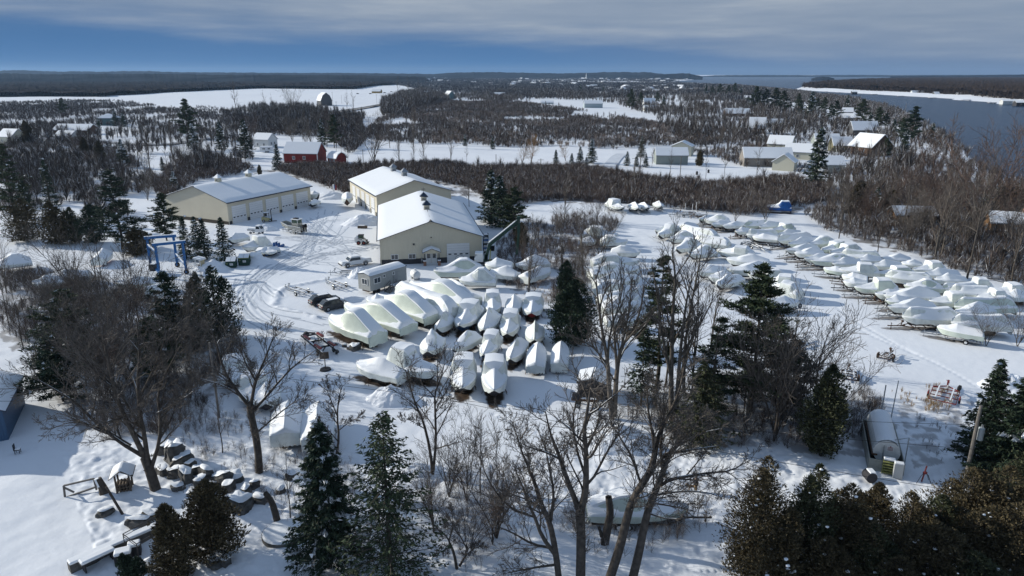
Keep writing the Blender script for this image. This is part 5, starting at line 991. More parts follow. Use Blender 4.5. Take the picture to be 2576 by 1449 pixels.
# ---- evergreens: thousands of small sprays on drooping branches
def sprays(C, D, ln, wd, rng, roll=1.0):                   # triangles at C along D
    n = len(C); D = D/np.maximum(np.linalg.norm(D, axis=1, keepdims=True), 1e-6); v = rng.normal(0, 1, (n, 3)); v[:, 2] *= roll; s = np.cross(D, v); s /= np.maximum(np.linalg.norm(s, axis=1, keepdims=True), 1e-6)
    l_ = (ln*rng.uniform(.6, 1.3, n))[:, None]; w_ = (wd*rng.uniform(.6, 1.3, n))[:, None]
    return np.stack([C-D*l_*.4-s*w_*.5, C-D*l_*.25+s*w_*.5, C+D*l_*.6], 1).reshape(-1, 3)
def spruce(name, label, H, Rd, seed, dens=1.0, fine=.30, m=None, snow=.1, group=None, droop=.25, loc=(0, 0, 0), bare=.05, gappy=.0, cat='tree', power=.85):
    rng = np.random.default_rng(seed); t = thing(name, label, cat, loc, 0, group)
    V, F = frust(np.array([[0, 0, -.3]]), np.array([[0, 0, H*.97]]), np.array([H*.017]), np.array([.02]), 7); np_obj('trunk', V, F, BARK, t, smooth=True)
    C = []; D = []; SC_ = []; SD = []; BA = []; BB_ = []; BR = []
    z_ = H*bare
    while z_ < H*.985:
        f = z_/H; L_ = Rd*(1-f)**power*(1.05 if f > .12 else .75); nb = max(4, int(7*dens**.5)); a0 = rng.uniform(0, 6.28)
        for k in range(nb):
            if rng.uniform() < gappy: continue
            a = a0+6.28*k/nb+rng.normal(0, .25); l_ = L_*rng.uniform(.55, 1.15)+.15; dr = droop*rng.uniform(.6, 1.5)*(1-f*.9); zz = z_+rng.normal(0, .12)
            npt = max(2, int(l_/(.26/dens))); s_ = (np.arange(npt)+rng.uniform(0, 1, npt))/npt; s_ = s_**.75
            px = np.cos(a)*l_*s_; py = np.sin(a)*l_*s_; pz = zz-dr*l_*s_+.16*l_*s_**2.5
            BA.append((0, 0, zz)); BB_.append((px[-1]*.95, py[-1]*.95, pz[-1])); BR.append(.012+.008*l_)
            w = l_*.30*(1-s_)+.10; rep = max(2, int(3*dens)); 
            for q in range(rep):
                o = rng.normal(0, 1, npt)*w*.7; cx = px-np.sin(a)*o; cy = py+np.cos(a)*o; cz = pz+rng.normal(-.04, .07, npt)-np.abs(o)*.15
                C.append(np.stack([cx, cy, cz], 1)); dd = np.stack([np.cos(a)+rng.normal(0, .5, npt)-np.sin(a)*np.sign(o)*.7, np.sin(a)+rng.normal(0, .5, npt)+np.cos(a)*np.sign(o)*.7, rng.normal(-.25, .35, npt)], 1); D.append(dd)
            if rng.uniform() < snow and npt > 1:
                for q in range(2): o = rng.normal(0, 1, npt)*w*.5; SC_.append(np.stack([px-np.sin(a)*o, py+np.cos(a)*o, pz+.10], 1)); SD.append(np.stack([np.cos(a)+0*o, np.sin(a)+0*o, -.15+0*o], 1)+rng.normal(0, .4, (npt, 3)))
        z_ += (.16+.022*(H-z_))*(1.1 if dens < 1 else .9)
    C = np.concatenate(C); D = np.concatenate(D); fo = tris_obj('foliage', sprays(C, D, fine*1.5, fine*.62, rng), m or NEEDLE, t)
    V, F = frust(np.array(BA), np.array(BB_), np.array(BR), np.array(BR)*.3, 3); np_obj('branches', V, F, BARK, t)
    if SC_:
        SC_ = np.concatenate(SC_); SD = np.concatenate(SD); SV = sprays(SC_, SD, fine*1.6, fine*1.2, rng, .15); tris_obj('snow', SV, SNOWCAP, t)
    return t
def pine(name, label, H, Rd, seed, dens=1.0, fine=.34, m=None, group=None, loc=(0, 0, 0), bare=.3, lean=0.0, nb=26, up=.18, snow=.0):
    rng = np.random.default_rng(seed); t = thing(name, label, 'tree', loc, 0, group); S = Segs(); C = []; D = []
    tr = [np.array([lean*H*f**1.5+rng.normal(0, .008*H)*(f > 0), rng.normal(0, .008*H)*(f > 0), H*f-.3*(f == 0)]) for f in (0, .2, .4, .6, .8, .97)]
    for i in range(5): S.add(tr[i], tr[i+1], H*.016*(1-i*.18), H*.016*(1-(i+1)*.18)+.01)
    for k in range(nb):
        f = bare+(1-bare)*((k+rng.uniform(0, 1))/nb); i = min(int(f/.2), 4); q = f/.2-i if i < 4 else (f-.8)/.17; q = min(q, 1); p = tr[i]*(1-q)+tr[i+1]*q
        g = (f-bare)/(1-bare); prof = (1-g)**.8*(.5+.5*min(1, g*4))+.08; a = k*2.4+rng.normal(0, .5); l_ = Rd*prof*rng.uniform(.55, 1.2); d = np.array([math.cos(a), math.sin(a), up*rng.uniform(-.6, 1.6)+.5*g]); d /= np.linalg.norm(d)
        e = p+d*l_; S.add(p, e, .02+l_*.012, .012); n = max(4, int(l_*3.0*dens))
        for j in range(n):
            s_ = .35+.65*(j+rng.uniform())/n; c = p+d*l_*s_+np.array([rng.normal(0, .16*l_*s_), rng.normal(0, .16*l_*s_), rng.normal(.05, .08+.03*l_)]); m_ = int(24*dens); rr = (.36+.11*l_)*rng.uniform(.6, 1.2)
            v = rng.normal(0, 1, (m_, 3)); v /= np.linalg.norm(v, axis=1, keepdims=True); v[:, 2] = v[:, 2]*.55+.25; C.append(c+v*rr*rng.uniform(.2, 1, (m_, 1))*np.array([1.25, 1.25, .55])); D.append(v)
    a_, b_, r_, q_ = S.arrays(); V, F = frust(a_, b_, r_, q_, 6); np_obj('trunk', V, F, BARK, t, smooth=True)
    C = np.concatenate(C); D = np.concatenate(D); tris_obj('foliage', sprays(C, D, fine*1.4, fine*.5, rng), m or NEEDLEP, t)
    if snow:
        k = (rng.uniform(0, 1, len(C)) < snow) & (D[:, 2] > .3); tris_obj('snow', sprays(C[k]+np.array([0, 0, .1]), D[k]*np.array([1, 1, .1]), fine*1.5, fine*1.3, rng, .2), SNOWCAP, t)
    return t
def cedar(name, label, H, Rd, seed, n=9000, fine=.26, m=None, group=None, loc=(0, 0, 0), tops=2, bare=.06, shape=1.0, snow=.0, gp=.36):
    rng = np.random.default_rng(seed); t = thing(name, label, 'tree', loc, 0, group); S = Segs(); Cc = []; Dd = []
    for k in range(tops):
        a = rng.uniform(0, 6.28); off = Rd*.35*(k > 0)*rng.uniform(.5, 1); h = H*(1 if k == 0 else rng.uniform(.72, .95)); ax = np.array([math.cos(a)*off, math.sin(a)*off, 0]); lean = ax*.3; rd = Rd*(1 if tops == 1 else .82)
        S.add(np.array([ax[0]*.2, ax[1]*.2, -.3]), ax+lean+np.array([0, 0, h*.93]), H*.014+.03, .02)
        m_ = n//tops; f = bare+(1-bare)*rng.uniform(0, 1, m_)**1.15; prof = np.clip(np.sin(np.clip((f-bare)/(1-bare)*.86+.14, 0, 1)*math.pi)**.65, 0, 1)*(1-.25*f) if shape == 1 else (1-f)**.6*np.clip((f-bare)*9, .25, 1)
        an = rng.uniform(0, 6.28, m_); lum = .50+.95*vnoise(an*2.4+seed, f*H*.95, seed); u_ = rng.uniform(0, 1, m_)**.45; rr = rd*prof*lum*u_
        P_ = np.stack([ax[0]+lean[0]*f+np.cos(an)*rr, ax[1]+lean[1]*f+np.sin(an)*rr, f*h], 1); gap = fbm(an*2.6+5, f*H*1.5, 2, seed+3) > gp; P_ = P_[gap]; an = an[gap]
        Cc.append(P_); Dd.append(np.stack([np.cos(an)*.7+rng.normal(0, .35, len(an)), np.sin(an)*.7+rng.normal(0, .35, len(an)), rng.normal(.65, .4, len(an))], 1))
        nb_ = 26; fb = np.linspace(.1, .9, nb_)
        for q in fb: aa = rng.uniform(0, 6.28); l_ = rd*.8*(1-q)**.5; S.add(ax*.9+np.array([0, 0, q*h]), ax*.9+np.array([math.cos(aa)*l_, math.sin(aa)*l_, q*h+l_*.5]), .025, .01)
    a_, b_, r_, q_ = S.arrays(); V, F = frust(a_, b_, r_, q_, 5); np_obj('trunk', V, F, BARK, t, smooth=True); C = np.concatenate(Cc); D = np.concatenate(Dd); tris_obj('foliage', sprays(C, D, fine*1.3, fine*.6, rng), m or NEEDLEB, t)
    if snow: k = np.where(rng.uniform(0, 1, len(C)) < snow*.35)[0]; clumps(t, C[k]*np.array([1.05, 1.05, 1]), fine*.62, rng)
    return t
def clumps(t, C, r, rng):                                  # little cushions of snow caught on the boughs
    if not len(C): return
    V = []; F = []
    for c in C:
        s = r*rng.uniform(.5, 1.5); o = len(V); n = 6
        for zz, rr in ((-.35, .7), (.05, 1.0), (.45, .6)):
            for j in range(n): a = 6.28*j/n+rng.uniform(0, .5); q = rr*rng.uniform(.7, 1.2)*s; V.append((c[0]+math.cos(a)*q*1.2, c[1]+math.sin(a)*q, c[2]+zz*s))
        for i in range(2):
            for j in range(n): F.append((o+i*n+j, o+i*n+(j+1) % n, o+(i+1)*n+(j+1) % n, o+(i+1)*n+j))
        F.append(tuple(o+2*n+j for j in range(n)))
    mesh_obj('snow', V, F, SNOWCAP, t, True)
def pl(u, v): p = GG(u, v); return (p.x, p.y, p.z-.05)
# near evergreens, one by one
def sz(u, v, vt): return HT(u, v, vt)
H = sz(830, 1427, 1052); spruce('spruce_tree', 'dense dark foreground spruce with clumps of snow, nearest the stone planter', H, 3.3, 201, 1.9, .24, snow=.16, loc=pl(830, 1427), bare=.12, droop=.30, power=.8)
H = sz(985, 1462, 1033); spruce('spruce_tree', 'open ragged foreground spruce at the bottom centre, lower limbs half bare', H, 4.6, 202, 1.25, .25, m=NEEDLEP, snow=.02, loc=pl(985, 1462), bare=.05, droop=.12, gappy=.36, power=.72)
spruce('spruce_tree', 'pointed dark spruce behind the utility pole at the right', sz(2462, 1185, 905), 2.9, 203, 1.5, .25, snow=.03, loc=pl(2462, 1185), bare=.08, gappy=.1)
spruce('spruce_tree', 'big dark spruce cut by the right picture edge', sz(2575, 1240, 880), 6.0, 204, 2.0, .27, snow=.03, loc=pl(2575, 1240), bare=.05)
pine('pine_tree', 'broad dark pine rising in front of the boats left of the aisle', sz(1885, 1034, 665), 5.8, 205, 1.45, .30, loc=pl(1885, 1034), bare=.12, nb=76, up=.16)
pine('pine_tree', 'slim pine among bare stems left of the broad pine', sz(1650, 988, 640), 3.6, 206, 1.35, .30, loc=pl(1650, 988), bare=.2, nb=46)
pine('pine_tree', 'thin dark pine between the bare stems and the broad pine', sz(1790, 1050, 800), 3.6, 207, 1.2, .30, m=NEEDLE, loc=pl(1790, 1050), bare=.1, nb=30)
spruce('spruce_tree', 'ragged sparse spruce right of the twin-trunk tree', sz(1612, 1020, 830), 2.6, 208, 1.2, .27, snow=.05, loc=pl(1612, 1020), gappy=.4, bare=.2)
cedar('cedar_tree', 'dark dome-shaped cedar beside the middle boats', sz(1450, 862, 702), 4.6, 209, 17000, .30, NEEDLE, loc=pl(1450, 862), tops=3)
cedar('cedar_tree', 'small narrow dark evergreen behind the dome-shaped cedar', sz(1425, 745, 655), 2.2, 210, 6000, .30, NEEDLE, loc=pl(1425, 745), tops=2)
cedar('cedar_tree', 'dense evergreen with snow lumps in the right-hand thicket', sz(2065, 1146, 915), 2.9, 211, 13000, .27, NEEDLEG, loc=pl(2065, 1146), tops=2, snow=.004)
pine('pine_tree', 'dark scraggly evergreen at the back of the right-hand thicket', sz(1985, 1030, 860), 3.2, 212, 1.2, .29, m=NEEDLE, loc=pl(1985, 1030), bare=.1, nb=28)
spruce('spruce_tree', 'wide dark evergreen low between the thicket trees, centre right', sz(1760, 1110, 905), 4.0, 213, 1.1, .30, m=NEEDLEG, snow=.0, loc=pl(1760, 1110), gappy=.2, droop=.12)
cedar('cedar_tree', 'cedar at lower left with bronze foliage beside the leaning dead trunk', sz(555, 1405, 1205), 2.6, 214, 15000, .22, NEEDLEB, loc=pl(540, 1405), tops=3)
cedar('cedar_tree', 'bronze cedar at the bottom edge, left of the one beside the leaning trunk', sz(435, 1452, 1265), 2.0, 215, 10000, .22, NEEDLEB, loc=pl(440, 1452), tops=2)
cedar('cedar_tree', 'tiny dark cedar bush at the bottom left by the covered benches', 2.4, .75, 216, 3500, .18, NEEDLE, loc=pl(318, 1458), tops=2)
cedar('cedar_tree', 'tiny dark cedar bush right of the other one by the covered benches', 2.2, .7, 217, 3200, .18, NEEDLE, loc=pl(352, 1462), tops=1)
# bottom-right bank of cedars
CB = [(1900, 1462, 1150, 3.3, 'bronze cedar at the left end of the bottom-right cedar bank', NEEDLEB), (2022, 1470, 1168, 2.6, 'slim pale-topped cedar with a visible stem, second of the cedar bank', NEEDLEG), (2105, 1478, 1215, 3.0, 'cedar in front of the tank, third of the cedar bank', NEEDLEB), (2180, 1420, 1212, 2.6, 'cedar just below the fuel tank in the cedar bank', NEEDLEB), (2258, 1470, 1240, 3.2, 'short cedar right of the fuel tank front', NEEDLEB), (2335, 1450, 1245, 3.2, 'cedar below the cable tripod in the cedar bank', NEEDLEG), (2405, 1410, 1180, 3.6, 'bushy bronze cedar at the foot of the utility pole', NEEDLEB), (2490, 1430, 1175, 3.6, 'dark cedar right of the utility pole foot', NEEDLEB), (2570, 1410, 1100, 4.0, 'tall cedar at the right picture edge below the big spruce', NEEDLEG), (2420, 1490, 1290, 3.4, 'low front cedar under the utility pole', NEEDLEB), (2530, 1500, 1270, 3.8, 'low front cedar in the bottom right corner', NEEDLEB), (1965, 1510, 1280, 2.6, 'low front cedar between the first two of the bank', NEEDLEB), (2170, 1510, 1320, 3.2, 'low front cedar at the bottom edge under the tank', NEEDLEG), (2310, 1515, 1310, 3.4, 'low front cedar at the bottom edge right of the tank', NEEDLEB), (2060, 1530, 1350, 2.6, 'low front cedar at the bottom edge below the slim one', NEEDLEB), (2240, 1545, 1400, 3.0, 'lowest front cedar between the two under the tank', NEEDLEB), (2420, 1560, 1390, 3.6, 'lowest front cedar near the bottom right corner', NEEDLEG)]
for i, (u, v, vt, rd, lab, m) in enumerate(CB):
    cedar('cedar_tree', lab, sz(u, v, vt), rd, 230+i, 34000, .17, m, 'cedars of the bottom-right bank', pl(u, v), tops=5 if rd > 2.7 else 3, snow=.004, gp=.44)
# left yard evergreens
LE = [('s', 135, 556, 400, 3.2, 'pointed dark spruce standing tall in the left woods'), ('s', 72, 548, 450, 3.4, 'dark spruce left of the pointed one'), ('p', 40, 560, 358, 5.0, 'large dark pine at the left picture edge'), ('c', 67, 606, 498, 4.3, 'round bronze cedar beside the curve of the left lane'), ('c', 140, 614, 505, 3.6, 'bronze evergreen right of the round cedar'), ('c', 188, 608, 520, 3.3, 'dark cedar third along the left lane'), ('c', 240, 612, 512, 3.2, 'dark cedar fourth along the left lane, near the lone boat'), ('p', 308, 628, 428, 5.6, 'large layered pine left of the long warehouse'), ('p', 420, 606, 488, 3.6, 'thin pine with bare lower stem before the warehouse gable'), ('c', 345, 640, 575, 3.8, 'low bronze cedar at the foot of the large layered pine'),
 ('s', 470, 652, 545, 2.3, 'dark spruce, leftmost of four before the long warehouse'), ('s', 500, 656, 543, 2.4, 'dark spruce, second of four before the long warehouse'), ('s', 518, 650, 548, 2.3, 'dark spruce, third of four before the long warehouse'), ('s', 566, 660, 545, 2.6, 'dark spruce nearest the dumpsters, with snowy tip'),
 ('p', 185, 935, 735, 5.5, 'wide dark pine in the left brush below the lone boat'), ('p', 437, 905, 690, 4.0, 'dark pine below the blue boat hoist'), ('c', 551, 850, 668, 3.3, 'cedar with forked stem at the bend of the yard track'), ('c', 495, 880, 765, 3.2, 'dark evergreen between the pine and the forked cedar'), ('c', 505, 800, 685, 1.8, 'thin-topped cedar behind the forked cedar'), ('p', 160, 1010, 850, 4.2, 'dark low pine behind the big spreading tree'), ('p', 395, 960, 800, 3.2, 'small dark pine below the hoist pine')]
PR = {}
for i, (k, u, v, vt, rd, lab) in enumerate(LE):
    Hh = sz(u, v, vt); f = .36 if v < 700 else .32
    if k == 's': spruce('spruce_tree', lab, Hh, rd, 260+i, .95, f, snow=.05, loc=pl(u, v))
    elif k == 'p': pine('pine_tree', lab, Hh, rd, 260+i, 1.1, f, m=NEEDLE if i % 2 else NEEDLEP, loc=pl(u, v), bare=.10, nb=56, up=.12, snow=.015)
    else: cedar('cedar_tree', lab, Hh, rd, 260+i, 8000, f, NEEDLEB if 'bronze' in lab else (NEEDLEG if i % 2 else NEEDLE), loc=pl(u, v), tops=3, snow=.006)
# ---- middle and far evergreens: stock trees copied, each with its own place and label
ST = {'s': spruce('spruce_tree', 'x', 12, 3.2, 301, .8, .5, snow=.12), 'S': spruce('spruce_tree', 'x', 12, 3.6, 302, .8, .5, snow=.30), 'p': pine('pine_tree', 'x', 14, 4.2, 303, .9, .6, bare=.15, nb=40), 'P': pine('pine_tree', 'x', 15, 4.6, 304, .9, .6, m=NEEDLE, bare=.25, nb=34, lean=.08), 'c': cedar('cedar_tree', 'x', 10, 3.0, 305, 6000, .5, NEEDLEB)}
HS = {'s': 12, 'S': 12, 'p': 14, 'P': 15, 'c': 10}; used = {}
def place(k, u, v, vt, lab, group=None, wide=1.0):
    Hh = max(sz(u, v, vt), 1.5); s_ = Hh/HS[k]; loc = pl(u, v); rz = (u*7.3+v*1.7) % 6.28
    if k not in used: o = ST[k]; used[k] = o; o.location = loc; o.rotation_euler = (0, 0, rz); o.scale = (s_*wide, s_*wide, s_); o['label'] = lab; o['group'] = group or 'evergreens of the middle distance'; return o
    return dup(ST[k], loc, rz, lab, (s_*wide, s_*wide, s_), group or 'evergreens of the middle distance')
ME = [('s', 620, 398, 299, 'big dark spruce just left of the white farmhouse'), ('s', 557, 378, 305, 'dark spruce second left of the white farmhouse'), ('S', 490, 380, 311, 'snow-dusted spruce third left of the white farmhouse'), ('p', 475, 352, 251, 'tall pine above the snow-dusted spruce'), ('s', 700, 428, 362, 'green spruce at the left corner of the red barn'), ('c', 654, 440, 414, 'small round dark evergreen below the white farmhouse'), ('S', 312, 422, 350, 'slim snowy spruce left of the tall bare elm'), ('s', 410, 430, 394, 'little spruce in the snow left of the long warehouse'), ('S', 440, 482, 430, 'snowy spruce behind the long warehouse gable'), ('c', 72, 366, 303, 'big round dark evergreen beside the cream house at the left edge'), ('s', 292, 318, 273, 'dark spruce touching the hipped-roof house on its right'), ('s', 312, 320, 283, 'dark spruce second right of the hipped-roof house'), ('s', 250, 328, 296, 'small dark spruce left of the hipped-roof house'), ('p', 162, 294, 248, 'dark pine left of the hipped-roof house'), ('c', 215, 390, 345, 'bronze evergreen in the left middle distance'), ('c', 255, 410, 355, 'second bronze evergreen in the left middle distance'),
 ('p', 841, 373, 290, 'very large green pine right of the red barn'), ('s', 811, 366, 298, 'dark spruce left of the very large green pine'), ('s', 1398, 417, 376, 'snowy spruce standing alone in the white meadow'), ('S', 1438, 421, 385, 'snowy spruce at the left of the meadow clump'), ('S', 1459, 417, 368, 'snowy spruce in the middle of the meadow clump'), ('S', 1474, 427, 394, 'short snowy spruce in front of the meadow clump'), ('S', 1488, 411, 350, 'tallest snowy spruce of the meadow clump'), ('S', 1577, 417, 380, 'snowy spruce right of the snow driveway'), ('s', 1613, 396, 341, 'tall spruce behind the pale birch'), ('S', 1624, 421, 385, 'snowy spruce at the right of the pale birch'), ('S', 1601, 419, 389, 'small snowy spruce at the left of the pale birch'), ('c', 1758, 418, 376, 'rusty brown cedar beside the grey-green garage'), ('s', 1239, 376, 345, 'dark evergreen in the brush above the meadow'), ('s', 1170, 368, 338, 'evergreen in the brush left of the other one above the meadow'),
 ('p', 1588, 277, 225, 'dark pine left of the tall snowy-roofed house'), ('p', 1610, 270, 233, 'dark pine touching the tall snowy-roofed house'), ('s', 1668, 281, 240, 'dark spruce right of the windowed low house'), ('p', 1652, 262, 233, 'pine behind the tall snowy-roofed house'), ('s', 1460, 235, 210, 'dark evergreen near the town'), ('s', 1517, 236, 214, 'small dark evergreen near the town, right one'),
 ('s', 2050, 472, 320, 'huge dark spruce in front of the cream houses'), ('P', 2290, 372, 270, 'wind-swept leaning pine at the water edge'), ('p', 2264, 358, 298, 'dark pine left of the wind-swept pine'), ('s', 2342, 360, 310, 'dark spruce right of the wind-swept pine'), ('s', 2129, 281, 240, 'spire-shaped spruce in front of the channel'), ('p', 2225, 402, 348, 'dark pine above the bare grove right of the houses'), ('s', 2272, 392, 325, 'dark evergreen below the wind-swept pine')]
for k, u, v, vt, lab in ME: place(k, u, v, vt, lab)
for i, (u, v, vt) in enumerate([(1775, 243, 213), (1792, 245, 217), (1810, 243, 212), (1830, 246, 216), (1848, 243, 210), (1862, 248, 218), (1898, 281, 222), (1920, 281, 229), (1947, 281, 226), (1970, 293, 232), (2037, 302, 231), (2055, 290, 250), (2070, 293, 248), (2102, 306, 256), (2165, 318, 254), (2185, 330, 285), (2207, 331, 274), (2227, 332, 289), (2005, 284, 240), (2015, 300, 255), (2245, 345, 300), (2090, 310, 265)]):
    place('pP'[i % 2] if i % 5 else 's', u, v, vt, 'dark pine in the row of evergreens along the river shore', 'pines along the river shore', 1.15)
for i, (u, v, vt) in enumerate([(2500, 548, 470), (2520, 552, 462), (2545, 556, 460), (2570, 560, 466), (2600, 565, 470), (2157, 535, 455), (2200, 540, 470), (2240, 540, 478), (2475, 545, 480)]):
    place('sc'[i % 2], u, v, vt, 'dark evergreen in the shaded wall of trees by the cabins', 'shaded evergreens by the cabins', 1.3)
for i, (k, u, v, vt, lab) in enumerate([('s', 1236, 560, 425, 'tall dark spruce right of the warehouses'), ('s', 1258, 572, 440, 'dark spruce touching the tall one right of the warehouses'), ('p', 1292, 598, 472, 'dark leaning evergreen behind the green boom crane'), ('c', 1312, 625, 560, 'bushy evergreen right of the green boom crane'), ('c', 1275, 560, 505, 'dark evergreen filling the gap behind the boom crane')]): place(k, u, v, vt, lab, 'evergreens right of the warehouses', 1.2)
# ---- bare trees of the middle distance
BT = {'t': stock_bare('bare_tree', 'x', 14, 401, 2), 'm': stock_bare('bare_tree', 'x', 13, 402, 2, 6, spread=.55), 'b': stock_bare('birch_tree', 'x', 14, 403, 2, 2, mb=BARKL, mtw=mat('pale_twigs', (.12, .10, .085), .9, island=.3), spread=.15), 'w': stock_bare('willow_tree', 'x', 9, 404, 2, 4, mtw=TWIGY, spread=.4), 'r': stock_bare('maple_tree', 'x', 13, 405, 2, 5, mtw=TWIGR, spread=.5)}
BH = {'t': 14, 'm': 13, 'b': 14, 'w': 9, 'r': 13}; bused = {}
def bplace(k, u, v, vt, lab, group='bare trees of the middle distance', wide=1.0):
    Hh = max(sz(u, v, vt), 2); s_ = Hh/BH[k]; loc = pl(u, v); rz = (u*3.1+v*7.7) % 6.28
    if k not in bused: o = BT[k]; bused[k] = 1; o.location = loc; o.rotation_euler = (0, 0, rz); o.scale = (s_*wide, s_*wide, s_); o['label'] = lab; o['group'] = group; return o
    return dup(BT[k], loc, rz, lab, (s_*wide, s_*wide, s_), group)
MBT = [('t', 380, 442, 300, 'tall bare elm with a bent limb in the left middle distance'), ('t', 597, 302, 212, 'tall bare tree against the far white field'), ('b', 437, 420, 288, 'yellowish bare tree left of the snow-dusted spruce'), ('b', 350, 420, 330, 'thin golden-brown bare tree left of the tall bare elm'), ('m', 941, 415, 292, 'wide many-limbed bare tree behind the back warehouse'), ('b', 1005, 420, 325, 'slim bare sapling, first right of the many-limbed tree'), ('b', 1041, 370, 268, 'tall pale-stemmed bare tree in the brush'), ('b', 1043, 417, 350, 'slim bare sapling under the pale-stemmed tree'), ('b', 1068, 420, 330, 'tan bare sapling behind the front meadow'), ('b', 1134, 407, 318, 'slim bare sapling in the middle of the meadow'), ('t', 981, 373, 298, 'bare tree above the many-limbed tree'), ('t', 1174, 415, 368, 'short bare tree at the meadow hedge'), ('t', 876, 425, 372, 'small bare tree left of the many-limbed tree'), ('t', 874, 296, 241, 'bare poplar left of the road pair'), ('t', 891, 300, 241, 'bare poplar right of the road pair'), ('m', 740, 290, 232, 'bare tree in front of the grey gambrel barn'), ('t', 668, 300, 240, 'bare tree in the line left of the gambrel barn'), ('t', 690, 310, 250, 'second bare tree in the line left of the gambrel barn'),
 ('t', 1001, 243, 198, 'tall bare tree by the far road, left of three'), ('t', 1029, 247, 199, 'tall bare tree by the far road, middle of three'), ('t', 1054, 246, 204, 'tall bare tree by the far road, right of three'), ('t', 1084, 240, 210, 'bare tree beside the narrow grey house'), ('w', 1312, 416, 352, 'golden willow at the left of the meadow'), ('w', 1336, 413, 346, 'golden willow second in the meadow'), ('w', 1423, 406, 360, 'round golden willow right of the pair'), ('b', 1611, 421, 352, 'pale many-branched birch beside the snow driveway'), ('b', 1640, 420, 375, 'small pale birch left of the grey-green garage'), ('t', 1685, 445, 380, 'dark bare tree before the grey-green garage'), ('t', 1775, 450, 385, 'bare tree with ruddy leaves right of the garage'), ('t', 1820, 455, 380, 'bare tree between garage and long house'), ('t', 1900, 470, 370, 'bare tree in the hedge below the long house'), ('b', 1420, 560, 440, 'pale bare tree with fine twigs behind the shrubs, centre'), ('b', 1180, 520, 425, 'thin bare sapling right of the back warehouse'), ('t', 1755, 535, 470, 'low spreading bare tree beyond the far-end boats'), ('t', 1655, 530, 478, 'bare tree right behind the far-end boats'),
 ('r', 2450, 600, 335, 'very wide reddish bare maple in front of the channel'), ('r', 2360, 560, 370, 'reddish bare maple left of the very wide one'), ('t', 2274, 580, 420, 'thick-trunked bare tree beside the wood cabin'), ('b', 2350, 658, 445, 'pale slender birch above the boat block'), ('b', 2365, 655, 470, 'second pale slender birch above the boat block'), ('t', 2432, 702, 420, 'tall bare tree behind the back corner of the boat block'), ('t', 2544, 715, 470, 'tall bare tree near the right picture edge behind the boats'), ('t', 2110, 600, 470, 'gnarled bare tree behind the boat block, left part'), ('t', 2208, 640, 520, 'small forked snowy bare tree behind the boat block'), ('m', 2140, 560, 430, 'wide bare tree left of the wood cabin'), ('t', 2180, 480, 370, 'bare tree below the dark-gabled house'), ('t', 2480, 560, 400, 'bare tree left of the log cabin'), ('m', 1925, 560, 480, 'bushy bare tree beside the blue-tarped boat'), ('m', 1850, 558, 500, 'bare bush-like tree left of the blue-tarped boat'), ('t', 2235, 470, 350, 'bare tree rising right of the dark-gabled house'), ('r', 2530, 560, 345, 'reddish bare tree near the right picture edge by the water'),
 ('t', 350, 810, 635, 'bare tree with upright stems in the left brush'), ('m', 330, 860, 650, 'many-stemmed bare tree in the left brush below the hoist'), ('m', 140, 800, 680, 'bare tree in the left brush near the lone boats'), ('m', 240, 830, 690, 'spreading bare tree in the left brush, under the lone boat'), ('t', 60, 880, 720, 'bare tree at the left picture edge in the brush'), ('m', 480, 1010, 850, 'bare bushy tree between the big spreading tree and the boats'), ('m', 560, 930, 800, 'bare tree at the slope below the yard bend'), ('b', 1330, 735, 560, 'twin-stemmed bare tree in front of the red-bottomed boat'), ('b', 1465, 690, 540, 'bare shrub-tree before the middle column, left one'), ('m', 1510, 660, 535, 'bare shrub-tree before the middle column, right one'), ('b', 1415, 680, 530, 'bare tree with brown leaves behind the dome cedar'), ('t', 1870, 1060, 900, 'thin bare tree in front of the broad pine'), ('b', 1740, 1000, 690, 'tall slender bare tree close to the tall elm'), ('b', 1785, 900, 690, 'slender bare tree left of the broad pine'), ('m', 1250, 1350, 1130, 'twiggy bare tree at the bottom, left of the many-stemmed one'), ('t', 560, 1140, 1000, 'small bare tree on the rocky bank'), ('m', 1090, 1330, 1190, 'twiggy bare shrub-tree right of the open spruce'), ('m', 1180, 1400, 1240, 'twiggy bare shrub-tree at the bottom centre'), ('t', 730, 1300, 1150, 'thin bare tree left of the dense spruce'), ('m', 2480, 870, 780, 'bare shrub at the near right corner of the boat block'), ('m', 2560, 870, 760, 'dark bare shrub at the right picture edge by the boats')]
for k, u, v, vt, lab in MBT: bplace(k, u, v, vt, lab, wide=.8 if k in 'tb' else 1.0)
rng = np.random.default_rng(5)
for poly, n, vt0, vt1, lab, grp in [([(0, 720), (180, 720), (420, 770), (560, 870), (500, 1000), (300, 1050), (140, 980), (0, 850)], 26, .45, .8, 'bare tree in the brush at the left of the yard', 'bare trees of the left brush'), ([(1580, 1000), (1700, 960), (2080, 1020), (2100, 1110), (1900, 1130), (1720, 1110)], 8, .6, 1.0, 'bare tree between the pines of the right-hand thicket', 'thin bare trees of the right-hand thicket'), ([(1090, 1240), (1250, 1200), (1300, 1300), (1280, 1440), (1080, 1430)], 7, .35, .55, 'bare twiggy shrub-tree at the bottom centre of the bank', 'bare shrub-trees at the bottom centre'), ([(1280, 560), (1500, 540), (1540, 640), (1460, 720), (1330, 720)], 9, .4, .65, 'bare shrub-tree between the warehouse and the middle column of boats', 'bare shrub-trees by the middle column')]:
    P_ = area_pts(poly, 1.5, rng); P_ = P_[rng.permutation(len(P_))[:n]]
    for (x_, y_, z_) in P_: k = 'tbmrm'[int(rng.integers(0, 5))]; s_ = rng.uniform(vt0, vt1)*14/BH[k]; dup(BT[k], (x_, y_, z_-.05), rng.uniform(0, 6.28), lab, (s_*.9, s_*.9, s_), grp)
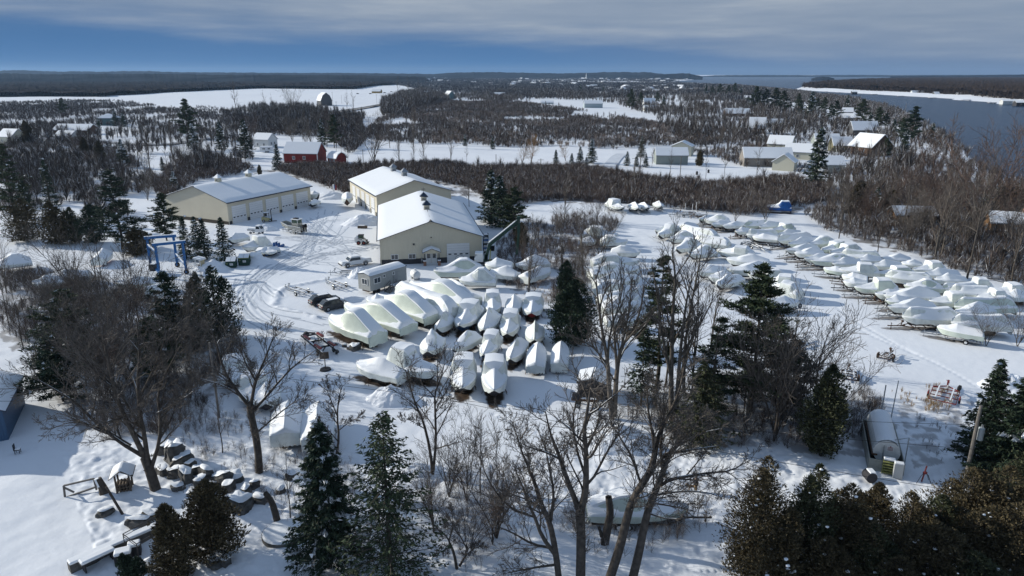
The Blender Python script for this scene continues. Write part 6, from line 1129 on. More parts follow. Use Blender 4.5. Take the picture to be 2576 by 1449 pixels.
for poly, n, vt0, vt1, lab, grp in [([(2090, 500), (2400, 480), (2576, 600), (2576, 720), (2440, 690), (2200, 600), (2080, 560)], 46, .55, 1.1, 'bare tree in the thicket between the boat block and the river', 'bare trees of the riverside thicket'), ([(700, 300), (930, 330), (900, 400), (640, 350), (560, 300)], 22, .6, 1.2, 'bare tree in the grove behind the red barn', 'bare trees behind the red barn'), ([(1650, 300), (1920, 290), (2000, 340), (1900, 400), (1700, 360)], 26, .6, 1.0, 'bare tree in the grove round the middle houses', 'bare trees round the middle houses'), ([(250, 400), (480, 380), (640, 420), (520, 470), (380, 520), (240, 480)], 20, .6, 1.0, 'bare tree in the grove behind the long warehouse', 'bare trees behind the long warehouse'), ([(0, 400), (230, 380), (240, 480), (0, 470)], 10, .5, .9, 'bare tree in the left-hand woods', 'bare trees of the left woods')]:
    P_ = area_pts(poly, 3.0, rng); P_ = P_[rng.permutation(len(P_))[:n]]
    for (x_, y_, z_) in P_:
        k = 'tbmtr'[int(rng.integers(0, 5))]; s_ = rng.uniform(vt0, vt1)*10/BH[k]*1.05
        dup(BT[k], (x_, y_, z_-.05), rng.uniform(0, 6.28), lab, (s_*.9, s_*.9, s_), grp)
# ---- brush: nobody could count its stems
BRUSH_FLOORS = [([(560, 420), (870, 440), (1200, 430), (1480, 440), (1750, 470), (2000, 440), (2080, 480), (2000, 540), (1560, 520), (1250, 500), (860, 480)], .8, 2.5), ([(2080, 560), (2200, 540), (2576, 600), (2576, 730), (2350, 660), (2150, 610)], .75, 2.5), ([(0, 690), (180, 700), (420, 760), (560, 860), (540, 1000), (420, 1090), (230, 1120), (120, 980), (0, 850)], .6, 2), ([(1250, 620), (1500, 560), (1560, 640), (1480, 760), (1400, 830), (1250, 700)], .6, 1.5), ([(1560, 980), (2100, 1000), (2300, 1020), (2200, 1150), (1700, 1120)], .55, 1.5), ([(2250, 990), (2450, 1010), (2450, 1150), (2300, 1180)], .5, 1.2)]
def brush(name, poly, sp, hgt, seed, m=BRUSH, K=70, w=.02, wide=1.3, dens=None, exclude=(), keep=60000, snowy=.07):
    rng = np.random.default_rng(seed); P_ = area_pts(poly, sp, rng, dens, 0, exclude); P_ = P_[rng.permutation(len(P_))[:keep]]
    var = [tuft(rng, K, 1.0, wide, w) for _ in range(7)]; V = scatter(var, P_, hgt*rng.uniform(.55, 1.25, len(P_)), rng, hgt*rng.uniform(.5, 1.3, len(P_)))
    print(name, len(P_), len(V)//3); mi = (rng.uniform(0, 1, len(V)//3) < snowy).astype(np.int32); return kind(np_obj(name, V, np.arange(len(V)).reshape(-1, 3), [m, SNOWCAP], mi=mi), 'stuff')
RT = mat('brush_reddish', (.105, .078, .065), .95, island=.5); FT = mat('brush_far', (.082, .069, .063), 1.0, island=.45, spec=0)
Z1 = [(905, 350), (940, 312), (1100, 250), (1180, 262), (1270, 258), (1480, 282), (1560, 300), (1660, 315), (1860, 330), (1960, 360), (1990, 420), (1880, 425), (1790, 395), (1640, 368), (1540, 378), (1400, 368), (1280, 372), (1150, 366), (1010, 362)]
EX1 = [[(1268, 297), (1420, 299), (1420, 306), (1268, 307)], [(930, 318), (1010, 300), (1050, 312), (990, 322)], [(1445, 285), (1600, 280), (1640, 298), (1430, 298)]]
brush('middle_brushwood', Z1, 2.3, 3.3, 501, FT, 46, .022, exclude=EX1, dens=(18, .38))
brush('tan_brush_patches', Z1, 3.2, 3.6, 541, mat('brush_tan', (.17, .125, .095), 1.0, island=.4, spec=0), 46, .02, exclude=EX1, dens=(33, .52), snowy=.12)
brush('hedge_brush', [(690, 428), (800, 418), (880, 425), (950, 418), (1140, 415), (1200, 428), (1380, 425), (1480, 428), (1640, 455), (1800, 470), (1990, 450), (2070, 470), (2080, 512), (1960, 530), (1880, 545), (1760, 532), (1560, 512), (1400, 505), (1260, 520), (1160, 470), (1000, 440), (870, 490), (760, 450)], .95, 3.2, 502, RT, 60, .013)
brush('riverside_brush', [(2020, 540), (2090, 515), (2140, 480), (2320, 440), (2576, 500), (2600, 730), (2520, 715), (2400, 690), (2340, 655), (2180, 610), (2080, 585)], 1.35, 2.6, 503, BRUSH, 55, .013)
brush('barn_brush', [(540, 310), (720, 280), (900, 300), (930, 350), (880, 395), (830, 350), (640, 340)], 2.2, 4.0, 504, FT, 46, .022)
brush('left_field_brush', [(0, 262), (130, 255), (300, 258), (420, 268), (560, 275), (590, 300), (420, 305), (330, 285), (160, 285), (0, 290)], 3.6, 3.6, 505, FT, 34, .03, dens=(40, .48))
brush('left_middle_brush', [(0, 372), (120, 340), (250, 355), (330, 400), (420, 470), (350, 540), (260, 560), (200, 520), (60, 560), (0, 540)], 1.5, 3.0, 506, BRUSH, 50, .016, dens=(14, .47))
brush('warehouse_brush', [(430, 420), (520, 390), (640, 425), (600, 440), (500, 455), (420, 500), (380, 480)], 1.2, 3.2, 507, RT, 56, .016)
brush('left_yard_brush', [(0, 695), (90, 688), (240, 705), (400, 745), (470, 800), (600, 850), (620, 900), (540, 1000), (430, 1100), (300, 1110), (170, 1060), (120, 940), (60, 860), (0, 840)], .80, 2.4, 508, BRUSH, 46, .010, dens=(7, .40))
brush('centre_brush', [(1250, 610), (1330, 560), (1480, 540), (1560, 560), (1500, 640), (1480, 720), (1500, 800), (1400, 800), (1380, 730), (1300, 740), (1250, 700)], .85, 2.0, 509, RT, 46, .010, dens=(4, .42))
brush('thicket_brush', [(1540, 1040), (1620, 960), (1900, 950), (2060, 1010), (2180, 990), (2230, 1040), (2160, 1110), (2040, 1130), (1900, 1130), (1720, 1120)], .62, 1.9, 510, BRUSH, 46, .008, dens=(3, .40))
brush('bank_brush', [(640, 1150), (760, 1150), (900, 1130), (900, 1300), (1130, 1200), (1260, 1200), (1260, 1449), (1060, 1449), (880, 1440), (740, 1320), (640, 1260)], .75, 1.8, 511, BRUSH, 40, .006, dens=(3, .47))
brush('rock_brush', [(360, 1100), (480, 1000), (600, 1030), (620, 1140), (600, 1220), (420, 1100)], .55, 1.4, 512, BRUSH, 36, .007, dens=(2.5, .40))
brush('slope_brush', [(420, 1130), (600, 1140), (760, 1210), (760, 1330), (600, 1300), (440, 1240)], .7, 1.0, 543, BRUSH, 30, .007, dens=(2, .45))
brush('boat_screen', [(1450, 1250), (1780, 1270), (1800, 1330), (1600, 1420), (1350, 1380)], .6, 1.7, 544, BRUSH, 36, .006, dens=(2.2, .42))
brush('house_shrubs', [(1650, 300), (1950, 275), (2260, 350), (2330, 430), (2280, 480), (2130, 440), (2000, 440), (1960, 330)], 3.0, 3.0, 513, FT, 36, .024, dens=(25, .47))
brush('town_trees', [(1000, 215), (1180, 205), (1440, 212), (1700, 211), (1780, 216), (1880, 222), (1960, 235), (1900, 270), (1720, 245), (1560, 250), (1280, 250), (1100, 240)], 7.5, 9, 514, FARTWIG, 40, .022, wide=.9, dens=(60, .42))
brush('plain_trees', [(900, 214), (1060, 200), (1300, 193), (1660, 193), (1735, 199), (1690, 208), (1400, 214), (1200, 205), (1000, 216)], 17, 11, 515, FARTWIG, 26, .03, wide=1.0, dens=(220, .46))
GT = mat('grove_twigs', (.085, .072, .064), 1.0, island=.45, spec=0); GT2 = mat('grove_twigs_warm', (.100, .080, .069), 1.0, island=.45, spec=0)
brush('left_grove', [(0, 330), (110, 320), (260, 340), (420, 330), (560, 320), (640, 345), (640, 405), (560, 440), (470, 445), (400, 405), (300, 400), (180, 380), (0, 400)], 5.0, 7.5, 530, GT, 70, .013, wide=.75, dens=(26, .44))
brush('left_woods', [(0, 400), (150, 390), (260, 420), (380, 480), (330, 560), (230, 560), (190, 500), (110, 530), (0, 520)], 3.3, 6.0, 531, GT, 80, .012, wide=.8, dens=(14, .40))
brush('far_left_scrub', [(-20, 272), (200, 268), (420, 280), (600, 285), (640, 318), (420, 322), (240, 318), (60, 330), (-20, 330)], 4.0, 5.5, 532, FT, 46, .02, wide=1.0, dens=(50, .46))
brush('barn_grove', [(560, 296), (640, 275), (760, 268), (850, 292), (920, 300), (900, 345), (760, 340), (640, 335)], 5.0, 8, 533, GT, 80, .012, wide=.7, dens=(30, .36))
brush('road_grove', [(960, 262), (1010, 240), (1070, 232), (1130, 255), (1060, 275), (960, 300)], 5.0, 11, 534, GT, 60, .014, wide=.8)
brush('middle_tall_trees', Z1, 12.0, 7.0, 535, GT2, 70, .013, wide=.7, exclude=EX1)
brush('hedge_tall_trees', [(860, 430), (1200, 420), (1480, 432), (1760, 462), (1990, 455), (2070, 490), (1950, 525), (1760, 528), (1560, 505), (1260, 510)], 7.5, 5.5, 536, GT2, 80, .011, wide=.8)
brush('riverside_grove', [(2060, 480), (2140, 420), (2300, 400), (2460, 420), (2620, 520), (2620, 720), (2480, 700), (2340, 640), (2180, 595), (2080, 560)], 3.4, 5.5, 537, GT2, 90, .010, wide=.75)
brush('shore_grove', [(2210, 350), (2330, 340), (2420, 400), (2520, 450), (2590, 500), (2560, 560), (2400, 470), (2260, 410)], 7.0, 5.0, 538, GT2, 90, .010, wide=.8)
brush('house_grove', [(1640, 300), (1760, 275), (1960, 270), (2240, 345), (2300, 430), (2180, 470), (2120, 400), (1980, 360), (1880, 360), (1700, 355)], 6.5, 9.0, 539, GT, 70, .012, wide=.75, dens=(30, .40))
brush('shore_brush', [(1770, 216), (1860, 217), (1985, 230), (2065, 241), (2150, 253), (2240, 277), (2325, 318), (2400, 366), (2440, 400), (2400, 410), (2330, 370), (2270, 335), (2150, 290), (2000, 262), (1880, 240), (1780, 226)], 4.5, 6.5, 542, GT, 60, .016, wide=.9, snowy=.1)
brush('town_grove', [(1130, 250), (1200, 236), (1330, 228), (1500, 238), (1660, 236), (1830, 225), (1900, 240), (1840, 280), (1660, 300), (1540, 262), (1380, 250), (1250, 262)], 7.5, 9.0, 540, GT, 60, .014, wide=.8, dens=(45, .42))
def grass(name, poly, sp, hgt, seed, K=40, w=.012, dens=None): return brush(name, poly, sp, hgt, seed, DRYGRASS, K, w, .8, dens)
grass('dry_grass', [(2290, 985), (2360, 970), (2420, 1000), (2420, 1030), (2330, 1040), (2250, 1010), (2240, 985)], .5, .9, 520, dens=(2, .45))
brush('dead_weeds', [(2290, 1030), (2440, 1040), (2450, 1140), (2360, 1170), (2300, 1110)], .7, .8, 521, BRUSH, 30, .012, dens=(2, .5))
grass('brown_grass', [(1380, 690), (1400, 720), (1390, 790), (1310, 745), (1320, 712)], .6, .6, 522, dens=(2, .45))
# ------------------------------------------------------------------ vehicles and yard things
def T(name, label, cat, u, v, rz=0, group=None, dz=0):
    p = GG(u, v); return thing(name, label, cat, (p.x, p.y, p.z+dz), R(rz), group)
def B1(name, m, par, c, d, rz=0, bev=0, **k): return MB().box(c, d, rz, **k).build(name, m, par, bevel=bev)
def heading(a, b): p, q = G(*a), G(*b); return math.degrees(math.atan2(q.y-p.y, q.x-p.x))
PAINTW = mat('white_car_paint', (.66, .68, .70), .25, spec=.6); PAINTG = mat('dark_grey_car_paint', (.030, .033, .036), .25, spec=.6); PAINTD = mat('charcoal_car_paint', (.018, .020, .024), .25, spec=.6)
BLUEP = mat('hoist_blue', (.022, .12, .32), .45, var=.15); DGREEN = mat('dumpster_green', (.012, .045, .03), .5); YELG = mat('yellow_green_lid', (.26, .27, .10), .6); CRG = mat('crane_green', (.014, .045, .032), .45, var=.2)
REDP = mat('red_paint', (.20, .030, .026), .5, var=.2); ALU = mat('bare_aluminium', (.40, .40, .36), .4, metal=.4, var=.12); YEL = mat('forklift_cream', (.42, .38, .20), .5)
def loft_body(secs, name, m, par, smooth=False, bev=.05):  # sections: (x, [(y, z) half outline from bottom to top])
    V = []; F = []; n = len(secs[0][1]); 
    for x, h in secs: V += [(x, y, z) for y, z in h]+[(x, -y, z) for y, z in h[::-1]]
    k = 2*n
    for i in range(len(secs)-1):
        for j in range(k): F.append((i*k+j, i*k+(j+1) % k, (i+1)*k+(j+1) % k, (i+1)*k+j))
    F.append(tuple(range(k))[::-1]); F.append(tuple((len(secs)-1)*k+j for j in range(k)))
    mb = MB(); mb.add(V, F); return mb.build(name, m, par, smooth, bev)
def wheels(par, xs, y, r, w, rimc=None, mat_=BLACK):
    for x in xs:
        for s in (-1, 1):
            o = MB().wheel((x, s*y, r), r, w).build('wheel', mat_, par); MB().wheel((x, s*(y+.01), r), r*.6, w+.02).build('rim', rimc or GALV, o)
def car(label, u, v, rz, paint, L_=4.7, W_=1.85, H_=1.68, cat='car', name='parked_car', snow=True, pick=False):
    t = T(name, label, cat, u, v, rz); w = W_/2; hb = H_*.58; x0, x1 = -L_/2, L_/2
    if pick:
        b = [(x1, [(w*.9, .55), (w*.92, .95)]), (x1-.12, [(w*.97, .45), (w*.96, 1.12)]), (x1-1.3, [(w, .45), (w*.97, 1.22)]), (x0+1.95, [(w, .45), (w*.97, 1.25)]), (x0+.05, [(w, .5), (w*.97, 1.25)]), (x0, [(w*.95, .55), (w*.95, 1.2)])]
        loft_body(b, 'body', paint, t)
        cab = [(x1-1.35, [(w*.94, 1.2), (w*.9, 1.24)]), (x1-2.0, [(w*.94, 1.2), (w*.78, 1.92)]), (x0+2.2, [(w*.94, 1.2), (w*.78, 1.95)]), (x0+1.95, [(w*.94, 1.2), (w*.86, 1.3)])]
        loft_body(cab, 'cab', paint, t, bev=.04)
        g = MB()
        for s in (-1, 1): g.add([(x1-1.62, s*(w*.945), 1.28), (x0+2.2, s*(w*.945), 1.3), (x0+2.3, s*(w*.83), 1.8), (x1-2.0, s*(w*.83), 1.8)], [(0, 1, 2, 3) if s < 0 else (3, 2, 1, 0)])
        g.build('side_window', GLASS, t); B1('windscreen', GLASS, t, (x1-1.63, 0, 1.58), (.62, W_*.74, .03), ry=.80)
        B1('bed_cover_snow', SNOWCAP, t, (x0+.98, 0, 1.33), (1.85, W_*.88, .16), bev=.05); B1('roof_snow', SNOWCAP, t, ((x1-2.0+x0+2.2)/2, 0, 2.0), (1.75, W_*.74, .12), bev=.05); B1('hood_snow', SNOWCAP, t, (x1-.72, 0, 1.2), (1.05, W_*.8, .09), bev=.04)
        B1('bumper', HULLK, t, (x1-.02, 0, .62), (.22, W_*.95, .26), bev=.04); B1('rear_bumper', HULLK, t, (x0-.05, 0, .6), (.2, W_*.9, .22), bev=.04)
        for s in (-1, 1): B1('headlight', WHITE, t, (x1-.06, s*w*.72, .98), (.1, .4, .16))
        wheels(t, (x1-1.15, x0+1.25), w-.1, .42, .28)
        f = MB()
        for xx in (x1-1.15, x0+1.25):
            for s in (-1, 1): f.tube([(xx+.55*math.cos(a), s*(w-.02), .42+.55*math.sin(a)) for a in np.linspace(.1, math.pi-.1, 9)], .06, 5)
        f.build('wheel_arch', HULLK, t)
        B1('running_board', HULLK, t, (.1, -w, .45), (2.2, .18, .08)); B1('running_board', HULLK, t, (.1, w, .45), (2.2, .18, .08)); 
        for s in (-1, 1): B1('mirror', HULLK, t, (x1-1.85, s*(w+.1), 1.38), (.12, .24, .2))
        return t
    b = [(x1, [(w*.75, .45), (w*.85, .75)]), (x1-.15, [(w*.92, .3), (w*.92, .88)]), (x1-1.0, [(w, .28), (w*.96, hb)]), (x0+.5, [(w, .28), (w*.96, hb+.06)]), (x0+.05, [(w*.95, .35), (w*.9, hb+.02)]), (x0, [(w*.85, .45), (w*.85, hb-.1)])]
    loft_body(b, 'body', paint, t, bev=.06)
    cab = [(x1-1.05, [(w*.93, hb-.05), (w*.9, hb)]), (x1-1.75, [(w*.93, hb-.05), (w*.76, H_-.04)]), (x0+.85, [(w*.93, hb-.05), (w*.76, H_)]), (x0+.12, [(w*.9, hb-.05), (w*.84, hb+.05)])]
    loft_body(cab, 'cabin', paint, t, bev=.05); g = MB()
    for s in (-1, 1):
        for a, c in ((x1-1.5, .15), (.05, x0+.8)): g.add([(a, s*(w*.925), hb+.05), (c, s*(w*.925), hb+.06), (c+.05, s*(w*.81), H_-.16), (a-.35 if a > 0 else a, s*(w*.81), H_-.16)], [(0, 1, 2, 3) if s < 0 else (3, 2, 1, 0)])
    g.build('side_window', GLASS, t); B1('windscreen', GLASS, t, (x1-1.40, 0, (hb+H_)/2+.03), (.86, W_*.72, .03), ry=.78); B1('rear_window', GLASS, t, (x0+.45, 0, (hb+H_)/2+.05), (.80, W_*.70, .03), ry=-.72)
    if snow: B1('roof_snow', SNOWCAP, t, (-.2, 0, H_+.02), (1.7, W_*.5, .05), bev=.02)
    wheels(t, (x1-.95, x0+.95), w-.08, .36, .24)
    for s in (-1, 1): B1('tail_light', REDP, t, (x0+.03, s*w*.72, hb-.12), (.1, .34, .18))
    B1('number_plate', WHITE, t, (x0-.03, 0, .72), (.03, .5, .13)); B1('bumper', HULLK, t, (x0, 0, .45), (.16, W_*.9, .22), bev=.04); return t
car('white pickup truck with snow on its roof, parked before the front warehouse', 894, 668, heading((932, 663), (862, 673)), PAINTW, 6.1, 2.05, 1.95, 'pickup truck', 'pickup_truck', pick=True)
car('dark grey SUV with lit tail lamp, front one of the pair by the trailer office', 841, 776, heading((816, 780), (874, 768)), PAINTG)
car('charcoal SUV behind the other dark SUV by the trailer office', 817, 764, heading((792, 768), (850, 757)), PAINTD, 4.9)
def skid():
    t = T('skid_steer', 'white skid-steer loader with red wheel hubs left of the front warehouse', 'skid steer loader', 910, 614, 2); 
    loft_body([(-1.45, [(.55, .55), (.6, 1.5)]), (-1.1, [(.62, .4), (.62, 1.7)]), (.5, [(.62, .4), (.62, 1.1)]), (.95, [(.55, .4), (.55, .75)])], 'body', PAINTW, t)
    for s in (-1, 1):
        m = MB(); m.bar((-1.3, s*.8, 1.65), (.5, s*.8, 1.15), .14, .28); m.bar((.5, s*.8, 1.15), (1.25, s*.78, .55), .14, .24); m.build('lift_arm', PAINTW, t); B1('arm_stripe', HULLK, t, (-.2, s*.88, 1.35), (.9, .02, .16), ry=.27)
    c = MB(); 
    for x, y in ((-.55, -.5), (-.55, .5), (.45, -.5), (.45, .5)): c.bar((x, y, 1.1), (x, y, 2.05), .09)
    c.box((-.05, 0, 2.08), (1.2, 1.2, .10)); c.build('cab_frame', HULLK, t); g = MB(); g.box((-.05, -.5, 1.6), (.9, .03, .85)); g.box((-.05, .5, 1.6), (.9, .03, .85)); g.box((.45, 0, 1.6), (.03, .9, .85)); g.build('cab_glass', mat('green_glass', (.05, .09, .06), .1), t)
    wheels(t, (-.55, .6), .78, .42, .32, REDP); m = MB(); m.box((1.35, 0, .35), (.5, 1.9, .08)); m.box((1.15, 0, .6), (.08, 1.9, .6)); m.build('bucket', HULLK, t)
skid()
def workboat():
    t = T('workboat', 'bare-metal workboat with small wheelhouse and black outboards in the yard', 'boat', 742, 586, heading((768, 588), (708, 580)))
    sec = []
    for x, hb, zk, zs in ((-2.9, 1.15, .75, 1.75), (-1, 1.25, .75, 1.8), (1, 1.25, .8, 1.95), (2.3, 1.05, .95, 2.2), (3.2, .95, 1.4, 2.45), (3.4, .9, 1.8, 2.5)): sec.append((x, [(.05, zk), (hb*.8, zk+.25), (hb, zs)]))
    V = []; F = []
    for x, h in sec: V += [(x, -y, z) for y, z in h[::-1]]+[(x, y, z) for y, z in h]
    for i in range(5):
        for j in range(5): F.append((i*6+j, i*6+j+1, i*6+j+7, i*6+j+6))
    F.append((0, 1, 2, 3, 4, 5)); F.append((30, 35, 34, 33, 32, 31)); mesh_obj('hull', V, F, ALU, t)
    B1('deck', GALV, t, (.2, 0, 1.55), (6.0, 1.9, .06)); m = MB()
    for s in (-1, 1): m.bar((-2.9, s*1.2, 1.8), (1, s*1.28, 1.98), .1); m.bar((1, s*1.28, 1.98), (3.4, s*.92, 2.52), .1)
    m.build('gunwale', WHITE, t)
    m = MB(); m.box((-.9, 0, 2.05), (1.9, 1.5, 1.0)); w_ = m.build('wheelhouse', ALU, t)
    m = MB()
    for x in (-1.8, 0):
        for y in (-.72, .72): m.bar((x, y, 2.5), (x+.05, y, 3.35), .08)
    m.build('wheelhouse_frame', WHITE, w_); g = MB(); g.box((-.9, 0, 2.92), (1.72, 1.4, .72)); g.build('wheelhouse_glass', mat('green_glass', (.05, .09, .06), .1), w_); B1('wheelhouse_roof', WHITE, w_, (-.9, 0, 3.42), (2.3, 1.8, .12), bev=.04); B1('roof_gear', HULLK, w_, (-.7, 0, 3.6), (1.1, .9, .2), bev=.05)
    for y in (-.4, .4): o = MB().box((-3.2, y, 2.0), (.55, .5, .8), taper=.8).build('outboard', BLACK, t, bevel=.08); MB().box((-3.25, y, 1.15), (.25, .14, 1.1)).build('outboard_leg', BLACK, o)
    c = t.location; trailer('trailer under the bare-metal workboat', Vector((c.x, c.y, 0)), t.rotation_euler.z, 6.4, 2.6, c.z, .8, None, GALV)
workboat()
def forklift():
    t = T('forklift', 'cream forklift with dark mast in front of the long warehouse doors', 'forklift', 672, 558, heading((655, 558), (690, 556)))
    loft_body([(-1.3, [(.55, .4), (.55, 1.2)]), (-.9, [(.6, .3), (.6, 1.35)]), (.2, [(.6, .3), (.6, 1.0)]), (.9, [(.6, .3), (.55, .8)])], 'body', YEL, t); m = MB()
    for x in (-.7, .6):
        for y in (-.5, .5): m.bar((x, y, 1.0), (x*.9, y, 2.3), .08)
    m.box((-.05, 0, 2.32), (1.4, 1.1, .08)); m.build('overhead_guard', HULLK, t); B1('guard_snow', SNOWCAP, t, (-.05, 0, 2.4), (1.3, 1.05, .1), bev=.03); m = MB()
    for y in (-.42, .42): m.bar((1.1, y, .1), (1.1, y, 3.0), .16, .14)
    for z_ in (.5, 1.7, 2.9): m.bar((1.1, -.42, z_), (1.1, .42, z_), .1)
    m.build('mast', HULLK, t)
    for y in (-.35, .35): B1('fork', HULLK, t, (1.75, y, .18), (1.2, .14, .06))
    B1('carriage', HULLK, t, (1.22, 0, .6), (.1, 1.2, .7)); wheels(t, (-.8, .75), .55, .36, .28)
forklift()
def minitruck():
    t = T('mini_truck', 'small white cab-over truck half buried in snow by the yard boats', 'truck', 648, 588, heading((630, 590), (668, 592)))
    loft_body([(-1.0, [(.75, .6), (.75, 1.2)]), (.55, [(.75, .5), (.75, 1.3)]), (1.3, [(.74, .5), (.74, 1.25)]), (1.45, [(.7, .55), (.7, 1.15)])], 'body', PAINTW, t); loft_body([(.0, [(.74, 1.2), (.66, 1.95)]), (.9, [(.74, 1.2), (.66, 1.95)]), (1.38, [(.72, 1.2), (.68, 1.26)])], 'cab', PAINTW, t)
    g = MB()
    for s in (-1, 1): g.add([(.1, s*.745, 1.28), (1.1, s*.745, 1.28), (.85, s*.69, 1.85), (.12, s*.69, 1.85)], [(0, 1, 2, 3) if s < 0 else (3, 2, 1, 0)])
    g.build('side_window', GLASS, t); B1('windscreen', GLASS, t, (1.16, 0, 1.58), (.72, 1.2, .03), ry=.98); B1('cab_snow', SNOWCAP, t, (.45, 0, 2.02), (1.0, 1.3, .16), bev=.06); B1('bed_snow', SNOWCAP, t, (-1.2, 0, 1.25), (1.9, 1.45, .45), bev=.15); B1('truck_bed', GALV, t, (-1.2, 0, .95), (2.0, 1.5, .3)); wheels(t, (.9, -1.4), .66, .3, .2)
minitruck()
def hoist():                                               # blue travelling boat hoist
    a, b, c, d = (402, 698), (470, 690), (447, 672), (381, 678); t = T('boat_hoist', 'blue steel travelling boat hoist standing open at the left of the yard', 'boat hoist', 425, 684)
    o = t.location; L4 = [G(*q)-Vector((o.x, o.y, 0)) for q in (a, b, c, d)]; zz = 6.0
    nm = []
    for q in L4: MB().bar((q.x, q.y, .6), (q.x, q.y, zz), .36, .34).build('leg', BLUEP, t)
    for i, j in ((3, 2), (0, 1)):
        m = MB(); u_ = (L4[j]-L4[i]).normalized()*.5; A_ = L4[i]-u_; Bq = L4[j]+u_; m.bar((A_.x, A_.y, zz+.2), (Bq.x, Bq.y, zz+.2), .34, .46); w_ = m.build('top_beam', BLUEP, t); MB().bar((A_.x, A_.y, zz+.48), (Bq.x, Bq.y, zz+.48), .32, .10).build('snow', SNOWCAP, w_)
    for i, j, z_ in ((0, 3, zz-1.2),): w_ = MB().bar((L4[i].x, L4[i].y, z_), (L4[j].x, L4[j].y, z_), .22, .3).build('cross_tube', BLUEP, t); MB().bar((L4[i].x, L4[i].y, z_+.2), (L4[j].x, L4[j].y, z_+.2), .22, .12).build('snow', SNOWCAP, w_)
    for i, j in ((1, 2),): w_ = MB().bar((L4[i].x, L4[i].y, 1.6), (L4[j].x, L4[j].y, 2.6), .22, .26).build('cross_tube', BLUEP, t); MB().bar((L4[i].x, L4[i].y, 1.8), (L4[j].x, L4[j].y, 2.8), .22, .12).build('snow', SNOWCAP, w_)
    for q in L4:
        o2 = MB().wheel((q.x, q.y, .48), .48, .36, (.2, 1, 0)).build('wheel', BLACK, t); MB().wheel((q.x, q.y, .48), .25, .38, (.2, 1, 0)).build('rim', BLUEP, o2)
    p = (L4[0]+L4[3])/2; B1('engine_box', HULLK, t, (p.x, p.y, 1.3), (1.1, 2.2, 1.3), bev=.1); B1('engine_snow', SNOWCAP, t, (p.x, p.y, 2.0), (1.0, 2.0, .15), bev=.06); m = MB(); m.bar((L4[0].x, L4[0].y, 1), (L4[3].x, L4[3].y, 1), .3, .35); m.build('side_rail', BLUEP, t)
hoist()
def dumpster(label, u, v, rz, w, lid, h=1.25):
    t = T('dumpster', label, 'dumpster', u, v, rz, 'dumpsters'); m = MB(); m.prism([(-w/2, .1), (w/2, .1), (w/2, h), (-w/2, h)], -.65, .65); m.build('bin', DGREEN, t, bevel=.03)
    for s in (-1, 1): q = [(s*w/4-w/4+.03, -.72, h+.03), (s*w/4+w/4-.03, -.72, h+.03), (s*w/4+w/4-.03, .68, h+.62), (s*w/4-w/4+.03, .68, h+.62)]; l_ = MB().slab(q, .06).build('lid', lid, t); q2 = [(x*.98, y*.86, z_+.07-.02) for x, y, z_ in q]; MB().slab(q2, .07).build('snow', SNOWCAP, l_)
    B1('back_panel', DGREEN, t, (0, .62, h+.3), (w, .06, .62)); s_ = B1('label_sign', WHITE, t, (.15, -.67, h*.62), (.6, .03, .42)); m = MB()
    for k in range(3): m.box((.15, -.69, h*.62-.10+.1*k), (.42, .01, .03))
    m.build('label_print', HULLK, s_); B1('yellow_sticker', YELG, t, (-w*.34, -.67, h*.75), (.3, .03, .16)); m = MB()
    for s in (-1, 1): m.box((s*(w/2+.06), 0, h*.6), (.12, 1.0, .2))
    m.build('lift_pocket', DGREEN, t)
dumpster('low green dumpster with snowy lids, left of the taller one', 583, 673, 8, 1.9, DGREEN); dumpster('green dumpster with yellow-green upright lids, right of the low one', 616, 667, 6, 2.1, YELG, 1.5)
def kiosk():
    t = T('kiosk', 'small tan booth with open front and snowy slab roof by the blue hoist', 'booth', 505, 678, -18)
    for x, y in ((-.55, -.5), (.55, -.5), (-.55, .5), (.55, .5)): B1('post', WHITE, t, (x, y, 1.0), (.12, .12, 2.2))
    B1('side_panel', mat('booth_tan', (.40, .36, .24), .7), t, (.62, 0, 1.0), (.05, 1.05, 1.9)); B1('back_panel', mat('booth_tan', (.40, .36, .24), .7), t, (0, .55, 1.0), (1.2, .05, 1.9)); r = B1('roof', WHITE, t, (0, 0, 2.15), (1.8, 1.6, .14), ry=.12); B1('roof_snow', SNOWCAP, r, (0, 0, 2.32), (1.7, 1.5, .2), bev=.07, ry=.12); B1('counter', PLANK, t, (0, -.1, .9), (1.1, .7, .06))
kiosk()
BLD = mat('blue_drum', (.02, .09, .27), .4)
def drum(lab, u, v, m, h=.92, r=.3, lie=False, grp='drums by the yard boats'):
    t = T('drum', lab, 'drum', u, v, (u*31) % 360, grp)
    if lie: MB().tube([(-.45, 0, r), (.45, 0, r)], r, 12).build('barrel', m, t)
    else:
        MB().tube([(0, 0, 0), (0, 0, .3), (0, 0, .31), (0, 0, .6), (0, 0, .61), (0, 0, h)], [r, r, r*1.04, r*1.04, r, r], 12).build('barrel', m, t); MB().tube([(0, 0, h), (0, 0, h+.1), (0, 0, h+.14)], [r*.95, r*.9, r*.5], 12).build('snow_cap', SNOWCAP, t)
for i, (u, v, m, lie, lab) in enumerate([(664, 642, HULLK, 0, 'black drum, leftmost of the front drums'), (671, 644, BLD, 0, 'blue drum, second of the front drums'), (677, 641, BLD, 0, 'bright blue drum in the middle of the front drums'), (684, 640, HULLK, 0, 'black drum right of the bright blue one'), (693, 637, HULLK, 0, 'dark drum in the taller right pair'), (701, 636, BLD, 0, 'steel-blue drum at the right end of the taller pair'), (690, 620, BLD, 0, 'blue drum behind the pontoon boat, left one'), (697, 618, BLD, 0, 'blue drum behind the pontoon boat, middle one'), (702, 621, BLD, 0, 'blue drum behind the pontoon boat, right one'), (711, 621, BLD, 1, 'blue drum lying on its side in the snow')]): drum(lab, u, v, m, lie=bool(lie))
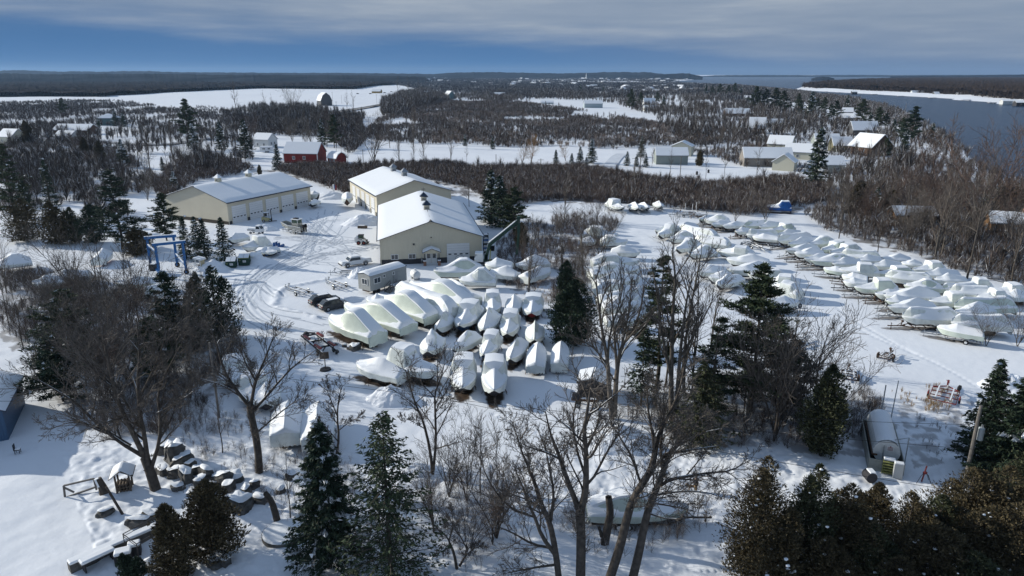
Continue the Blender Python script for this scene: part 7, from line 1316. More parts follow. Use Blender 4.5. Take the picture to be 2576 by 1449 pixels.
def office():
    a, b, c = G(933, 744), G(1024, 715), G(888, 733); t = T('office_trailer', 'long pale grey office trailer with snowy roof and a wooden stair', 'office trailer', 933, 744, math.degrees(math.atan2(b.y-a.y, b.x-a.x))); L_ = (b-a).length; W_ = 3.0; OW = mat('office_grey', (.34, .35, .34), .6, stripes=('X', .25), bump=.35, var=.06); OWY = mat('office_grey_end', (.34, .35, .34), .6, stripes=('Y', .25), bump=.35, var=.06)
    M_ = MB(); zb, zt = .75, 3.35; M_.add([(0, 0, zb), (L_, 0, zb), (L_, W_, zb), (0, W_, zb), (0, 0, zt), (L_, 0, zt), (L_, W_, zt), (0, W_, zt)], [(0, 1, 5, 4), (2, 3, 7, 6), (3, 2, 1, 0), (4, 5, 6, 7)], 0); M_.add([(0, 0, zb), (0, W_, zb), (0, W_, zt), (0, W_/2, zt+.35), (0, 0, zt), (L_, 0, zb), (L_, W_, zb), (L_, W_, zt), (L_, W_/2, zt+.35), (L_, 0, zt)], [(4, 3, 2, 1, 0), (5, 6, 7, 8, 9)], 1); M_.build('wall', [OW, OWY], t)
    r = MB()
    for q in ([(-.08, -.08, zt+.02), (L_+.08, -.08, zt+.02), (L_+.08, W_/2, zt+.38), (-.08, W_/2, zt+.38)], [(-.08, W_/2, zt+.38), (L_+.08, W_/2, zt+.38), (L_+.08, W_+.08, zt+.02), (-.08, W_+.08, zt+.02)]): r.slab(q, .07)
    ro = r.build('roof', TRIM, t); xs = np.linspace(-.05, L_+.05, 24); ys = np.linspace(-.12, W_+.12, 12); X, Y = np.meshgrid(xs, ys, indexing='ij'); e = np.minimum(np.minimum(X+.05, L_+.05-X), np.minimum(Y+.12, W_+.12-Y)); Z = zt+.10+.36*(1-np.abs(Y-W_/2)/(W_/2))+.26*np.clip(e/.35, 0, 1)**.5*(.7+.6*fbm(X/2, Y/2, 3, 4)); n = 12; a_ = (np.arange(23)[:, None]*n+np.arange(11)[None]).ravel(); np_obj('roof_snow', np.stack([X.ravel(), Y.ravel(), Z.ravel()], 1), np.stack([a_, a_+n, a_+n+1, a_+1], 1), SNOWCAP, ro, smooth=True)
    window(t, (1.6, 0, 2.35), 1.5, .95); window(t, (3.2, 0, 2.75), .5, .5, panes=1); window(t, (L_-3.2, 0, 2.75), .5, .5, panes=1); window(t, (0, 1.3, 2.25), 1.3, 1.0, 'y', -1); B1('door', mat('office_door', (.28, .29, .29), .6), t, (5.9, -.04, 1.85), (.95, .08, 2.05)); B1('panel', OW, t, (L_-1.5, -.02, 2.0), (1.8, .05, 1.5)); B1('chassis', RUST, t, (L_/2, W_/2, .6), (L_-.4, 1.6, .3))
    for x in (1.2, 2.1, L_-2, L_-1.1): o = MB().wheel((x, .35, .38), .38, .25).build('wheel', BLACK, t)
    s = MB(); s.box((4.9, -1.0, .9), (1.6, 1.5, .08))
    for x, y in ((4.2, -1.6), (5.6, -1.6), (4.2, -.4), (5.6, -.4)): s.bar((x, y, 0), (x, y, 1.75), .1)
    for y in (-1.65,): s.bar((4.2, y, 1.75), (5.6, y, 1.75), .08); s.bar((4.2, y, 1.3), (5.6, y, 1.3), .06)
    for k in range(4): s.box((3.9-.3*k, -1.0, .72-.2*k), (.32, 1.2, .05))
    for y in (-1.6, -.4): s.bar((4.1, y, .85), (2.8, y, .05), .06, .2); s.bar((4.2, y, 1.75), (2.8, y, .95), .08); s.bar((2.8, y, 0), (2.8, y, .95), .1)
    st = s.build('stair', PLANK, t); B1('stair_snow', SNOWCAP, st, (4.9, -1.0, 1.0), (1.5, 1.4, .12), bev=.05)
office()
def ptank():
    t = T('propane_tank', 'white horizontal tank with domed ends beside the office trailer', 'tank', 1045, 702, heading((1036, 694), (1052, 706))); MB().tube([(-1.25, 0, .95), (-1.1, 0, .95), (-.8, 0, .95), (.8, 0, .95), (1.1, 0, .95), (1.25, 0, .95)], [.25, .62, .75, .75, .62, .25], 18).build('vessel', WHITE, t, smooth=True); MB().tube([(0, 0, 1.65), (0, 0, 1.95)], .2, 10).build('valve_dome', SNOWCAP, t)
    for x in (-.7, .7): B1('saddle', GALV, t, (x, 0, .2), (.25, 1.1, .4))
ptank()
def empty_trailer(lab, u, v, rz, L_=6.0, W_=2.1, paint=None, snow=True, group='empty boat trailers', bunks=2, spare=False):
    p = GG(u, v); r = trailer(lab, Vector((p.x, p.y, 0)), R(rz), L_, W_/.72, p.z, .9, group, paint, 'empty_trailer')
    if snow: 
        m = MB(); w = W_*.5
        for s in (-1, 1): m.bar((-L_*.44, s*w*.55, .80), (L_*.26, s*w*.55, .82), .14, .09)
        m.bar((L_*.3, 0, .60), (L_*.6, 0, .60), .12, .08); m.build('snow', SNOWCAP, r)
    if spare: o = MB().wheel((L_*.36, -W_*.45, .8), .36, .22, (.4, 1, 0)).build('spare_wheel', BLACK, r)
    return r
empty_trailer('empty snowy boat trailer in the yard, left of the office trailer', 752, 738, heading((775, 740), (742, 730))); empty_trailer('empty boat trailer touching the end of the office trailer', 848, 722, heading((872, 722), (826, 704))); empty_trailer('empty boat trailer behind the office trailer, near the small snow heap', 880, 692, heading((905, 690), (850, 690)))
empty_trailer('small empty trailer alone on the snow lot, right side', 2230, 903, heading((2222, 908), (2243, 892)), 2.6, 1.5, RUST, group=None); empty_trailer('snow-covered empty trailer at the edge of the right-hand thicket', 2135, 950, heading((2136, 960), (2134, 935)), 3.6, 1.7, RUST, group=None)
rt = empty_trailer('rusty red empty boat trailer with snowy bunks among dry grass', 2375, 1000, heading((2366, 1018), (2386, 965)), 5.4, 2.7, REDP, group=None, spare=True)
for i, (u, v, a, b) in enumerate([(1880, 618, (1868, 622), (1895, 612)), (1906, 628, (1892, 620), (1922, 634))]): empty_trailer(('empty snowy trailer in the aisle, farther one', 'empty snowy trailer in the aisle, nearer one')[i], u, v, heading(a, b), 4.2, 1.6)
for i, (u, v) in enumerate([(1712, 545), (1730, 541), (1745, 546), (1762, 548)]): empty_trailer('snow-dusted empty trailer parked in a row at the far end of the lot', u, v, 170+i*9, 4.6, 1.7, (GALV, RUST)[i % 2], group='empty trailers at the far end of the lot')
for i, (u, v) in enumerate([(1723, 536), (1741, 538), (1751, 533), (1774, 531)]):
    t = T('guide_post', 'thin white guide post among the empty trailers at the far end', 'post', u, v, 0, 'white guide posts'); MB().tube([(0, 0, 0), (0, 0, 2.6)], .07, 7).build('post', WHITE, t)
for i, (u, v, a, b, lab) in enumerate([(2000, 865, (1985, 870), (2020, 858), 'snowy hydraulic trailer behind the broad pine')]): empty_trailer(lab, u, v, heading(a, b), 4.0, 2.2, GALV, group=None)
def lift_trailer():
    t = T('hydraulic_trailer', 'long dark yard trailer with red padded arms on the slope', 'trailer', 806, 878, heading((770, 845), (842, 905))); m = MB()
    for s in (-1, 1): m.bar((-4.6, s*.95, .75), (4.2, s*.95, .75), .2, .26)
    for x in (-4.2, -1.5, 1.2): m.bar((x, -.95, .72), (x, .95, .72), .16, .2)
    m.bar((-4.5, -.95, .75), (-5.4, 0, .75), .18); m.bar((-4.5, .95, .75), (-5.4, 0, .75), .18); m.build('frame', HULLK, t)
    for x in (-2.4, 1.8):
        for s in (-1, 1): MB().bar((x-1.1, s*.95, 1.1), (x+1.1, s*.95, 1.25), .34, .2).build('red_pad', REDP, t)
    for x in (-.6, 2.9):
        for s in (-1, 1): MB().bar((x, s*.8, .7), (x+.6, s*.55, 1.5), .12).build('arm', HULLK, t)
    wheels(t, (2.0, 3.0), 1.1, .36, .26); MB().wheel((-5.4, 0, .5), .4, .5, (1, 0, 0)).build('pump_unit', HULLK, t); m = MB()
    for s in (-1, 1): m.bar((-4.2, s*.95, .92), (3.6, s*.95, .92), .14, .06)
    m.build('snow', SNOWCAP, t)
lift_trailer()
t = T('sign_post', 'small brown sign board on a post with dark base in the snow', 'sign', 819, 930, 10); MB().tube([(0, 0, 0), (0, 0, 2.2)], .06, 7).build('post', TIMBER, t); B1('board', TIMBER, t, (0, -.08, 2.0), (1.1, .08, .9)); MB().tube([(0, 0, 0), (0, 0, .2)], [.75, .65], 14).build('base', HULLK, t)
def rock(lab, u, v, s, seed, grp, flat=.55, snow=True, z=0, rz=None):
    rng = np.random.default_rng(seed); p = GG(u, v); t = thing('boulder', lab, 'rock', (p.x, p.y, p.z+z-.10*s), rng.uniform(0, 6) if rz is None else rz, grp); n1_, n2_ = 8, 12; V = []; F = []
    sx, sy, sz_ = s*rng.uniform(.65, 1.0), s*rng.uniform(.5, .8), s*flat*rng.uniform(.9, 1.5)
    for i in range(n1_+1):
        for j in range(n2_):
            a = math.pi*i/n1_; b = 2*math.pi*j/n2_; d = np.array([math.sin(a)*math.cos(b), math.sin(a)*math.sin(b), math.cos(a)]); d = np.sign(d)*np.abs(d)**.62; d[2] += .35*d[0]*math.sin(seed)+.3*d[1]*math.cos(seed); k = 1+.6*(vnoise(np.array([d[0]*1.8+seed]), np.array([d[1]*1.8+d[2]*2.2]), seed)[0]-.5); V.append((d[0]*sx*k, d[1]*sy*k, d[2]*sz_*k+sz_*.4))
    for i in range(n1_):
        for j in range(n2_): F.append((i*n2_+j, (i+1)*n2_+j, (i+1)*n2_+(j+1) % n2_, i*n2_+(j+1) % n2_))
    mesh_obj('stone', V, F, ROCK, t)
    if snow: V2 = [(x*1.0, y*1.0, z_+.10*s+.07) for x, y, z_ in V[:n2_*3]]; mesh_obj('snow', V2, [f for f in F if max(f) < n2_*3], SNOWCAP, t, True)
for i, (u, v, s, lab) in enumerate([(893, 880, .95, 'largest snow-capped boulder at the right end of the row by the sloping snow'), (879, 877, .55, 'middle boulder in the row of three by the sloping snow'), (868, 872, .45, 'small boulder at the left of the row by the sloping snow'), (845, 868, .3, 'tiny boulder left of the row by the sloping snow')]): rock(lab, u, v, s, 31+i, 'boulders in a row by the sloping snow')
BK = [(428, 1152, 1.0, .8), (445, 1160, 1.3, .8), (460, 1172, 1.2, .7), (420, 1140, .9, .6), (478, 1180, .9, .6), (500, 1188, .9, .6), (520, 1200, 1.0, .6), (545, 1205, .9, .5), (560, 1212, 1.0, .6), (440, 1195, .9, .5), (470, 1205, 1.0, .5), (505, 1215, .8, .5), (535, 1228, .9, .5), (575, 1232, .9, .5), (595, 1208, .8, .5), (605, 1278, 1.4, .5), (530, 1262, .8, .5), (565, 1265, .8, .5), (408, 1190, .8, .5), (450, 1225, .8, .4), (620, 1240, .8, .5), (640, 1225, .7, .5), (655, 1262, .8, .4), (705, 1235, .7, .5), (735, 1200, .7, .5)]
for i, (u, v, s, f) in enumerate(BK): rock('snow-capped boulder of the rocky bank at the lower left' if i not in (1, 15) else ('largest upright boulder at the top of the rocky bank' if i == 1 else 'wide flat dark-faced boulder below the rocky bank'), u, v, s, 60+i, 'boulders of the rocky bank', f)
for i, (u, v, s, lab) in enumerate([(352, 1318, 1.0, 'flat half-round snow-covered slab stone at lower left'), (265, 1292, .8, 'low snow-topped stone block right of the wooden gate frame'), (545, 1418, .9, 'dark-edged slab under the bronze cedar'), (378, 1300, .8, 'stone with dark edge beside the half-round slab')]): rock(lab, u, v, s, 95+i, None, .4)
def crane():
    t = T('boom_crane', 'dark green folding boom crane on a snowy truck right of the front warehouse', 'crane', 1212, 672, 0); o = t.location
    def P(u, v): q = PL(u, v, o.y); return (q[0]-o.x, 0, q[2]-o.z)
    m = MB(); m.bar(P(1222, 664), P(1223, 640), .7, .6); m.build('column', CRG, t); m = MB(); m.bar(P(1222, 652), P(1232, 612), .55, .6); m.bar(P(1231, 616), P(1262, 590), .55, .6); m.bar(P(1260, 592), P(1302, 558), .5, .6); b_ = m.build('main_boom', CRG, t); m = MB(); m.bar(P(1222, 645), P(1230, 609), .3, .12); m.bar(P(1230, 609), P(1262, 584), .45, .14); m.bar(P(1262, 584), P(1296, 556), .4, .14); m.build('boom_snow', SNOWCAP, b_)
    m = MB(); m.bar(P(1304, 545), P(1305, 585), .6, .7); m.bar(P(1305, 585), P(1300, 640), .45, .5); m.build('outer_boom', CRG, t); MB().bar(P(1290, 566), P(1304, 548), .2).build('boom_ram', GALV, t); MB().bar(P(1234, 628), P(1232, 660), .2).build('lift_ram', YELG, t)
    m = MB(); m.box((-1.0, .6, .9), (6.0, 2.2, .5)); m.build('chassis', HULLK, t); c = loft_body([(-3.6, [(1.05, .8), (1.0, 1.9)]), (-3.0, [(1.1, .7), (.95, 2.6)]), (-1.9, [(1.1, .7), (.95, 2.7)])], 'cab', PAINTW, t); c.location = (2.2, .6, 0); B1('cab_snow', SNOWCAP, t, (-.5, .6, 2.75), (1.6, 1.9, .3), bev=.1); wheels(t, (-2.6, .8), 1.3, .5, .3)
crane()
def stack_rack():
    t = T('tyre_rack', 'tall rack of snowy black and blue floats at the corner of the front warehouse', 'rack', 1222, 640, 10)
    for x in (-.5, .5): B1('upright', HULLK, t, (x, 0, 2.2), (.1, .8, 4.4))
    for k in range(5): b_ = B1('float', (BLACK, BLD)[k % 2], t, (0, 0, .5+k*.85), (1.1, 1.0, .42), bev=.12); B1('snow', SNOWCAP, b_, (0, 0, .78+k*.85), (1.0, .9, .16), bev=.06)
stack_rack()
t = T('black_bin', 'black plastic bin beside the rack of floats', 'bin', 1238, 632); MB().box((0, 0, .55), (1.0, .8, 1.1), taper=1.1).build('bin', BLACK, t, bevel=.06); B1('snow', SNOWCAP, t, (0, 0, 1.18), (.95, .8, .16), bev=.06)
t = T('pallet_stack', 'stack of grey snowy slats behind the cruisers', 'pallets', 1190, 670, 15)
for k in range(5): b_ = B1('slat', PLANK, t, (0, -.9+k*.45, .5), (3.0, .22, .25)); B1('snow', SNOWCAP, b_, (0, -.9+k*.45, .68), (2.9, .22, .12), bev=.04)
for x in (-1.2, 1.2): B1('bearer', PLANK, t, (x, 0, .2), (.2, 2.4, .4))
def pump():
    t = T('gas_pump', 'white post with a red and blue panel by the snow heap behind the yard', 'sign', 840, 488, 10); B1('post', WHITE, t, (0, 0, 1.5), (.5, .5, 3.0)); B1('red_panel', REDP, t, (.7, 0, 2.0), (.6, .3, 1.6)); B1('blue_panel', BLD, t, (.4, -.05, 2.3), (.3, .3, 1.0))
    t = T('red_crate', 'red crate in the snow under the red and blue panel', 'crate', 846, 494); MB().box((0, 0, .35), (1.3, .7, .7)).build('crate', REDP, t); B1('snow', SNOWCAP, t, (0, 0, .78), (1.2, .65, .15), bev=.05)
pump()
# ---- heaps of ploughed snow
def heap(lab, u, v, rx, ry, h, seed, rz=0):
    p = GG(u, v); t = thing('snow_pile', lab, 'snow pile', (p.x, p.y, p.z-.1), R(rz), 'ploughed snow piles'); n = 44; X, Y = np.meshgrid(np.linspace(-1.15, 1.15, n), np.linspace(-1.15, 1.15, n), indexing='ij'); rr = np.sqrt(X**2+Y**2)+.30*(fbm(X*2.2+seed, Y*2.2, 3, seed)-.5); Z = h*np.clip(1-rr, 0, 1)**.85*(.75+.5*fbm(X*3.5, Y*3.5+seed, 4, seed))+.14*(fbm(X*9, Y*9, 3, seed+1)-.5)*np.clip(1.2-rr, 0, 1)-.06*np.clip(rr-.9, 0, 1)
    a = (np.arange(n-1)[:, None]*n+np.arange(n-1)[None]).ravel(); np_obj('snow_pile', np.stack([X.ravel()*rx, Y.ravel()*ry, Z.ravel()], 1), np.stack([a, a+n, a+n+1, a+1], 1), SNOW, t, smooth=False)
for a in [('big ploughed snow pile against the front warehouse', 920, 562, 6.5, 3.6, 2.6, 1, 15), ('snow pile beside the dumpsters', 538, 676, 4.0, 2.2, 1.9, 2, 20), ('snow pile before the drums and dumpster', 650, 660, 4.2, 2.6, 1.5, 3), ('pointed snow pile between pickup and office trailer', 905, 695, 2.5, 2.0, 1.9, 4), ('wide snow pile behind the yard, beside the red and blue panel', 832, 498, 7.5, 3.4, 2.4, 5), ('crusty snow pile in front of the sloping boat', 985, 1003, 3.0, 2.2, 1.9, 6), ('ploughed snow pile in front of the small dark shed', 1555, 1112, 4.4, 3.0, 2.0, 7), ('snow pile beside the mini truck', 668, 578, 3.4, 2.2, 1.6, 8), ('pointed snow pile at the right picture edge behind the spruces', 2536, 975, 3.2, 2.4, 2.0, 9), ('low snow ridge beside the dark SUVs', 872, 758, 3.4, 1.4, .9, 10, 30), ('small snow pile by the lower-left boats', 1030, 1195, 3.4, 2.4, 1.0, 11)]: heap(*a)
t = T('timber_block', 'brown timber block lying before the big snow pile', 'timber', 912, 574, -8); B1('timber', TIMBER, t, (0, 0, .3), (2.2, .9, .6)); B1('snow', SNOWCAP, t, (-.2, 0, .68), (1.6, .7, .14), bev=.05)
# ---- lower left garden things
def shelter():
    t = T('wood_shelter', 'little log shelter with thick snow on its peaked roof, lower left', 'shelter', 315, 1232, 20)
    for x, y in ((-.55, -.5), (.55, -.5), (-.55, .6), (.55, .6)): B1('post', TIMBER, t, (x, y, .95), (.14, .14, 2.0))
    r = MB(); roof_sheet(r, 1.6, 1.7, 1.75, 2.3, .15, .08, -.8, -.85); ro = r.build('roof', TIMBER, t); V, F = roof_snow(1.6, 1.7, 1.75, 2.3, .18, .32, 4, -.8, -.85, 6, 8, .06); np_obj('roof_snow', V, F, SNOWCAP, ro, smooth=True)
    m = MB()
    for k in range(14): m.tube([(-.5+.25*(k % 5), -.55, .2+.28*(k//5)), (-.5+.25*(k % 5), .5, .2+.28*(k//5))], .12, 7)
    m.build('firewood', TIMBER, t)
shelter()
def gate():
    t = T('wooden_frame', 'open rail frame of rough poles standing in the snow, lower left', 'frame', 210, 1240); o = t.location; a, b = PL(165, 1262, o.y-.6), PL(243, 1232, o.y+.4); c, d = PL(160, 1222, o.y-.6), PL(236, 1204, o.y+.4)
    for p, q, nme in ((a, c, 'post'), (b, d, 'post'), (c, d, 'rail'), (a*.75+c*.25, b*.75+d*.25, 'rail'), ((c*.9+a*.1), (a*.7+b*.3)*.6+(c*.7+d*.3)*.4, 'brace')): MB().bar(Vector(p)-o, Vector(q)-o, .13).build(nme, PLANK, t)
gate()
t = T('tree_stump', 'broken leaning stump with snow on one side, by the pole frame', 'stump', 408*.644, 1928*.644); MB().tube([(0, 0, -.1), (-.05, 0, .6), (-.35, 0, 1.5)], [.42, .36, .30], 9).build('stump', BARK, t); MB().tube([(-.2, -.15, .8), (-.42, -.1, 1.55)], [.2, .2], 7).build('snow', SNOWCAP, t)
t = T('leaning_post', 'thin leaning wooden post beside the log shelter', 'post', 310, 1292); MB().tube([(0, 0, -.2), (-1.1, .1, 2.6)], [.12, .10], 7).build('post', BARK, t)
def planter():
    t = T('stone_planter', 'round stone-edged raised bed under snow left of the dense spruce', 'planter', 715, 1345, 0); r = 1.75; MB().tube([(0, 0, -.2), (0, 0, .42)], [r, r], 26).build('stone_wall', ROCK, t); MB().tube([(0, 0, .40), (0, 0, .56), (0, 0, .62)], [r*.99, r*.9, .3], 26).build('snow', SNOWCAP, t, smooth=False)
planter()
def low_wall(lab, pts, h, w, z=0):
    a, b = GG(*pts[0]), GG(*pts[1]); d = b-a; t = thing('stone_wall', lab, 'wall', (a.x, a.y, a.z+z), math.atan2(d.y, d.x)); L_ = d.length; B1('stonework', ROCK, t, (L_/2, 0, h/2-.15), (L_, w, h+.3)); B1('snow', SNOWCAP, t, (L_/2, 0, h+.10), (L_*1.0, w*1.06, .22), bev=.09)
low_wall('low stone wall running right under snow from the iron pergola', ((428, 1352), (575, 1423)), .6, .6); low_wall('dark stone wall along the terrace behind the covered benches, lower left', ((175, 1435), (400, 1337)), .7, .7)
def bench(lab, u0, v0, u1, v1, h, w, m=HULLK, grp='snow-covered benches at the lower left'):
    a, b = GG(u0, v0), GG(u1, v1); d = b-a; c = (a+b)/2; L_ = d.length; t = thing('garden_table', lab, 'table', (c.x, c.y, c.z), math.atan2(d.y, d.x), grp)
    for x in (-.4, .4): B1('leg', m, t, (x*L_, 0, h/2), (.1, w*.8, h))
    s_ = B1('top', m, t, (0, 0, h), (L_, w, .08)); B1('snow', SNOWCAP, s_, (0, 0, h+.17), (L_*.99, w*.98, .26), bev=.1)
bench('long snow-laden table at the bottom left, left of the dark box', 205, 1440, 290, 1400, .75, .75); bench('long snow-laden bench cut by the bottom edge', 372, 1478, 445, 1435, .7, .8); 
t = T('dark_chest', 'dark square chest with thick snow cap between the tables, lower left', 'chest', 312, 1408, 24); MB().box((0, 0, .4), (1.2, .9, .8)).build('chest', HULLK, t); B1('snow', SNOWCAP, t, (0, 0, .92), (1.2, .9, .26), bev=.1)
t = T('dark_chest', 'smaller dark chest with snow cap under the iron pergola', 'chest', 340, 1390, 24); MB().box((0, 0, .4), (.9, .8, .8)).build('chest', HULLK, t); B1('snow', SNOWCAP, t, (0, 0, .9), (.9, .8, .22), bev=.09)
boat('low', (340, 1428), (432, 1402), .5, 'small lumpy covered boat-shaped bundle under snow by the terrace', None, WRAPW, zg=.8, B=1.3, zk=.1, name='covered_bundle')
def pergola():
    t = T('iron_pergola', 'thin black iron pergola frame standing on the terrace wall, lower left', 'pergola', 378, 1372); o = t.location; P4 = [GG(318, 1392), GG(403, 1345), GG(436, 1368), GG(352, 1418)]; h = 1.9
    P4 = [p-o for p in P4]; 
    for p in P4: MB().tube([(p.x, p.y, 0), (p.x, p.y, h)], .035, 6).build('post', HULLK, t)
    for i in range(4): a, b = P4[i], P4[(i+1) % 4]; MB().bar((a.x, a.y, h), (b.x, b.y, h), .05).build('top_rail', HULLK, t); MB().bar((a.x, a.y, h-.22), (b.x, b.y, h-.22), .035).build('lattice_rail', HULLK, t)
pergola()
t = T('lawn_chair', 'small dark chair with snow on the shaded lawn by the blue shed', 'chair', 46, 1142, 20); B1('seat', HULLK, t, (0, 0, .4), (.5, .5, .06)); B1('backrest', HULLK, t, (-.25, 0, .7), (.06, .5, .6))
for x in (-.2, .2):
    for y in (-.2, .2): B1('leg', HULLK, t, (x, y, .2), (.05, .05, .4))
B1('snow', SNOWCAP, t, (.05, 0, .5), (.45, .45, .14), bev=.05)
# ---- right-hand foreground
def dshed():
    t = T('dark_shed', 'small dark plank shed with snowy lean-to roof beside the twin-trunk tree', 'shed', 1492, 1004, -12); W_, D_, h0, h1 = 3.4, 3.0, 1.9, 2.5; M_ = MB(); M_.prism([(-1.7, -.3), (1.7, -.3), (1.7, h0), (-.2, h1), (-1.7, h0+.2)], 0, D_); M_.build('wall', mat('dark_planks', (.055, .05, .048), .9, stripes=('X', .2), bump=.6), t); r = MB(); r.slab([(-.2, -.25, h1+.03), (1.95, -.25, h0-.05), (1.95, D_+.25, h0-.05), (-.2, D_+.25, h1+.03)][::1], .08); r.slab([(-1.95, -.25, h0+.1), (-.2, -.25, h1+.03), (-.2, D_+.25, h1+.03), (-1.95, D_+.25, h0+.1)], .08); ro = r.build('roof', TIMBER, t); r = MB(); r.slab([(-.2, -.2, h1+.12), (1.9, -.2, h0+.05), (1.9, D_+.2, h0+.05), (-.2, D_+.2, h1+.12)], .2); r.slab([(-1.9, -.2, h0+.2), (-.2, -.2, h1+.12), (-.2, D_+.2, h1+.12), (-1.9, D_+.2, h0+.2)], .2); r.build('roof_snow', SNOWCAP, ro, bevel=.08); B1('door', TIMBER, t, (.6, -.04, .85), (.8, .06, 1.7))
dshed()
t = T('log_splitter', 'dark machine with beam and wheels in the snow before the small shed', 'machine', 1470, 1020, -10); B1('beam', RUST, t, (0, 0, .8), (3.0, .3, .3)); B1('engine', HULLK, t, (-1.0, 0, 1.2), (.8, .7, .7), bev=.1); B1('snow', SNOWCAP, t, (.4, 0, 1.0), (1.8, .3, .1), bev=.03); wheels(t, (-.7,), .6, .35, .2)
def fuel():
    a, b = G(2182, 1183), G(2280, 1200); f = G(2191, 1062, 1.1)
    t = T('fuel_tank', 'big white horizontal fuel tank lying in a grey steel containment box', 'fuel tank', 2182, 1183, math.degrees(math.atan2(b.y-a.y, b.x-a.x))); W_ = (b-a).length*.92; d = f-a; ax = Vector((math.cos(t.rotation_euler.z), math.sin(t.rotation_euler.z), 0)); L_ = d.dot(Vector((-ax.y, ax.x, 0))); sk = d.dot(ax); TS = mat('containment_steel', (.30, .31, .28), .6, var=.1); h = 1.25
    L_ = min(L_, 10.5); k = sk/L_*0
    for (c, dd) in (((W_/2, 0, h/2), (W_, .08, h)), ((W_/2, L_, h/2), (W_, .08, h)), ((.04, L_/2, h/2), (.08, L_-.16, h)), ((W_-.04, L_/2, h/2), (.08, L_-.16, h))): B1('box_side', TS, t, c, dd)
    B1('box_floor', HULLK, t, (W_/2, L_/2, .1), (W_-.2, L_-.2, .12)); r = W_*.39; cx = W_*.5; zc = r+.45; y0 = 1.0; y1 = L_-.6
    ys = np.linspace(y0, y1, 15); MB().tube([(cx, y, zc) for y in ys], [r*.985 if i % 3 == 0 else r for i in range(15)], 30).build('tank', mat('tank_white', (.58, .60, .60), .45, var=.06), t, smooth=False)
    n = 9; V = []; F = []
    for i, y in enumerate(np.linspace(y0+.05, y1, 16)):
        for j in range(n): q = math.radians(38+104*j/(n-1)); rr = r+.02+.12*math.sin(math.pi*j/(n-1))*(.6+.5*vnoise(np.array([y*1.1]), np.array([j*.4]), 4)[0]); V.append((cx+rr*math.cos(q), y, zc+rr*math.sin(q)))
    for i in range(15):
        for j in range(n-1): F.append((i*n+j, i*n+j+1, (i+1)*n+j+1, (i+1)*n+j))
    mesh_obj('tank_snow', V, F, SNOWCAP, t, True); s_ = B1('warning_sign', WHITE, t, (cx+.25, y0-.03, zc+.45), (.6, .03, .55)); m = MB()
    for k_ in range(4): m.box((cx+.25, y0-.055, zc+.28+.1*k_), (.46, .01, .04))
    m.tube([(cx+.25, y0-.05, zc+.66), (cx+.25, y0-.07, zc+.66)], .06, 8); m.build('sign_print', REDP, s_); m = MB(); m.tube([(cx-.3, y0-.06, .3), (cx-.3, y0-.06, zc+.7)], .035, 6); m.tube([(cx+.6, y0+.5, zc+r), (W_+.35, y0+1.2, zc+r+.1), (W_+.35, y0+1.2, .1)], .05, 6); m.tube([(cx+.1, L_-.5, zc+r*.9), (cx+.1, L_-.5, zc+r+2.8)], .06, 6); m.build('pipe', GALV, t)
    p_ = MB(); p_.box((W_*.80, -.6, .75), (.8, .5, 1.5)); d_ = p_.build('dispenser', mat('dispenser_grey', (.42, .44, .45), .5), t, bevel=.04); B1('dispenser_snow', SNOWCAP, d_, (W_*.80, -.6, 1.58), (.8, .5, .16), bev=.06); m = MB()
    for x in (-.5, .5): m.bar((W_*.55+x, -.25, 0), (W_*.55+x, -.25, 1.5), .08); 
    for k_ in range(5): m.box((W_*.55, -.3, .25+.27*k_), (1.0, .35, .06))
    m.build('step_ladder', YELG, t); B1('ladder_snow', SNOWCAP, t, (W_*.55, -.2, 1.62), (1.0, .5, .2), bev=.08)
    m = MB(); m.box((.5, L_*.5, h+.03), (.5, L_*.8, .12)); m.build('rim_board', BROWNW, t)
fuel()
t = T('cable_reel', 'black rounded steel drum half hidden by cedars before the fuel tank', 'drum', 2186, 1206); MB().tube([(0, -.5, .5), (0, .5, .5)], .5, 18).build('drum', HULLK, t); B1('snow', SNOWCAP, t, (.1, 0, .98), (.6, .9, .16), bev=.07)
t = T('red_stand', 'red post stand with hanging black cables right of the fuel tank', 'stand', 2318, 1213, 10); MB().bar((0, 0, 0), (.25, 0, 1.6), .09).build('post', REDP, t); MB().bar((.05, 0, .9), (.35, 0, .9), .2).build('reel', REDP, t)
for k, (x, y) in enumerate(((-.9, -.2), (.5, -.3), (.35, -.5), (.6, .1))): MB().tube([(.2, 0, .95), (.2+x*.5, y*.5, .7), (.2+x, y, .02)], .025, 5).build('cable', BLACK, t)
def pole(lab, u, v, vt, r=.16, cross=True, name='utility_pole', grp=None, lean=0, yaw=0, trans=False):
    h = HT(u, v, vt); t = T(name, lab, 'utility pole', u, v, yaw, grp); MB().tube([(0, 0, -.3), (lean*.5, 0, h*.5), (lean, 0, h)], [r, r*.85, r*.7], 9).build('pole', PLANK, t)
    if cross: MB().bar((lean-1.1, 0, h-.5), (lean+1.1, 0, h-.5), .1, .12).build('cross_arm', PLANK, t)
    if trans: c = MB().tube([(lean*.6+.55, .1, h*.58), (lean*.6+.55, .1, h*.58+1.1), (lean*.6+.55, .1, h*.58+1.2)], [.28, .28, .2], 12).build('transformer', mat('pale_transformer', (.45, .50, .52), .5), t); MB().tube([(lean*.6+.55, .1, h*.58+1.15), (lean*.6+.55, .1, h*.58+1.5)], .06, 6).build('bushing', GALV, c)
    return t, h
pole('bleached utility pole with a grey transformer among the right spruces', 2425, 1225, 1022, .20, False, trans=True)
t = T('flag_pole', 'thin grey metal pole leaning beside the fuel tank', 'pole', 2240, 1060); MB().tube([(0, 0, 0), (.25, .2, 4.6)], .05, 6).build('pole', GALV, t)
pole('leaning telephone pole behind the bare trees on the left slope', 838*.644+12, 1600*.644+20, 860, .13, False)
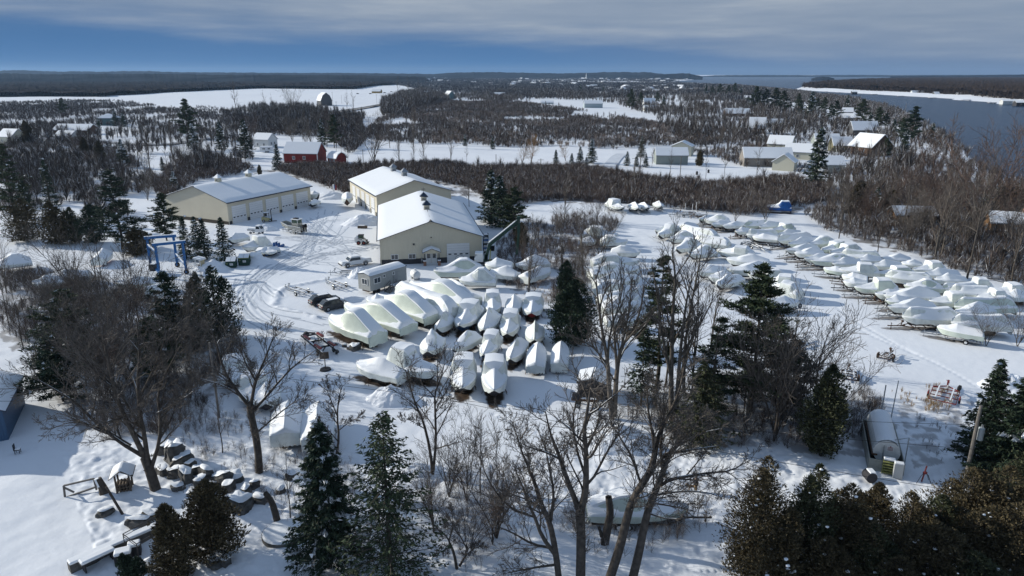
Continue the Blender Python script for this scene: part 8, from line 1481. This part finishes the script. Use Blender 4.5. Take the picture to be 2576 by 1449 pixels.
def wire(lab, pts, y0, y1, sag, r=.018):
    a, b = PL(*pts[0], y0), PL(*pts[1], y1); P_ = [a+(b-a)*k/20+np.array([0, 0, -sag*4*(k/20)*(1-k/20)]) for k in range(21)]; c = P_[0]; t = thing('power_line', lab, 'cable', tuple(c), 0, 'overhead wires'); MB().tube([tuple(p-c) for p in P_], r, 5).build('wire', BLACK, t)
wire('upper overhead wire crossing in front of the middle boats', ((560, 930), (2450, 1130)), 62, 55, .6); wire('lower overhead wire crossing over the foreground snow', ((820, 940), (2600, 1265)), 60, 50, .6); wire('thin overhead wire at the left picture edge', ((-60, 1008), (250, 998)), 55, 62, .2); wire('thin overhead wire crossing the right-hand thicket', ((1500, 1010), (2440, 1068)), 58, 56, .4)
# ---- people and a dog
def person():
    p = GG(1750, 1233); t = thing('person', 'person in dark jacket and tan trousers standing in the snow beside a tan dog', 'person', (p.x, p.y, p.z-.03), R(35))
    V = [(0, 0, .93), (0, 0, 1.12), (0, 0, 1.34), (0, .0, 1.45), (.0, .02, 1.53), (.09, 0, .90), (.11, .02, .50), (.12, -.01, .08), (.13, .12, .03), (-.09, 0, .90), (-.11, .0, .50), (-.13, -.02, .08), (-.13, .11, .03), (.19, 0, 1.40), (.27, .02, 1.13), (.27, .16, .94), (-.19, 0, 1.40), (-.27, .04, 1.13), (-.24, .2, 1.0)]
    E = [(0, 1), (1, 2), (2, 3), (3, 4), (0, 5), (5, 6), (6, 7), (7, 8), (0, 9), (9, 10), (10, 11), (11, 12), (3, 13), (13, 14), (14, 15), (3, 16), (16, 17), (17, 18)]; rad = [.15, .15, .17, .10, .06, .105, .075, .055, .05, .105, .075, .055, .05, .075, .058, .042, .075, .058, .042]
    def skin(name, V, E, rad, m, par):
        me = bpy.data.meshes.new(name); me.from_pydata(V, E, []); o = bpy.data.objects.new(name, me); COL.objects.link(o); o.parent = par; me.materials.append(m); s = o.modifiers.new('skin', 'SKIN'); s.use_smooth_shade = True
        for i, r in enumerate(rad): me.skin_vertices[0].data[i].radius = (r, r*.85)
        me.skin_vertices[0].data[0].use_root = True; o.modifiers.new('sub', 'SUBSURF').levels = 1; o.modifiers['sub'].render_levels = 2; return o
    TANP = mat('tan_trousers', (.33, .22, .11), .85); JK = mat('dark_jacket', (.012, .012, .016), .8); SKN = mat('skin', (.42, .26, .19), .6)
    skin('body', V, E, [r*.86 for r in rad], SKN, t); skin('trousers', [V[0]]+[V[i] for i in (5, 6, 7, 9, 10, 11)], [(0, 1), (1, 2), (2, 3), (0, 4), (4, 5), (5, 6)], [.155, .115, .085, .072, .115, .085, .072], TANP, t)
    skin('jacket', [V[i] for i in (0, 1, 2, 3)]+[V[i] for i in (13, 14, 15, 16, 17, 18)]+[(0, 0, .82)], [(0, 1), (1, 2), (2, 3), (3, 4), (4, 5), (5, 6), (3, 7), (7, 8), (8, 9), (0, 10)], [.19, .185, .20, .165, .11, .08, .06, .11, .08, .06, .185], JK, t); MB().tube([(0, .0, 1.42), (0, .015, 1.52), (0, .02, 1.56)], [.13, .085, .075], 10).build('collar', JK, t, True)
    h = MB(); n1_, n2_ = 10, 14
    for mb, c, s, m, nm in ((MB(), (0, .03, 1.65), (.085, .10, .125), SKN, 'head'), (MB(), (0, .015, 1.685), (.096, .108, .11), JK, 'hat')):
        VV = []; FF = []
        for i in range(n1_+1):
            for j in range(n2_): a = math.pi*i/n1_*(1 if nm == 'head' else .62); b = 2*math.pi*j/n2_; VV.append((c[0]+s[0]*math.sin(a)*math.cos(b), c[1]+s[1]*math.sin(a)*math.sin(b)+(.02 if nm == 'head' and abs(b-math.pi/2) < .3 and .4*math.pi < a < .62*math.pi else 0), c[2]+s[2]*math.cos(a)))
        for i in range(n1_):
            for j in range(n2_): FF.append((i*n2_+j, (i+1)*n2_+j, (i+1)*n2_+(j+1) % n2_, i*n2_+(j+1) % n2_))
        mb.add(VV, FF); mb.build(nm, m, t, True)
    for s in (-1, 1):
        x, y, z_ = (.27, .18, .90) if s > 0 else (-.24, .22, .96); k = MB(); k.box((x, y+.02, z_-.02), (.07, .035, .09))
        for f in range(4): k.bar((x-.028+.019*f, y+.03, z_-.06), (x-.028+.019*f, y+.05, z_-.14+.012*abs(f-1.5)), .016)
        k.bar((x-s*.035, y+.03, z_-.01), (x-s*.055, y+.06, z_-.07), .018); k.build('glove', JK, t, bevel=.005)
    for s in (-1, 1): MB().box((s*.13, .06, .05), (.11, .29, .12), taper=.85).build('boot', HULLK, t, bevel=.03)
    q = GG(1741, 1231); d = thing('dog', 'tan dog standing close beside the person in the dark jacket', 'dog', (q.x, q.y, q.z-.02), R(175)); FUR = mat('tan_fur', (.27, .17, .085), .95)
    V = [(0, 0, .50), (.26, 0, .50), (.42, 0, .60), (.50, 0, .70), (.64, 0, .68), (-.28, 0, .52), (-.42, 0, .60), (-.55, 0, .72), (.26, .10, .42), (.27, .10, .22), (.27, .10, .03), (.26, -.10, .42), (.24, -.10, .22), (.25, -.10, .03), (-.27, .10, .40), (-.33, .10, .20), (-.29, .10, .03), (-.27, -.10, .40), (-.30, -.10, .20), (-.27, -.10, .03), (.46, .06, .78), (.46, -.06, .78)]
    E = [(0, 1), (1, 2), (2, 3), (3, 4), (0, 5), (5, 6), (6, 7), (1, 8), (8, 9), (9, 10), (1, 11), (11, 12), (12, 13), (5, 14), (14, 15), (15, 16), (5, 17), (17, 18), (18, 19), (3, 20), (3, 21)]
    skin('body', V, E, [.13, .15, .10, .09, .045, .13, .045, .03, .07, .04, .035, .07, .04, .035, .08, .045, .035, .08, .045, .035, .03, .03], FUR, d)
person()
# ---- far road, driveway, poles, vehicles
def strip(name, pts, w, m, z=.06, lab=None):
    P_ = [np.array(G(*p)) for p in smooth_line(pts, 2)]; V = []; F = []
    for i, p in enumerate(P_):
        d = P_[min(i+1, len(P_)-1)]-P_[max(i-1, 0)]; d /= np.linalg.norm(d); n = np.array([-d[1], d[0], 0])
        for s in (-.5, .5): q = p+n*w*s; V.append((q[0], q[1], max(ground_z(q[0], q[1]), 0)+z))
    for i in range(len(P_)-1): F.append((2*i, 2*i+1, 2*i+3, 2*i+2))
    return kind(mesh_obj(name, V, F, m), 'structure')
ASPH = mat('snowy_asphalt', (.13, .13, .135), .8, var=.25, vscale=.2)
strip('road', [(760, 305), (850, 286), (930, 272), (1000, 258), (1062, 248), (1120, 240), (1200, 236)], 9, ASPH, 1.2); strip('left_road', [(190, 352), (330, 366), (420, 367), (520, 352), (560, 348)], 6, mat('packed_snow_road', (.34, .35, .37), .7, var=.15, vscale=.3), .5)
strip('driveway', [(1508, 448), (1532, 420), (1552, 395), (1566, 388)], 5.5, mat('packed_snow', (.60, .63, .68), .6, var=.1, vscale=.4), .25)
pj = None
for i, (u, v, vt) in enumerate([(838, 270, 232), (860, 262, 240), (948, 262, 238), (1021, 252, 232), (1034, 250, 228), (1090, 250, 226), (1117, 246, 226), (1136, 247, 228), (1189, 246, 226), (780, 282, 252), (848, 296, 260), (1693, 266, 243), (1736, 262, 240), (1841, 296, 258), (1986, 330, 288), (2096, 345, 288), (2336, 432, 392), (1710, 455, 392), (1595, 462, 395), (2274, 300, 262), (915, 424, 376), (1248, 430, 388), (1360, 452, 398)]):
    pole('thin wooden utility pole in the distance', u, v, vt, .15, i % 2 == 0, grp='utility poles in the distance')
CARS = [(1076, 263, 'dark car driving on the far road', PAINTD, 40), (1121, 251, 'camper', None, 0), (900, 238, 'dark vehicle parked left of the tan building', PAINTD, 10), (932, 238, 'dark car in front of the tan building', PAINTG, 0), (968, 236, 'dark car right of the tan building', PAINTD, 20), (985, 234, 'black pickup-like vehicle far right of the tan building', PAINTD, 5)]
for u, v, lab, pn, rz in CARS:
    if pn: car(lab, u, v, rz, pn, 5.0, 2.0, 1.7, snow=False)
def camper(lab, u, v, rz, L_, m):
    t = T('camper', lab, 'camper', u, v, rz); loft_body([(-L_/2, [(1.2, .6), (1.2, 2.7)]), (L_/2-.5, [(1.2, .6), (1.2, 2.7)]), (L_/2, [(1.15, .8), (1.15, 2.2)])], 'body', m, t); B1('roof_snow', SNOWCAP, t, (0, 0, 2.8), (L_*.95, 2.3, .22), bev=.08); window(t, (-L_*.2, -1.2, 1.8), 1.2, .7); window(t, (L_*.2, -1.2, 1.8), 1.2, .7); wheels(t, (-.4, .5), 1.1, .35, .22)
camper('white camper trailer parked below the white farmhouse', 672, 384, 8, 6.0, PAINTW); camper('pale green camper in front of the teal farmhouse', 1121, 251, 3, 11, mat('pale_green_paint', (.36, .42, .36), .5))
for i, (u, v) in enumerate([(1753, 439), (1782, 435)]):
    t = T('yard_ornament', ('dark bin left of the lamp post in the meadow', 'dark rounded bin right of the lamp post in the meadow')[i], 'bin', u, v); MB().tube([(0, 0, 0), (0, 0, 1.1), (0, 0, 1.3)], [.4, .4, .2], 10).build('bin', HULLK, t)
# fence by the wood cabin
t = thing('rail_fence', 'dark rail fence on the snowy slope left of the wood cabin', 'fence', tuple(G(2190, 548)))
a, b = G(2190, 548), G(2268, 566)
for k in range(7): p = (b-a)*(k/6); MB().bar((p.x, p.y, -.2), (p.x, p.y, 1.3), .12).build('post', TIMBER, t)
for z_ in (.5, 1.1): MB().bar((0, 0, z_), ((b-a).x, (b-a).y, z_), .08).build('rail', TIMBER, t)
t = T('stone_pier', 'dark chimney-like stone pier with snow cap on the cabin slope', 'pier', 2242, 561); B1('pier', ROCK, t, (0, 0, 1.1), (1.3, 1.1, 2.6)); B1('snow', SNOWCAP, t, (0, 0, 2.5), (1.3, 1.1, .3), bev=.1)
# docks along the island
for i, (u, v, w) in enumerate([(2015, 225.5, 14), (2075, 230, 12), (2110, 232, 9), (2200, 236.5, 10), (2265, 241, 10), (2345, 245.5, 12), (2430, 251, 14), (2495, 258, 12)]):
    p = G(u, v+1.2); t = thing('dock', 'low snowy dock jutting from the island shore', 'dock', (p.x, p.y, -.6), R(-20+i*5), 'docks on the island shore'); B1('deck', TIMBER, t, (0, 0, .9), (w, 3.5, .5)); B1('snow', SNOWCAP, t, (0, 0, 1.3), (w*.98, 3.4, .3))
# packed wheel marks: greyer snow where tyres pressed it
def tyre_marks():
    rg = np.random.default_rng(77); V = []; F = []
    extra = []
    for T_ in TRACKS[:20]:
        for k_ in range(2): extra.append([(u+rg.normal(0, 7), v+rg.normal(0, 4)) for u, v in T_])
    for _ in range(9): u0, v0 = rg.uniform(745, 800), rg.uniform(545, 570); extra.append([(u0, v0), (u0+rg.uniform(0, 40), v0+rg.uniform(15, 40)), (u0+rg.uniform(-30, 90), v0+rg.uniform(45, 90)), (u0+rg.uniform(-110, 140), v0+rg.uniform(70, 130))])
    for T_ in TRACKS+extra:
        P_ = [np.array(G(*p)[:2]) for p in smooth_line(T_, 3)]; Q = [P_[0]]
        for p in P_[1:]:
            n_ = max(1, int(np.linalg.norm(p-Q[-1])/.7)); a_ = Q[-1]
            for i in range(1, n_+1): Q.append(a_+(p-a_)*i/n_)
        for s in (-.85, .85):
            on = True; prev = None; wd = rg.uniform(.10, .17)
            for i in range(len(Q)-1):
                if rg.uniform() < .07: on = not on
                d = Q[min(i+1, len(Q)-1)]-Q[max(i-1, 0)]; l = np.linalg.norm(d)
                if l < 1e-6: continue
                n_ = np.array([-d[1], d[0]])/l; c = Q[i]+n_*s
                if on:
                    o = len(V)
                    for k in (-wd, wd): q = c+n_*k; V.append((q[0], q[1], ground_z(q[0], q[1])+.025))
                    if prev is not None: F.append((prev, prev+1, o+1, o))
                    prev = o
                else: prev = None
    kind(mesh_obj('tyre_marks', V, F, mat('pressed_snow', (.50, .54, .60), .6, var=.12, vscale=1.5)), 'structure')
tyre_marks()
# far channel spit with snow
strip('town_spit', [(1640, 206.5), (1700, 207.5), (1760, 209)], 22, SNOWCAP, .8)
BRUSH_FLOORS = globals().get('BRUSH_FLOORS', [])
finish_ground()
# ------------------------------------------------------------------ air
def haze():
    m = bpy.data.materials.new('haze_air'); m.use_nodes = True; t = m.node_tree; t.nodes.clear(); o_ = t.nodes.new('ShaderNodeOutputMaterial'); v_ = t.nodes.new('ShaderNodeVolumePrincipled')
    v_.inputs['Color'].default_value = (.42, .66, 1.0, 1); v_.inputs['Density'].default_value = 4.5e-5; v_.inputs['Anisotropy'].default_value = 0.2; t.links.new(v_.outputs[0], o_.inputs['Volume'])
    kind(MB().box((0, 5900, 60), (24000, 13000, 134)).build('haze', m), 'stuff')
haze()
